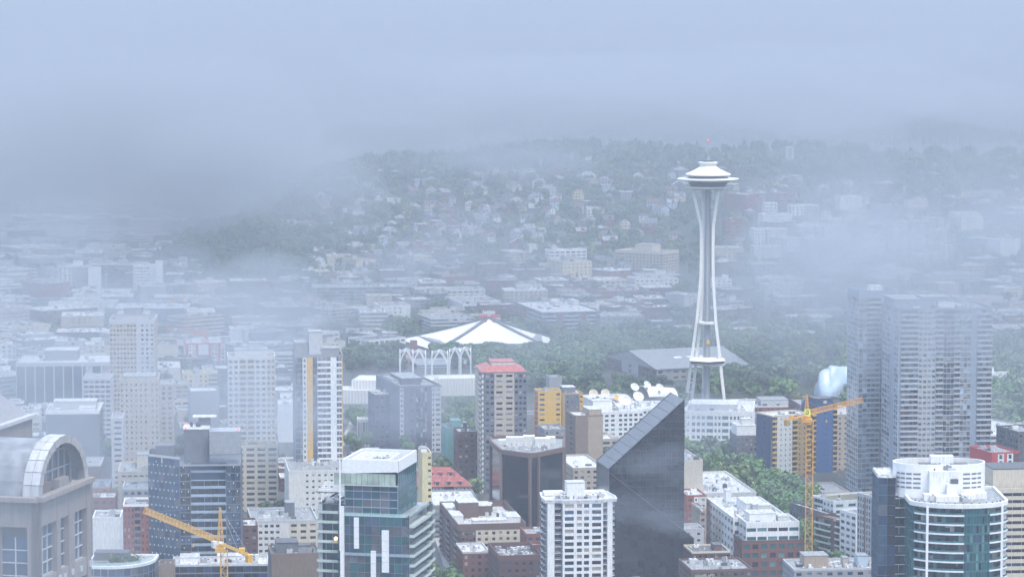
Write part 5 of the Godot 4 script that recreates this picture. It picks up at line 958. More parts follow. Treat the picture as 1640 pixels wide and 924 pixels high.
	house(0, -167.8, -3477.0, 13.2, 10.7, 8.6, -1, "offwhite", "grey", 2, 1, 1)
	house(0, -90.7, -3714.2, 10.2, 12.4, 6.2, 40, "beige", "roofgrey", 3, 2, 1)
	house(0, -151.5, -3550.2, 12.1, 12.5, 8.6, 91, "paleblue", "roofdark", 2, 1, 1)
	house(0, -5.7, -3473.1, 11.8, 9.6, 6.2, 3, "slate", "darkbrick", 2, 1, 2)
	house(0, -32.8, -3544.3, 9.0, 12.5, 7, -1, "cream", "slate", 1, 2, 2)
	house(0, -6.2, -3637.1, 14.6, 12.9, 6.2, 86, "white", "brown", 2, 2, 2)
	house(0, 72.1, -3442.7, 12.4, 13.0, 5.6, 92, "paleyellow", "brown", 1, 2, 3)
	house(0, 25.6, -3411.8, 11.2, 13.4, 8.6, 40, "white", "slate", 1, 1, 2)
	house(0, -113.4, -3542.2, 14.9, 12.8, 7, -49, "brick", "brown", 0, 1, 1)
	house(0, 23.7, -3770.0, 13.3, 9.0, 8.6, -4, "cream", "darkbrick", 2, 2, 2)
	house(0, 151.5, -3714.3, 11.9, 13.8, 7, -1, "paleblue", "roofdark", 1, 2, 4)
	house(0, -106.1, -3621.5, 12.1, 9.4, 7, 4, "lightgrey", "slate", 1, 2, 1)
	house(0, 125.4, -3697.9, 11.5, 9.9, 7, 41, "white", "slate", 1, 2, 3)
	house(0, 197.2, -3596.6, 14.4, 12.5, 6.2, 6, "lightgrey", "roofgrey", 2, 2, 4)
	house(0, 244.3, -3622.7, 9.7, 11.2, 7, -47, "brick", "grey", 2, 2, 4)
	house(0, 308.9, -3608.4, 11.4, 9.2, 6.2, -49, "cream", "roofdark", 1, 2, 5)
	house(0, 168.7, -3245.0, 11.8, 12.5, 5.6, -3, "beige", "brown", 2, 1, 4)
	house(0, 217.7, -3482.5, 12.2, 11.8, 5.6, 10, "white", "grey", 0, 1, 4)
	house(0, 426.2, -3592.0, 13.6, 12.8, 6.2, -49, "white", "grey", 1, 2, 5)
	house(0, 490.1, -3655.9, 13.2, 10.3, 7, -53, "brick", "grey", 2, 2, 6)
	house(0, 382.5, -3287.0, 14.0, 13.9, 8.6, 38, "cream", "grey", 0, 1, 5)
	house(0, 255.5, -3364.9, 9.5, 10.8, 8.6, 10, "grey", "grey", 2, 1, 4)
	house(0, 195.1, -3154.3, 10.1, 12.8, 5.6, 2, "white", "grey", 0, 0, 4)
	house(0, 481.7, -3533.7, 12.3, 9.3, 6.2, 39, "white", "brown", 2, 1, 6)
	house(0, 381.7, -3566.8, 13.7, 13.7, 5.6, 93, "white", "roofdark", 1, 2, 5)
	house(1, 576.7, -3625.3, 14.6, 10.0, 5.6, -51, "grey", "grey", 0, 2, 6)
	house(2, 609.6, -3712.4, 10.7, 12.4, 6.2, 89, "grey", "roofgrey", 0, 2, 6)
	house(0, 415.4, -3766.0, 9.6, 10.3, 6.2, -4, "paleyellow", "brown", 2, 2, 5)
	house(0, 391.9, -3471.0, 9.5, 12.2, 8.6, 39, "paleyellow", "roofdark", 0, 1, 5)
	house(0, 324.9, -3600.8, 12.3, 12.2, 8.6, 38, "beige", "roofwhite", 3, 2, 5)
	house(0, 456.9, -3311.2, 9.3, 10.0, 5.6, 40, "lightgrey", "roofdark", 2, 1, 6)
	house(0, 507.9, -3731.0, 15.0, 12.6, 7, 38, "lightgrey", "roofgrey", 1, 2, 6)
	house(0, 504.8, -3759.3, 14.9, 12.0, 5.6, -51, "white", "darkbrick", 0, 2, 6)
	house(0, 290.4, -3565.1, 11.1, 9.8, 5.6, 4, "beige", "brown", 1, 2, 4)
	house(0, 450.3, -3346.0, 11.8, 9.1, 8.6, 37, "grey", "roofdark", 2, 1, 6)
	house(0, 290.2, -3784.0, 10.5, 12.8, 6.2, 2, "white", "slate", 1, 2, 4)
	house(0, 422.7, -3347.7, 11.1, 13.1, 7, -47, "cream", "roofgrey", 1, 1, 6)
	house(0, 298.7, -3536.8, 13.5, 13.2, 6.2, -4, "paleyellow", "roofgrey", 0, 2, 5)
	house(0, 383.5, -3530.5, 10.0, 10.1, 6.2, 9, "beige", "brown", 2, 1, 5)
	house(0, 619.0, -3772.3, 13.5, 10.6, 8.6, 89, "grey", "grey", 1, 2, 6)
	house(0, 218.2, -3367.8, 14.7, 9.7, 6.2, 44, "grey", "darkbrick", 2, 1, 4)
	house(0, 195.9, -3657.0, 14.8, 11.8, 8.6, 38, "grey", "grey", 2, 2, 4)
	house(0, 475.9, -3760.8, 9.7, 14.0, 5.6, 6, "cream", "roofdark", 1, 2, 6)
	house(0, 448.8, -3447.6, 14.1, 10.8, 7, -48, "paleyellow", "grey", 1, 1, 6)
	house(0, 421.2, -3438.6, 10.2, 9.1, 8.6, 6, "white", "brown", 1, 1, 6)
	house(0, 350.8, -3788.8, 15.0, 12.9, 6.2, 10, "white", "roofdark", 0, 2, 5)
	house(0, 262.6, -3520.6, 10.4, 12.8, 7, 39, "paleblue", "darkbrick", 2, 1, 4)
	house(0, 237.8, -3476.1, 9.3, 13.6, 5.6, -49, "paleblue", "roofdark", 1, 1, 4)
	house(0, 540.1, -3782.4, 13.4, 12.3, 5.6, -50, "slate", "darkbrick", 0, 2, 6)
	house(0, 506.6, -3202.4, 9.5, 9.7, 7, -47, "paleyellow", "roofdark", 2, 0, 6)
	house(0, 484.2, -3410.3, 11.7, 12.4, 5.6, -49, "brick", "grey", 1, 1, 6)
	house(0, 259.4, -3447.3, 15.0, 9.7, 7, 44, "brick", "slate", 0, 1, 4)
	house(0, 337.5, -3366.9, 9.8, 10.7, 8.6, -0, "white", "brown", 2, 1, 5)
	house(0, 560.6, -3484.6, 13.2, 9.0, 8.6, 6, "grey", "darkbrick", 1, 1, 6)
	house(0, 394.6, -3406.6, 13.3, 12.7, 7, -49, "brick", "roofdark", 0, 1, 5)
	house(0, 353.3, -3485.5, 13.8, 9.4, 5.6, 89, "brick", "darkbrick", 1, 1, 5)
	house(0, 505.7, -3298.7, 14.6, 10.2, 7, 6, "grey", "brown", 0, 1, 6)
	house(0, 349.6, -3522.1, 13.8, 13.9, 7, 88, "paleyellow", "roofgrey", 2, 1, 5)
	house(0, 244.7, -3671.0, 11.8, 10.9, 8.6, -50, "brick", "slate", 2, 2, 4)
	house(0, 509.4, -3519.9, 10.2, 9.3, 6.2, 1, "paleyellow", "darkbrick", 1, 1, 6)
	house(0, 522.7, -3435.8, 11.0, 10.7, 6.2, 0, "paleblue", "slate", 1, 1, 6)
	house(0, 404.0, -3376.7, 11.9, 12.2, 6.2, 93, "white", "brown", 0, 1, 6)
	house(0, 185.4, -3474.5, 12.1, 9.3, 5.6, 11, "cream", "grey", 1, 1, 4)
	house(0, 390.5, -3428.8, 10.7, 12.8, 6.2, 8, "white", "roofwhite", 3, 1, 5)
	house(0, 359.7, -3271.4, 13.5, 12.6, 5.6, 7, "slate", "brown", 2, 1, 5)
	house(0, 238.2, -3353.9, 11.7, 12.2, 6.2, 12, "brick", "roofdark", 1, 1, 4)
	house(0, 428.2, -3464.2, 10.6, 12.8, 8.6, -0, "white", "roofdark", 2, 1, 6)
	house(0, 192.3, -3500.2, 9.5, 9.3, 5.6, -51, "grey", "slate", 2, 1, 4)
	house(0, 251.3, -3562.0, 11.2, 13.0, 5.6, 0, "paleyellow", "roofwhite", 3, 2, 4)
	house(0, 309.2, -3463.7, 10.4, 12.6, 5.6, 1, "cream", "slate", 1, 1, 5)
	house(0, 233.8, -3213.1, 11.7, 9.7, 5.6, 91, "beige", "slate", 0, 0, 4)
	house(0, 213.1, -3561.5, 13.2, 10.9, 5.6, 88, "lightgrey", "brown", 2, 2, 4)
	house(0, 242.7, -3588.4, 13.1, 11.6, 7, -51, "beige", "roofdark", 2, 2, 4)
	house(0, 599.9, -3673.4, 10.6, 10.8, 8.6, 9, "grey", "slate", 1, 2, 6)
	house(0, 276.7, -3472.6, 11.0, 13.0, 8.6, 39, "lightgrey", "roofgrey", 2, 1, 4)
	house(0, 310.6, -3760.0, 11.7, 12.5, 6.2, 92, "white", "grey", 2, 2, 4)
	house(0, 443.3, -3524.3, 10.8, 10.7, 6.2, 6, "beige", "roofgrey", 1, 1, 6)
	house(0, 483.0, -3715.3, 14.0, 11.1, 5.6, 40, "white", "roofgrey", 3, 2, 6)
	house(0, 282.6, -3183.2, 9.9, 11.0, 7, 10, "paleyellow", "roofdark", 2, 0, 5)
	house(0, 311.1, -3780.2, 11.3, 13.6, 8.6, 2, "paleyellow", "roofdark", 0, 2, 4)
	# satellite dishes on the white broadcasting roof
	dish(73.1, -2030, 18, 4.3, "largest white satellite dish, left of its cluster", 15)
	dish(82.9, -2052, 18, 3.7, "white satellite dish half hidden right of the largest one", 20)
	dish(81.8, -2085, 21, 3.0, "raised white satellite dish at the back of the cluster", 25)
	dish(90.8, -2100, 21, 2.8, "back satellite dish tilted to the right", 40)
	dish(98.7, -2090, 20, 3.0, "rightmost satellite dish above the black wedge", 30)
	dish(69.3, -2060, 18, 2.0, "small orange satellite dish left of the cluster", 15, 38.0, "gold")
	dish(53.0, -2035, 23, 3.0, "cream satellite dish on the left stepped roof", 10, 30.0, "cream")
	dish(60.8, -2036, 23, 3.0, "second cream dish beside it on the stepped roof", 10, 30.0, "cream")
	crane("yellow tower crane with its long jib to the left before the dotted tower", Vector3(-115.1, 0, -1225), 66.5, 2.6, Vector3(-37, 0, -72), 84, 31, 14.5, C.gold, false)
	crane("orange tower crane standing over trees with a square sign on its head", Vector3(141.9, 0, -1500), 81, 3.3, Vector3(32, 0, -50), 60, 22, 10, C.gold * Color(1, .86, .8), true)
	crane("distant orange tower crane faint in the mist on the left", Vector3(-274.6, 0, -2620), 30, 2.2, Vector3(30, 0, 4), 32, 12, 6, C.orange, false)
	# small things
	car("white car on the street beside the small brick building", -34.0, -1455, 8, "white", "cars in the streets")
	car("dark grey car on the street beside the long dark brown block", -33.3, -1490, 8, "darkgrey", "cars in the streets")
	car("red car on the street right of the white-crowned tower", -37.2, -1530, 8, "red", "cars in the streets")
	car("light grey car on the street beside the square of trees", -107.2, -1560, -12, "lightgrey", "cars in the streets")
	car("navy car on the street beside the square, farther up", -106.7, -1590, -12, "navy", "cars in the streets")
	car("black car on the street before the long pale podium", -107.4, -1640, -12, "black", "cars in the streets")
	car("silver car on the street right of the yellow-striped tower", -102.8, -1990, -12, "steel", "cars in the streets")
	car("white car on the street higher up right of the yellow-striped tower", -103.7, -2040, -12, "white", "cars in the streets")
	car("dark grey car on the street by the foot of the yellow-striped tower", -101.8, -1940, -12, "darkgrey", "cars in the streets")
	car("red car on the street in the canyon by the cream block", -197.5, -1560, 8, "red", "cars in the streets")
	car("light grey car on the street in the canyon below the stepped block", -211.3, -1660, 8, "lightgrey", "cars in the streets")
	car("navy car on the street at the far end of the canyon", -225.9, -1760, 8, "navy", "cars in the streets")
	car("black car on the street beside the orange crane", 153.5, -1540, 4, "black", "cars in the streets")
	car("silver car on the street under the trees near the orange crane", 154.8, -1585, 20, "steel", "cars in the streets")
	# mist: banks and wisps drifting between the towers
	mist_banks()
	grow(-100.5, -23.2, -112.3, -25.9, 1930, 2160, 34, 9, 15, [0, 1, 2, 3], "tree among the pavilions left of the slate apartment tower", "trees below the white arches")
	grow(-42.4, -14.1, -47.1, -15.7, 1760, 1960, 14, 9, 14, [0, 2, 3], "tree beside the small teal gabled building", "trees by the teal building")
	grow(-135.3, -107.6, -144.9, -115.3, 1530, 1640, 26, 9, 14, [0, 1, 3], "tree in the square below the cream seven-storey block", "trees in the square")
	grow(-37.7, -23.2, -39.7, -24.4, 1440, 1520, 12, 7, 11, [0, 2, 3], "street tree beside the smaller brick building at the bottom edge", "street trees by the brick buildings")
	grow(26.3, 41.2, 28.6, 44.6, 1640, 1780, 22, 10, 15, [0, 1, 3], "tree between the dark octagon and the black wedge", "trees by the black wedge")
	grow(93.8, 134.8, 108.0, 155.1, 1700, 1960, 30, 9, 15, [0, 1, 2, 3], "tree in the misty grove below the long white office", "trees below the white office")
	grow(123.0, 154.9, 139.0, 175.0, 1590, 1800, 60, 11, 17, [0, 0, 3], "tree beside the white office, below the blue tower", "trees by the blue tower")
	grow(133.0, 151.7, 150.2, 171.2, 1450, 1640, 24, 9, 14, [0, 3, 1], "street tree along the road right of the orange crane", "street trees by the crane")
	grow(56.1, 76.1, 58.6, 79.5, 2000, 2090, 6, 8, 12, [0, 2], "tree before the white office with dishes", "trees by the dishes")
	grow(293.1, 319.8, 354.0, 386.2, 1900, 2300, 36, 12, 20, [0, 1, 3], "tree in the grove right of the twin glass towers", "trees by the twin towers")
	grow(176.3, 240.9, 191.7, 261.9, 2150, 2340, 22, 9, 15, [0, 2, 3], "park tree around the pale blue wave museum", "trees around the wave museum")
	grow(-22.7, 61.3, -24.2, 65.3, 2270, 2420, 46, 12, 18, [0, 1, 3, 3], "park tree in the dense belt below the arena roof", "park trees below the arena")
	grow(256.4, 355.9, 642.8, 892.4, 1500, 3800, 500, 8, 16, [0, 1, 2, 3], "", "", true)
	grow(31.4, 67.7, 33.7, 72.7, 2420, 2600, 60, 9, 14, [0, 1, 3], "", "", true)
	grow(-62.3, 33.6, -64.9, 35.0, 2400, 2500, 200, 8, 12, [0, 1, 3], "", "", true)
	grow(-18.1, 61.0, -19.3, 65.3, 2260, 2420, 150, 11, 16, [0, 1, 3], "", "", true)
	grow(65.5, 203.9, 71.1, 221.3, 2430, 2640, 240, 10, 16, [0, 1, 3], "", "", true)
	grow(128.7, 186.5, 135.0, 195.6, 2220, 2330, 30, 8, 12, [0, 2], "", "", true)
	grow(46.0, 122.6, 48.3, 128.7, 2190, 2300, 40, 7, 11, [0, 2, 3], "", "", true)
	grow(155.0, 264.4, 180.5, 307.9, 2280, 2660, 170, 10, 18, [0, 1, 2, 3], "", "", true)
	grow(-123.6, -85.6, -135.0, -93.4, 2380, 2600, 60, 9, 14, [0, 1], "", "", true)
	grow(308.4, 344.4, 393.6, 439.6, 2000, 2560, 120, 12, 20, [0, 1], "", "", true)
	grow(-204.0, 449.8, -237.1, 522.9, 2620, 3050, 620, 6, 13, [0, 1, 2, 3, 5], "", "", true)
	grow(-231.0, 522.9, -294.9, 667.4, 3050, 3900, 2300, 6, 14, [0, 0, 1, 1, 2, 3, 5], "", "", true)
	grow(-282.6, 623.2, -308.8, 681.0, 3640, 3980, 1000, 10, 21, [0, 1, 1, 4, 5], "", "", true)
	grow(-340.9, -191.4, -419.8, -235.7, 3000, 3700, 1500, 9, 17, [1, 1, 0, 5], "", "", true)
	grow(-386.9, -171.0, -616.4, -272.4, 2250, 3600, 420, 6, 12, [0, 1, 2, 3], "", "", true)
	grow(-66.7, 978.6, -77.4, 1135.1, 5600, 6500, 2600, 9, 18, [1, 4, 5, 5], "", "", true)
	grow(-238.8, -116.0, -314.9, -153.0, 1700, 2250, 60, 7, 11, [0, 1], "", "", true)
	grow(-13.3, 159.0, -16.0, 192.2, 1650, 2000, 70, 7, 12, [0, 1, 3], "", "", true)
	grow(-104.2, 41.7, -107.4, 42.9, 2610, 2690, 70, 9, 13, [0, 1, 3], "", "", true)
	plant_grove()
	lamps()


func mist(label: String, at: Vector3, size: Vector3, dens: float, shade := 1.0) -> void:
	var f := FogVolume.new()
	f.name = numbered("mist_bank")
	f.shape = RenderingServer.FOG_VOLUME_SHAPE_ELLIPSOID
	f.size = size
	f.position = at
	f.rotation_degrees = Vector3(0, rng.randf_range(-25, 25), rng.randf_range(-14, 14)) if size.x < 900 else Vector3.ZERO
	var m := FogMaterial.new()
	m.density = dens
	m.albedo = Color(.75, .79, .84) * shade
	f.material = m
	tag(f, label, "mist", "banks of drifting mist", "stuff")
	add_child(f)

# a bank made of n soft puffs
func bank(label: String, at: Vector3, size: Vector3, dens: float, n: int, shade := 1.07) -> void:
	for i in n:
		var o := Vector3(rng.randf_range(-.36, .36), rng.randf_range(-.34, .34), rng.randf_range(-.36, .36)) * size
		mist(label, at + o, size * Vector3(rng.randf_range(.36, .72), rng.randf_range(.36, .70), rng.randf_range(.36, .72)), dens * rng.randf_range(.6, 1.3), shade)

func mist_banks() -> void:
	mist("faint haze over the whole city", Vector3(0, 100, -1500), Vector3(5000, 1400, 5600), .00009, 1.06)
	mist("even mist over the hill and everything beyond it", Vector3(0, 60, -4700), Vector3(9000, 1300, 5000), .00036)
	mist("low cloud over the water behind the far ridge", Vector3(0, 100, -11500), Vector3(16000, 700, 7000), .0005)
	bank("bright gap in the cloud over the far ridge", Vector3(300, 138, -4900), Vector3(900, 120, 1500), .0008, 16, 1.19)
	mist("thin veil before the stone tower", Vector3(-52, 236, -230), Vector3(46, 74, 190), .0040)
	bank("thick cloud hiding the plain at the upper left", Vector3(-465.5, 120, -3500), Vector3(514, 243, 900), 0.001188, 18, 1.10)
	bank("cloud creeping over the left shoulder of the hill", Vector3(-220.3, 115, -3080), Vector3(245, 116, 420), 0.001183, 16, 1.10)
	bank("thin cloud on the hill crest", Vector3(-13.9, 109, -3500), Vector3(264, 63, 400), 0.001307, 8)
	bank("pale mist drifting left of the arena", Vector3(-148.7, 51, -2330), Vector3(158, 84, 260), 0.001710, 16)
	bank("thin mist over the roofs left of the hill foot", Vector3(-239.4, 44, -2450), Vector3(186, 64, 300), 0.001395, 8)
	bank("mist over the flat roofs at the left edge", Vector3(-304.3, 82, -2150), Vector3(180, 111, 400), 0.000575, 16)
	bank("mist lying among the pale towers on the left", Vector3(-177.0, 92, -1500), Vector3(156, 90, 380), 0.000500, 22)
	bank("mist between the yellow-striped tower and the pale towers", Vector3(-121.6, 93, -1560), Vector3(87, 75, 240), 0.000872, 12)
	bank("dense wisp at the left edge", Vector3(-140.3, 175, -900), Vector3(47, 47, 300), 0.000837, 10)
	bank("thin veil before the dotted tower", Vector3(-93.7, 159, -900), Vector3(65, 47, 260), 0.000715, 9)
	bank("wisp trailing across the black wedge tower", Vector3(56.1, 61, -1330), Vector3(59, 13, 80), 0.001511, 9)
	bank("ragged wisp across the upper face of the black wedge", Vector3(63.9, 86, -1330), Vector3(48, 14, 80), 0.001511, 9)
	bank("low streak of mist before the black wedge", Vector3(52.1, 78, -1300), Vector3(63, 8, 80), 0.001395, 6)
	bank("wisp above the crown of the glass tower", Vector3(-59.8, 125, -1150), Vector3(60, 28, 120), 0.001743, 6)
	bank("mist wrapping the tops of the twin towers", Vector3(215.5, 138, -1590), Vector3(184, 86, 190), 0.001440, 26)
	bank("mist drifting right of the needle", Vector3(220.0, 82, -2350), Vector3(140, 150, 300), 0.000732, 16)
	bank("mist on the slope at the right edge", Vector3(374.0, 96, -2850), Vector3(306, 170, 420), 0.000772, 16)
	bank("faint mist behind the needle shaft", Vector3(81.9, 56, -2280), Vector3(273, 109, 200), 0.001171, 10)
	bank("wisp by the foot of the long white office", Vector3(104.2, 52, -1680), Vector3(54, 47, 120), 0.002490, 7)
	bank("thin veil before the arena and the slate tower", Vector3(-44.4, 58, -1850), Vector3(126, 67, 180), 0.001446, 9)
	bank("haze over the trees at the right edge", Vector3(303.9, 48, -1900), Vector3(61, 76, 200), 0.002092, 5)
	bank("faint veil over the lower hillside", Vector3(-32.9, 64, -2750), Vector3(361, 77, 300), 0.000872, 8)


# ---------------------------------------------------------------- materials
func noise_tex(freq: float, lo: float, hi: float, sd: int, oct := 4, size := 512) -> NoiseTexture2D:
	var f := FastNoiseLite.new()
	f.noise_type = FastNoiseLite.TYPE_SIMPLEX_SMOOTH
	f.frequency = freq
	f.seed = sd
	f.fractal_octaves = oct
	var t := NoiseTexture2D.new()
	t.width = size; t.height = size
	t.seamless = true
	t.noise = f
	var g := Gradient.new()
	g.set_color(0, Color(lo, lo, lo)); g.set_color(1, Color(hi, hi, hi))
	g.set_offset(0, .25); g.set_offset(1, .75)
	t.color_ramp = g
	return t

func mat(called: String, rough: float, tex: Texture2D = null, scale := .05, metal := 0.0, spec := .5) -> StandardMaterial3D:
	var m := StandardMaterial3D.new()
	m.resource_name = called
	m.vertex_color_use_as_albedo = true
	m.roughness = rough
	m.metallic = metal
	m.metallic_specular = spec
	if tex:
		m.albedo_texture = tex
		m.uv1_triplanar = true
		m.uv1_world_triplanar = true
		m.uv1_scale = Vector3.ONE * scale
	M[called] = m
	return m

func materials() -> void:
	var grime := noise_tex(.012, .90, 1.0, 3)
	var blotch := noise_tex(.014, .74, 1.0, 5)
	var fine := noise_tex(.05, .70, 1.0, 8)
	var streak := mat("wall", .85, noise_tex(.02, .89, 1.0, 3), .045)
	streak.uv1_scale = Vector3(.16, .018, .16)
	mat("roof", .42, blotch, .06)
	mat("paint", .5, noise_tex(.012, .95, 1.0, 4), .08)
	mat("glass", .10, noise_tex(.01, .82, 1.0, 21), .03, .25, .6)
	mat("mirror", .1, noise_tex(.012, .8, 1.0, 22), .02, .25, .6)
	mat("metal", .35, grime, .1, .6)
	mat("titanium", .45, noise_tex(.02, .9, 1.0, 31), .05, .2)
	mat("brickwork", .9, fine, .3)
	mat("soil", .95, noise_tex(.03, .55, 1.0, 41, 5), .02)
	mat("asphalt", .45, noise_tex(.03, .75, 1.0, 44), .05)
	mat("bark", .9)
	var leaf := mat("leaf", .75)
	leaf.backlight = Color(.14, .2, .06)
	var red := mat("beacon", .5)
	red.vertex_color_use_as_albedo = false
	red.albedo_color = Color(.6, .05, .05)
	red.emission_enabled = true
	red.emission = Color(1, .12, .12)
	red.emission_energy_multiplier = 1.6
	var warm := mat("warm_lamp", .5)
	warm.vertex_color_use_as_albedo = false
	warm.emission_enabled = true
	warm.emission = Color(1, .62, .25)
	warm.emission_energy_multiplier = 1.5
	var sea := StandardMaterial3D.new()
	sea.albedo_color = Color(.16, .2, .24)
	sea.roughness = .3
	M["sea"] = sea
	var rail := StandardMaterial3D.new()      # clear balcony glass
	rail.transparency = BaseMaterial3D.TRANSPARENCY_ALPHA
	rail.albedo_color = Color(.75, .9, .9, .28)
	rail.roughness = .08
	M["rail"] = rail
	for k in ["glassdark", "glassblue", "glassgrey", "glassteal", "lightgrey", "beige", "teal", "black", "slate", "grey", "navy", "spandrel", "paleblue", "steel"]:
		var g := StandardMaterial3D.new()
		var col: Color = C[k]
		g.albedo_color = col.linear_to_srgb()
		g.roughness = .12
		g.metallic = .2
		glass_kinds[k] = g


# ---------------------------------------------------------------- the lie of the land
func sst(a: float, b: float, x: float) -> float:
	return smoothstep(a, b, x)

func land(x: float, z: float) -> float:
	var d := -z
	var wob := 26.0 * sin(x * .011 + 1.3) + 14.0 * sin(x * .027)
	var hill := 85.0 * sst(2720.0, 3880.0, d + wob) * (1.0 - .8 * sst(3950.0, 5300.0, d))
	hill = maxf(hill, 12.0 * sst(2600, 3000, d) * (1.0 - sst(4000, 4600, d)))
	hill *= sst(-430.0, -235.0, x + 20.0 * sin(d * .012) - (d - 3300.0) * .06)
	var crest := 1.0 + .05 * sin(x * .006 + .8) + .03 * sin(x * .021)
	hill *= crest * (1.0 - .26 * (1.0 - sst(-330.0, 20.0, x)))
	var far := 24.0 * sst(5300.0, 6100.0, d) * (1.0 - sst(6900.0, 8200.0, d)) * sst(-420.0, 130.0, x)
	far *= 1.0 + .06 * sin(x * .0085 + 2.2) + .05 * sin(x * .019 + .5)
	var bay := -9.0 * sst(4320.0, 4420.0, d) * (1.0 - sst(-560.0, -300.0, x)) - 9.0 * sst(8200.0, 8700.0, d)
	bay -= 9.0 * sst(-900.0, -1300.0, x) * sst(2500, 3000, d)
	return 2.0 * (1.0 - sst(3000.0, 2500.0, d)) * 0.0 + hill + far + bay

func on(x: float, z: float) -> Vector3:
	return Vector3(x, land(x, z), z)

func terrain() -> void:
	var mb := MB.new()
	var xs := []
	var zs := []
	var x := -4200.0
	while x <= 4200.0:
		xs.append(x)
		x += 40.0 if absf(x) < 800.0 else 340.0
	var d := -2500.0
	while d < 9400.0:
		zs.append(-d)
		d += 500.0 if d < 1000.0 else 40.0 if d < 6600.0 else 120.0
	var fn := FastNoiseLite.new()
	fn.frequency = .006
	fn.seed = 9
	for i in xs.size() - 1:
		for j in zs.size() - 1:
			var a := on(xs[i], zs[j]); var b := on(xs[i + 1], zs[j]); var e := on(xs[i + 1], zs[j + 1]); var f := on(xs[i], zs[j + 1])
			var k := fn.get_noise_2d(a.x, a.z)
			var dd := -a.z
			var city := Color(.12, .122, .125)
			var grass := Color(.05, .075, .028)
			var mixv := clampf((a.y - 4.0) / 14.0, 0, 1) * .85 + (.35 if k > .15 else 0.0)
			if dd > 2150 and dd < 2560 and a.x > -90 and a.x < 420:
				mixv = maxf(mixv, .7 if k > -.2 else .25)
			mb.quad(a, b, e, f, city.lerp(grass, clampf(mixv, 0, 1)))
	ground("ground", mb, M.soil)
	var sea := MB.new()
	sea.quad(Vector3(-26000, -3, 9000), Vector3(26000, -3, 9000), Vector3(26000, -3, -42000), Vector3(-26000, -3, -42000), Color.WHITE)
	ground("water", sea, M.sea)


# ---------------------------------------------------------------- facades
func pane(k: Dictionary, o: Vector3, u: Vector3, nn: Vector3, w: float, h: float, gp: String) -> void:
	var list: Array = GP[gp]
	var key: String = list[rng.randi() % list.size()]
	if k.single > 0:
		k.single -= 1
		var id := "%.2f %.2f" % [w, h]
		if not shared.has(id):
			var m := MB.new()
			m.quad(Vector3(0, 0, 0), Vector3(w, 0, 0), Vector3(w, h, 0), Vector3(0, h, 0), Color.WHITE)
			m.box(Vector3(w / 2, h / 2, .03), Vector3(.08, h - .02, .05), Color.WHITE)
			m.box(Vector3(w / 2, h * .32, .03), Vector3(w - .02, .07, .04), Color.WHITE)
			shared[id] = m.mesh()
		k.panes.append([shared[id], glass_kinds[key], Transform3D(Basis(u, Vector3.UP, nn), o)])
		return
	k.glass.quad(o, o + u * w, o + u * w + Vector3.UP * h, o + Vector3.UP * h, jit(C[key], .25))
	if h > 1.0 and gp in ["std", "condo", "pale", "mist"] and rng.randf() < .34:      # a blind or curtain drawn part of the way
		var b := o + nn * .03
		var t := h * rng.randf_range(.25, .7)
		var x0 := 0.06 if rng.randf() < .6 else w * rng.randf_range(.3, .6)
		k.glass.quad(b + u * x0 + Vector3.UP * (h - t), b + u * (w - .06) + Vector3.UP * (h - t), b + u * (w - .06) + Vector3.UP * (h - .05), b + u * x0 + Vector3.UP * (h - .05), jit(C[["grey", "lightgrey", "slate", "beige", "glassgrey"][rng.randi() % 5]], .2))

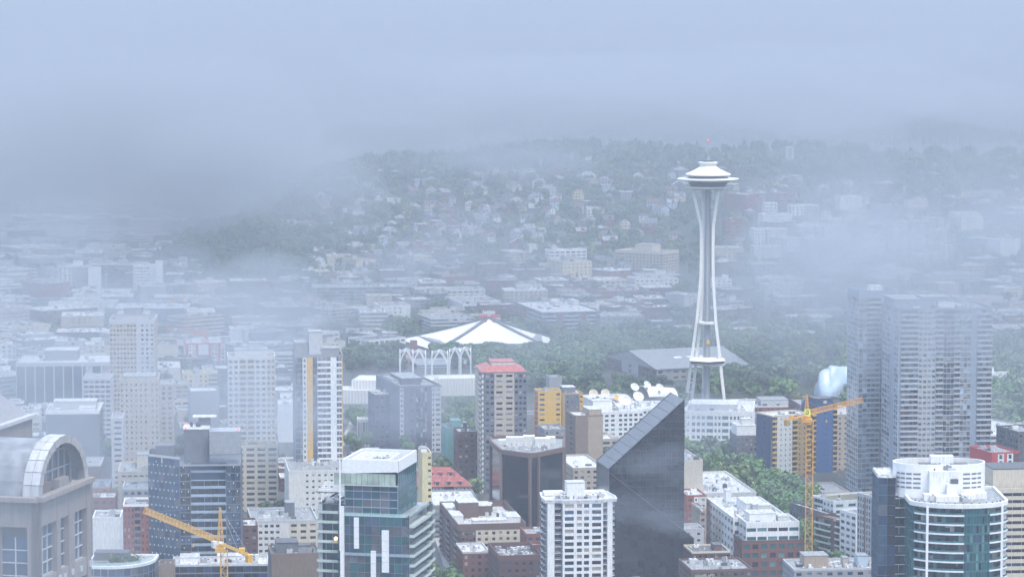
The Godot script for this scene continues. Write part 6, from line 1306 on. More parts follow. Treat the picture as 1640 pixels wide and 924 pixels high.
# one upright strip of a facade; s = [type, share, colour, ...]
func strip(k: Dictionary, o: Vector3, u: Vector3, nn: Vector3, w: float, h: float, nf: int, s: Array) -> void:
	var col: Color = C[s[2]]
	var up := Vector3.UP
	var fh := h / nf
	var wall: MB = k.wall
	match s[0]:
		"S":   # blank wall in storey-high lifts
			wall.quad(o, o + u * w, o + u * w + up * h, o + up * h, col)
		"N":   # punched windows: bays, share of the bay, share of the storey
			var nb: int = s[3]
			var gp: String = s[6] if s.size() > 6 else k.gp
			var ww: float = s[4]
			var wh: float = s[5] * fh
			var sill := (fh - wh) * .45
			var r := .35
			var bay := w / nb
			for f in nf + 1:
				var y0 := 0.0 if f == 0 else (f - 1) * fh + sill + wh
				var y1 := h if f == nf else f * fh + sill
				var a := o + up * y0; var b := o + up * y1
				wall.quad(a, a + u * w, b + u * w, b, col)
				if f > 0:
					wall.quad(a - nn * r, a - nn * r + u * w, a + u * w, a, col)
				if f < nf:
					wall.quad(b, b + u * w, b + u * w - nn * r, b - nn * r, col)
			var half := bay * (1 - ww) / 2
			for b in nb + 1:
				var x0 := maxf(0.0, b * bay - half)
				var x1 := minf(w, b * bay + half)
				var p := o + nn * .03
				wall.quad(p + u * x0, p + u * x1, p + u * x1 + up * h, p + u * x0 + up * h, col)
				var q := nn * (r + .03)
				if x0 > 0:
					wall.quad(p + u * x0 - q, p + u * x0, p + u * x0 + up * h, p + u * x0 - q + up * h, col)
				if x1 < w:
					wall.quad(p + u * x1, p + u * x1 - q, p + u * x1 - q + up * h, p + u * x1 + up * h, col)
			for f in nf:
				for b in nb:
					pane(k, o + u * (b * bay + half) + up * (f * fh + sill) - nn * r, u, nn, bay * ww, wh, gp)
		"G":   # curtain wall: bays, share of the spandrel band
			var nb: int = s[3]
			var band: float = s[4] * fh
			var gp: String = s[5] if s.size() > 5 else k.gp
			var bay := w / nb
			for f in nf:
				for b in nb:
					pane(k, o + u * b * bay + up * f * fh, u, nn, bay, fh, gp)
				if band > .05:
					wall.box(o + u * w / 2 + up * (f * fh + band / 2) + nn * .05, Vector3(w, band, .22), col, Basis(u, up, nn))
			for b in nb + 1:
				wall.box(o + u * clampf(b * bay, .07, w - .07) + up * h / 2 + nn * .08, Vector3(.14, h, .22), col, Basis(u, up, nn))
		"B":   # balconies: railing colour, how far they stand out
			var rc: Color = C[s[3]]
			var pr: float = s[4] if s.size() > 4 else .4
			var rd: float = s[5] if s.size() > 5 else 1.7
			var nb := maxi(1, roundi(w / 2.6))
			for f in nf:
				for b in nb:
					pane(k, o + u * b * w / nb + up * f * fh - nn * rd, u, nn, w / nb - .25, fh, k.gp)
					if rng.randf() < .5:
						wall.quad(o + u * ((b + 1) * w / nb - .25) + up * f * fh - nn * (rd - .01), o + u * (b + 1) * w / nb + up * f * fh - nn * (rd - .01), o + u * (b + 1) * w / nb + up * (f + 1) * fh - nn * (rd - .01), o + u * ((b + 1) * w / nb - .25) + up * (f + 1) * fh - nn * (rd - .01), col)
				k.balcony.box(o + u * w / 2 + up * (f * fh + .12) + nn * (pr - rd) / 2, Vector3(w - .02, .24, rd + pr), col, Basis(u, up, nn))
				k.balcony.box(o + u * w / 2 + up * (f * fh + .72) + nn * (pr - .06), Vector3(w - .1, .92, .07), jit(rc, .1), Basis(u, up, nn))
				if pr > .3:
					for e in [.08, w - .08]:
						k.balcony.box(o + u * e + up * (f * fh + .72) + nn * pr / 2, Vector3(.07, .92, pr - .1), rc, Basis(u, up, nn))
			for e in [0.0, w]:
				wall.quad(o + u * e - nn * rd, o + u * e, o + u * e + up * h, o + u * e - nn * rd + up * h, col)
			wall.box(o + u * w / 2 + up * (h - .1) - nn * rd / 2, Vector3(w - .02, .2, rd), col, Basis(u, up, nn))

func face(k: Dictionary, o: Vector3, u: Vector3, nn: Vector3, w: float, h: float, nf: int, strips: Array) -> void:
	var sum := 0.0
	for s in strips:
		sum += s[1]
	var x := 0.0
	for s in strips:
		var sw: float = w * s[1] / sum
		strip(k, o + u * x, u, nn, sw, h, nf, s)
		x += sw

# a box with four facades and a flat roof; a = {f, l, r, b: strips, nf, roof, par, parc}
func volume(k: Dictionary, cx: float, cz: float, w: float, l: float, y0: float, h: float, a: Dictionary) -> void:
	var nf: int = a.get("nf", maxi(1, roundi(h / 3.1)))
	var f: Array = a.f
	var lf: Array = a.get("l", f)
	var rf: Array = a.get("r", lf)
	var bf: Array = a.get("b", [["S", 1, f[0][2]]])
	var c := Vector3(cx, y0, cz)
	face(k, c + Vector3(-w / 2, 0, l / 2), Vector3.RIGHT, Vector3.BACK, w, h, nf, f)
	face(k, c + Vector3(-w / 2, 0, -l / 2), Vector3.BACK, Vector3.LEFT, l, h, nf, lf)
	face(k, c + Vector3(w / 2, 0, l / 2), Vector3.FORWARD, Vector3.RIGHT, l, h, nf, rf)
	face(k, c + Vector3(w / 2, 0, -l / 2), Vector3.LEFT, Vector3.FORWARD, w, h, nf, bf)
	lid(k, cx, cz, w, l, y0 + h, a)

func lid(k: Dictionary, cx: float, cz: float, w: float, l: float, y: float, a: Dictionary) -> void:
	var rc: Color = C[a.get("roof", "roofgrey")]
	var p: float = a.get("par", .9)
	var pc: Color = C[a.get("parc", a.f[0][2])]
	var c := Vector3(cx, y, cz)
	k.roof.quad(c + Vector3(-w / 2, -.05, l / 2), c + Vector3(w / 2, -.05, l / 2), c + Vector3(w / 2, -.05, -l / 2), c + Vector3(-w / 2, -.05, -l / 2), rc)
	if p > 0:
		var t := .45
		k.parapet.box(c + Vector3(0, p / 2, l / 2 - t / 2 + .05), Vector3(w + .1, p, t), pc)
		k.parapet.box(c + Vector3(0, p / 2, -l / 2 + t / 2 - .05), Vector3(w + .1, p, t), pc)
		k.parapet.box(c + Vector3(-w / 2 + t / 2 - .05, p / 2, 0), Vector3(t, p - .02, l - 2 * t + .1), pc)
		k.parapet.box(c + Vector3(w / 2 - t / 2 + .05, p / 2, 0), Vector3(t, p - .02, l - 2 * t + .1), pc)

# plant on a flat roof: fans, ducts, hatches, pipes
func clutter(k: Dictionary, cx: float, cz: float, w: float, l: float, y: float, count: int, col := "lightgrey") -> void:
	var mb: MB = k.gear
	for i in count:
		var at := Vector3(cx + rng.randf_range(-.42, .42) * w, y - .05, cz + rng.randf_range(-.42, .42) * l)
		var cc := jit(C[["lightgrey", "offwhite", "grey", col, "roofdark", "steel"][rng.randi() % 6]], .2)
		match rng.randi() % 5:
			0, 1:
				var s := Vector3(rng.randf_range(1.0, 3.6), rng.randf_range(.7, 2.2), rng.randf_range(1.0, 3.2))
				mb.box(at + Vector3.UP * s.y / 2, s, cc)
				if s.y > 1.2:
					mb.tube(at + Vector3.UP * s.y, at + Vector3.UP * (s.y + .35), .45, .45, 8, C.darkgrey)
			2:
				mb.tube(at, at + Vector3.UP * rng.randf_range(.8, 2.0), .35, .3, 7, cc)
			3:
				var e := at + Vector3(rng.randf_range(-6, 6), 0, 0) if rng.randf() < .5 else at + Vector3(0, 0, rng.randf_range(-6, 6))
				mb.beam(at + Vector3.UP * .5, e + Vector3.UP * .5, .6, .6, cc)
			4:
				mb.box(at + Vector3.UP * .2, Vector3(rng.randf_range(.8, 2.4), .4, rng.randf_range(.8, 2.4)), cc)

func kit(root: Node3D, gp := "std", single := 0) -> Dictionary:
	return {"root": root, "wall": MB.new(), "glass": MB.new(), "balcony": MB.new(), "roof": MB.new(), "parapet": MB.new(), "gear": MB.new(), "plant": MB.new(), "gp": gp, "single": single, "panes": []}

func finish(k: Dictionary, glass := "glass", wall := "wall") -> void:
	var w := part(k.root, "wall", k.wall, M[wall])
	for p in k.panes:
		place(w, "window", p[0], p[1]).transform = p[2]
	part(w if w else k.root, "window", k.glass, M[glass], true)
	part(k.root, "balcony", k.balcony, M.paint, true)
	var r := part(k.root, "roof", k.roof, M.roof)
	var top: Node3D = r if r else k.root
	part(top, "parapet", k.parapet, M.wall)
	boxes(top, "penthouse", k.plant, M.wall)
	part(top, "rooftop_equipment", k.gear, M.paint, true)

func boxes(parent: Node3D, called: String, mb: MB, m: Material) -> void:   # each box of mb as a part of its own
	for i in range(0, mb.v.size(), 36):
		var one := MB.new()
		one.v = mb.v.slice(i, i + 36); one.n = mb.n.slice(i, i + 36); one.c = mb.c.slice(i, i + 36)
		part(parent, called, one, m)

# a plain building: strips per face, boxes on its roof, clutter
func building(called: String, label: String, cat: String, x: float, z: float, w: float, l: float, h: float, turn: float, a: Dictionary, group := "") -> Node3D:
	var y: float = a.get("y", land(x, z))
	var root := thing(called, label, cat, Vector3(x, y, z), turn, group)
	spots.append([x, z, Vector2(w, l).length() / 2, w, l, turn])
	var k := kit(root, a.get("gp", "std"), a.get("single", 0))
	volume(k, 0, 0, w, l, -4.0 if h < 40 else 0.0, h + (4.0 if h < 40 else 0.0), a)
	for p in a.get("pent", []):    # [x, z, w, l, h, colour] in shares of the roof, height in metres
		var s := Vector3(p[2] * w, p[4], p[3] * l)
		k.plant.box(Vector3(p[0] * w, h + s.y / 2 - .05, p[1] * l), s, C[p[5]])
		k.roof.box(Vector3(p[0] * w, h + s.y + .08, p[1] * l), Vector3(s.x + .3, .3, s.z + .3), C[a.get("roof", "roofgrey")])
	if a.has("sign"):     # lettering painted on the front wall
		var tm := TextMesh.new()
		var sf := SystemFont.new()
		sf.font_names = PackedStringArray(["Droid Sans"])
		tm.font = sf
		tm.text = a.sign
		tm.font_size = 64
		tm.pixel_size = .024
		tm.depth = .06
		var sm := StandardMaterial3D.new()
		sm.albedo_color = Color(.8, .78, .74)
		var so := place(root, "painted_sign", tm, sm)
		so.position = Vector3(-w * .5 + 6.2, h - 1.9, l / 2 + .1)
	if a.has("gable"):
		var gm := MB.new()
		var rise: float = a.gable
		var e := 1.2
		var p0 := Vector3(-w / 2 - e, h + .3, l / 2 + e); var p1 := Vector3(w / 2 + e, h + .3, l / 2 + e)
		var q0 := Vector3(-w / 2 - e, h + rise, 0); var q1 := Vector3(w / 2 + e, h + rise, 0)
		var r0 := Vector3(-w / 2 - e, h + .3, -l / 2 - e); var r1 := Vector3(w / 2 + e, h + .3, -l / 2 - e)
		gm.quad(p0, p1, q1, q0, C.roofgrey)
		gm.quad(r1, r0, q0, q1, C.roofgrey)
		gm.tri(Vector3(-w / 2, h, -l / 2), Vector3(-w / 2, h, l / 2), Vector3(-w / 2, h + rise - .4, 0), C.lightgrey)
		gm.tri(Vector3(w / 2, h, l / 2), Vector3(w / 2, h, -l / 2), Vector3(w / 2, h + rise - .4, 0), C.lightgrey)
		part(root, "gable_roof", gm, M.roof)
		for i in 3:
			var sk := MB.new()
			sk.box(Vector3(w * (-.12 + i * .14), h + rise * .55, l * .24), Vector3(6, .5, 4), C.white, Basis(Vector3.RIGHT, atan(2 * rise / l)))
			part(root, "skylight", sk, M.paint)
	if a.has("hip"):
		var rc: Color = C[a.hip]
		var p := [Vector3(-w / 2, h + .6, l / 2), Vector3(w / 2, h + .6, l / 2), Vector3(w / 2, h + .6, -l / 2), Vector3(-w / 2, h + .6, -l / 2)]
		for i in 4:
			var q0: Vector3 = p[i] * Vector3(.55, 1, .55) + Vector3.UP * 3.2; var q1: Vector3 = p[(i + 1) % 4] * Vector3(.55, 1, .55) + Vector3.UP * 3.2
			k.roof.quad(p[i], p[(i + 1) % 4], q1, q0, rc)
	clutter(k, 0, 0, w * .92, l * .92, h, a.get("gear", int(clampf(w * l / 55.0, 3, 40))))
	finish(k, a.get("glass", "glass"), a.get("mat", "wall"))
	return root

# strips for a plain face of a given width
func sty(kind: String, col: String, x: float, bay: float) -> Array:
	match kind:
		"apt": return [["N", 1, col, maxi(1, roundi(x / bay)), .5, .46]]
		"wide": return [["N", 1, col, maxi(1, roundi(x / 5.5)), .72, .5]]
		"office": return [["N", 1, col, maxi(1, roundi(x / 3.8)), .78, .52]]
		"band": return [["G", 1, col, maxi(1, roundi(x / 4.0)), .5]]
		"few": return [["S", 1, col], ["N", 2, col, maxi(1, roundi(x * .5 / bay)), .4, .35], ["S", 1, col]]
		"balc":
			var s := []
			for i in maxi(1, roundi(x / 12.0)):
				s.append(["N", 3, col, 2, .5, .46])
				s.append(["B", 2, col, "slate" if i % 2 else "lightgrey", .7])
			s.append(["N", 3, col, 2, .5, .46])
			return s
	return [["S", 1, col]]

const SAYS := {"lightgrey": "light grey", "offwhite": "off-white", "darkgrey": "dark grey", "redbrick": "red brick", "dirtbrown": "dull brown", "darkbrick": "dark brick", "paleyellow": "pale yellow", "paleblue": "pale blue", "roofgrey": "grey", "roofwhite": "white", "roofdark": "dark", "brick": "brick-red"}
const ORDER := ["", "nearest ", "second nearest ", "third nearest ", "fourth nearest ", "fifth nearest "]

# a plain building between the landmarks
func low(order: int, kind: String, x: float, z: float, w: float, l: float, h: float, turn: float, col: String, roof: String, wh: int) -> void:
	var size := "long" if maxf(w, l) > 40 else "broad" if maxf(w, l) > 28 else "small"
	var tall := "two-storey" if h < 7.5 else "three-storey" if h < 10.5 else "four-storey" if h < 13.5 else "five-storey" if h < 17 else "mid-rise"
	var label: String = "%s%s %s %s block, %s roof, %s" % [ORDER[order], size, tall, SAYS.get(col, col), SAYS.get(roof, roof), where[wh]]
	var bay := 4.6 if z < -2300 else 3.3
	var a := {"f": sty(kind, col, w, bay), "l": sty(kind, col, l, bay), "roof": roof, "gp": "pale" if rng.randf() < .3 else "std", "pent": []}
	if rng.randf() < .55:
		a.pent.append([rng.randf_range(-.3, .3), rng.randf_range(-.3, .2), rng.randf_range(.12, .35), rng.randf_range(.15, .4), rng.randf_range(2, 4.5), [col, "lightgrey", "offwhite"][rng.randi() % 3]])
	if rng.randf() < .35:
		a.parc = ["offwhite", "white", "lightgrey"][rng.randi() % 3]
	building("flat_building" if kind in ["few", "band"] else "apartment_block", label, "building", x, z, w, l, h, turn, a)

# ---------------------------------------------------------------- the observation tower
func needle() -> void:
	var root := thing("observation_tower", "tall white three-legged observation tower with a saucer-shaped top and thin spire", "tower", Vector3(137.5, 0, -2200))
	var white := Color(.69, .68, .64)
	var prof := [[0, 13.2, 4.6], [20, 10.8, 4.3], [31, 9.6, 4.0], [56, 6.4, 3.3], [76, 4.9, 2.4], [88, 4.2, 1.7], [104, 3.9, 1.6], [121, 4.0, 1.7], [126, 4.2, 2.2], [137, 5.6, 5.2], [148, 7.2, 7.8], [152, 7.8, 8.6]]
	for leg in [[22.0, 90.0], [200.0, 152.0], [262.0, 90.0]]:    # azimuth of the leg, direction across its pair of beams
		var mb := MB.new()
		var az := deg_to_rad(leg[0]); var ac := deg_to_rad(leg[1])
		var rad := Vector3(cos(az), 0, sin(az)); var acr := Vector3(cos(ac), 0, sin(ac))
		for s in [-1.0, 1.0]:
			for i in prof.size() - 1:
				var p: Array = prof[i]; var q: Array = prof[i + 1]
				var a: Vector3 = rad * p[1] + acr * s * p[2] * .5 * (1.0 if leg[1] != 90.0 else .8) + Vector3.UP * p[0]
				var e: Vector3 = rad * q[1] + acr * s * q[2] * .5 * (1.0 if leg[1] != 90.0 else .8) + Vector3.UP * (q[0] + .25)
				mb.beam(a, e, 2.0, 2.0, white)
		for h in [7.0, 14.0, 22.0, 27.0, 38.0, 47.0, 62.0, 70.0]:
			var i := 0
			while prof[i + 1][0] < h:
				i += 1
			var t: float = (h - prof[i][0]) / (prof[i + 1][0] - prof[i][0])
			var r: float = lerpf(prof[i][1], prof[i + 1][1], t); var w: float = lerpf(prof[i][2], prof[i + 1][2], t)
			mb.beam(rad * r - acr * w * .5 + Vector3.UP * h, rad * r + acr * w * .5 + Vector3.UP * h, .9, 1.0, white)
		part(root, "leg", mb, M.paint)
	var core := MB.new()
	core.tube(Vector3.ZERO, Vector3(0, 152, 0), 1.8, 1.7, 6, C.steel)
	for s in 6:
		var az := TAU * (s + .5) / 6
		core.beam(Vector3(sin(az) * 1.9, 0, cos(az) * 1.9), Vector3(sin(az) * 1.8, 152, cos(az) * 1.8), .4, .4, C.grey)
	part(root, "elevator_shaft", core, M.wall)
	var lift := MB.new()
	lift.box(Vector3(.5, 43, 2.1), Vector3(2.2, 2.6, 1.2), C.gold)
	part(root, "elevator_car", lift, M.paint)
	var low := MB.new()   # the low platform
	low.lathe(Vector3(0, 26.6, 0), [[7, 0], [9.5, .2], [11.8, 1.4], [13.6, 2.2]], 6, white)
	low.lathe(Vector3(0, 26.6, 0), [[13.8, 3.6], [14.4, 3.7], [14.4, 4.0], [11, 5.0], [6.0, 5.5], [0.1, 5.6]], 6, white)
	part(root, "lower_platform", low, M.paint)
	var lw := MB.new()
	lw.lathe(Vector3(0, 26.6, 0), [[13.6, 2.2], [13.7, 3.6]], 6, C.glassdark)
	part(root, "platform_window", lw, M.glass)
	var ring := MB.new()
	ring.lathe(Vector3(0, 56, 0), [[2.8, 0], [6.4, 0], [6.4, 1.3], [2.8, 1.5]], 12, white)
	part(root, "ring_platform", ring, M.paint)
	var roof := MB.new()
	roof.lathe(Vector3.ZERO, [[15.2, 160.6], [15.9, 160.9], [15.9, 161.5], [13.0, 162.6], [9.0, 164.6], [6.4, 166.2], [5.5, 167.2], [5.5, 168.0], [6.9, 169.2], [6.9, 169.7], [4.4, 169.9], [.1, 170]], 40, white)
	part(root, "roof", roof, M.paint)
	var win := MB.new()
	win.lathe(Vector3.ZERO, [[14.2, 158.6], [15.0, 160.7]], 40, C.glassdark)
	win.lathe(Vector3.ZERO, [[12.2, 152.6], [14.6, 156.6]], 40, C.slate)
	part(root, "saucer_window", win, M.glass)
	var halo := MB.new()
	halo.lathe(Vector3.ZERO, [[14.0, 156.2], [15.6, 156.6], [20.4, 157.5], [21.6, 157.8], [21.6, 158.2], [20.0, 158.2], [15.4, 158.4], [14.0, 158.9]], 48, white)
	for i in 48:
		var az := TAU * i / 48
		var d := Vector3(sin(az), 0, cos(az))
		halo.beam(d * 15 + Vector3.UP * 156.3, d * 20.6 + Vector3.UP * 157.45, .22, .35, white)
	part(root, "halo_ring", halo, M.paint)
	var skirt := MB.new()
	skirt.lathe(Vector3.ZERO, [[3, 150.2], [8, 150.4], [14.6, 151.5], [16.6, 152.3], [16.6, 152.8], [12.0, 152.9]], 40, white)
	for i in 40:
		var az := TAU * i / 40
		var d := Vector3(sin(az), 0, cos(az))
		skirt.beam(d * 9 + Vector3.UP * 150.2, d * 16.2 + Vector3.UP * 151.9, .3, .5, white)
	part(root, "saucer_underside", skirt, M.paint)
	var sp := MB.new()
	sp.tube(Vector3(0, 169.9, 0), Vector3(0, 171.2, 0), 4.2, 4.0, 20, C.darkgrey)
	sp.tube(Vector3(0, 171, 0), Vector3(0, 173.5, 0), 1.3, .9, 10, C.grey)
	sp.tube(Vector3(0, 173, 0), Vector3(0, 184.5, 0), .42, .22, 6, C.grey)
	part(root, "spire", sp, M.paint)
	beacon(root, Vector3(0, 184.9, 0), .5)

func beacon(root: Node3D, at: Vector3, r := .45, kind := "beacon") -> void:
	var s := SphereMesh.new()
	s.radius = r; s.height = r * 2; s.radial_segments = 10; s.rings = 5
	var o := place(root, "beacon_light" if kind == "beacon" else "lamp_globe", s, M[kind])
	o.position = at


# ---------------------------------------------------------------- stone tower with the arched gable, close on the left
func arch_tower() -> void:
	var root := thing("stone_tower", "brown stone tower close on the left with an arched gable above tall windows", "tower", Vector3(-60.7, 0, -398), -13.4)
	# local: the near corner is the origin; the front runs to -x, the right wall runs back along -z
	var stone := C.stone as Color
	var wall := MB.new()
	var trim := MB.new()
	var H := 219.0
	var B := 9.0
	var nb := 5
	var right := [[0, 1.0, "s"], [1.0, 6.3, 3], [6.3, 7.7, "s"], [7.7, 10.5, 2], [10.5, 12.6, "s"], [12.6, 17.1, 3], [17.1, 18.6, "s"]]
	var left := [[0, 1.6, "s"], [1.6, 5.3, 2], [5.3, 7.0, "s"], [7.0, 10.7, 2], [10.7, 12.5, "s"], [12.5, 16.2, 2], [16.2, 18.0, "s"]]
	for f in 2:
		var u := Vector3.FORWARD if f == 0 else Vector3.LEFT
		var nn := Vector3.RIGHT if f == 0 else Vector3.BACK
		var span := 18.6 if f == 0 else 18.0
		for g in (right if f == 0 else left):
			var x0: float = g[0]; var x1: float = g[1]
			if g[2] is String:
				wall.box(u * (x0 + x1) / 2 + Vector3.UP * (H / 2) - nn * .5, Vector3(x1 - x0, H, 1.0), stone, Basis(u, Vector3.UP, nn) if f == 0 else Basis(-u, Vector3.UP, nn))
				continue
			for i in nb:
				var top := H - 3.4 - i * B
				if f == 1:
					top -= 1.4
				var wh := 6.7
				# spandrel under the window
				wall.box(u * (x0 + x1) / 2 + Vector3.UP * (top - wh - (B - wh) / 2) - nn * .55, Vector3(x1 - x0, B - wh, .9), stone * 1.12, Basis(u, Vector3.UP, nn))
				trim.box(u * (x0 + x1) / 2 + Vector3.UP * (top - wh - (B - wh) / 2) - nn * .05, Vector3(.7, .7, .25), C.lightgrey, Basis(u, Vector3.UP, nn))
				var n: int = g[2]
				var cw := (x1 - x0) / n
				for c in n:
					for r in 4:
						var m := MB.new()
						var o := u * (x0 + c * cw) + Vector3.UP * (top - wh + r * wh / 4) - nn * .8
						m.quad(o, o + u * cw, o + u * cw + Vector3.UP * wh / 4, o + Vector3.UP * wh / 4, jit(C.glassblue, .3))
						part(root, "window", m, M.glass)
						trim.box(o + u * cw / 2 + nn * .08, Vector3(cw, .13, .16), C.lightgrey, Basis(u, Vector3.UP, nn))
					trim.box(u * (x0 + c * cw) + Vector3.UP * (top - wh / 2) - nn * .7, Vector3(.14, wh, .2), C.lightgrey, Basis(u, Vector3.UP, nn))
		wall.box(u * span / 2 + Vector3.UP * (H - 1.7) - nn * .48, Vector3(span - .02, 3.38, .9), stone, Basis(u, Vector3.UP, nn))
		trim.box(u * (span / 2 + .0) + Vector3.UP * (H + .25) + nn * .1, Vector3(span - .1, .6, 1.2), stone * 1.15, Basis(u, Vector3.UP, nn))
		for i in nb:
			for g in (right if f == 0 else left):
				if g[2] is String:
					trim.box(u * (g[0] + g[1]) / 2 + Vector3.UP * (H - 4.4 - 6.7 - i * B + (0.0 if f == 0 else -1.0)) + nn * .06, Vector3(.75, .75, .25), C.lightgrey, Basis(u, Vector3.UP, nn))
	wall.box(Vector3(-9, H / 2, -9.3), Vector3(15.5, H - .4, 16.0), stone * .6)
	wall.box(Vector3(-34, H / 2 - 1, -30), Vector3(34, H - 2, 44), stone)
	part(root, "wall", wall, M.wall)
	part(root, "window_frame", trim, M.wall)
	# arch of the right wall: voussoir panels in two rows, each its own piece
	var R := 8.8
	var cz := -9.3
	for i in 13:
		for j in 2:
			var m := MB.new()
			var a0 := PI * i / 13 + .006; var a1 := PI * (i + 1) / 13 - .006
			var x0 := -.1 - j * 1.15; var x1 := x0 - 1.1
			var r0 := R - 1.3; var r1 := R
			var p := [Vector3(0, H + .3 + sin(a0) * r1 * .8, cz + cos(a0) * r1), Vector3(0, H + .3 + sin(a1) * r1 * .8, cz + cos(a1) * r1), Vector3(0, H + .3 + sin(a1) * r0 * .8, cz + cos(a1) * r0), Vector3(0, H + .3 + sin(a0) * r0 * .8, cz + cos(a0) * r0)]
			var X0 := Vector3(x0, 0, 0); var X1 := Vector3(x1, 0, 0)
			m.quad(p[0] + X0, p[1] + X0, p[1] + X1, p[0] + X1, jit(C.lightgrey, .1))
			m.quad(p[3] + X0, p[2] + X0, p[1] + X0, p[0] + X0, jit(C.concrete, .06))
			m.quad(p[3] + X1, p[2] + X1, p[2] + X0, p[3] + X0, jit(C.grey, .06))
			m.quad(p[0] + X1, p[1] + X1, p[2] + X1, p[3] + X1, C.lightgrey)
			part(root, "arch_panel", m, M.wall)
	var lun := MB.new()
	var fr := MB.new()
	for i in 12:
		var a0 := PI * i / 12; var a1 := PI * (i + 1) / 12
		var rr := R - 1.3
		lun.tri(Vector3(-1.9, H + .3, cz), Vector3(-1.9, H + .3 + sin(a0) * rr * .8, cz + cos(a0) * rr), Vector3(-1.9, H + .3 + sin(a1) * rr * .8, cz + cos(a1) * rr), C.glassgrey)
	for i in 7:
		var z := cz - 6.6 + i * 2.2
		var hh := sqrt(maxf(0, pow(R - 1.3, 2) - pow(z - cz, 2))) * .86
		fr.box(Vector3(-1.8, H + .3 + hh / 2, z), Vector3(.25, hh, .22), C.grey)
	for y in [2.4, 4.8]:
		var ww := sqrt(pow(R - 1.3, 2) - pow(y / .8, 2))
		fr.box(Vector3(-1.8, H + .3 + y, cz), Vector3(.25, .2, ww * 2), C.grey)
	fr.box(Vector3(-1.2, H + 1.0, cz + 4.5), Vector3(1.0, 1.5, 3.2), C.brown)
	fr.box(Vector3(-1.2, H + .9, cz - 1.5), Vector3(1.0, 1.2, 3.5), stone)
	part(root, "gable_window", lun, M.glass)
	part(root, "gable_frame", fr, M.wall)
	var vault := MB.new()   # the lead roof behind the arch
	for i in 10:
		var a0 := PI * i / 10; var a1 := PI * (i + 1) / 10
		var rr := R - .7
		vault.quad(Vector3(-2.3, H + .3 + sin(a0) * rr * .8, cz + cos(a0) * rr), Vector3(-2.3, H + .3 + sin(a1) * rr * .8, cz + cos(a1) * rr), Vector3(-11, H + .3 + sin(a1) * rr * .8, cz + cos(a1) * rr), Vector3(-11, H + .3 + sin(a0) * rr * .8, cz + cos(a0) * rr), C.grey)
	part(root, "vault_roof", vault, M.roof)
	var back := MB.new()    # set-back upper storeys and their sloping roof
	back.box(Vector3(-36, H + 1.6, -42), Vector3(30, 4.4, 16), stone)
	back.box(Vector3(-21.0, H + .6, -30.5), Vector3(.5, 3.2, 7), stone * 1.2)
	back.box(Vector3(-36, H + 4.0, -42), Vector3(31, .5, 17), C.lightgrey)
	back.quad(Vector3(-50, H + 4.2, -34.5), Vector3(-21.5, H + 4.2, -34.5), Vector3(-26, H + 9.5, -44), Vector3(-50, H + 9.5, -44), C.grey)
	back.tri(Vector3(-21.5, H + 4.2, -34.5), Vector3(-21.5, H + 4.2, -50), Vector3(-26, H + 9.5, -44), C.grey)
	back.quad(Vector3(-21.5, H + 4.2, -50), Vector3(-50, H + 4.2, -50), Vector3(-50, H + 9.5, -44), Vector3(-26, H + 9.5, -44), C.grey)
	part(root, "upper_roof", back, M.wall)
	beacon(root, Vector3(-20.7, H + 4.8, -34), .22)


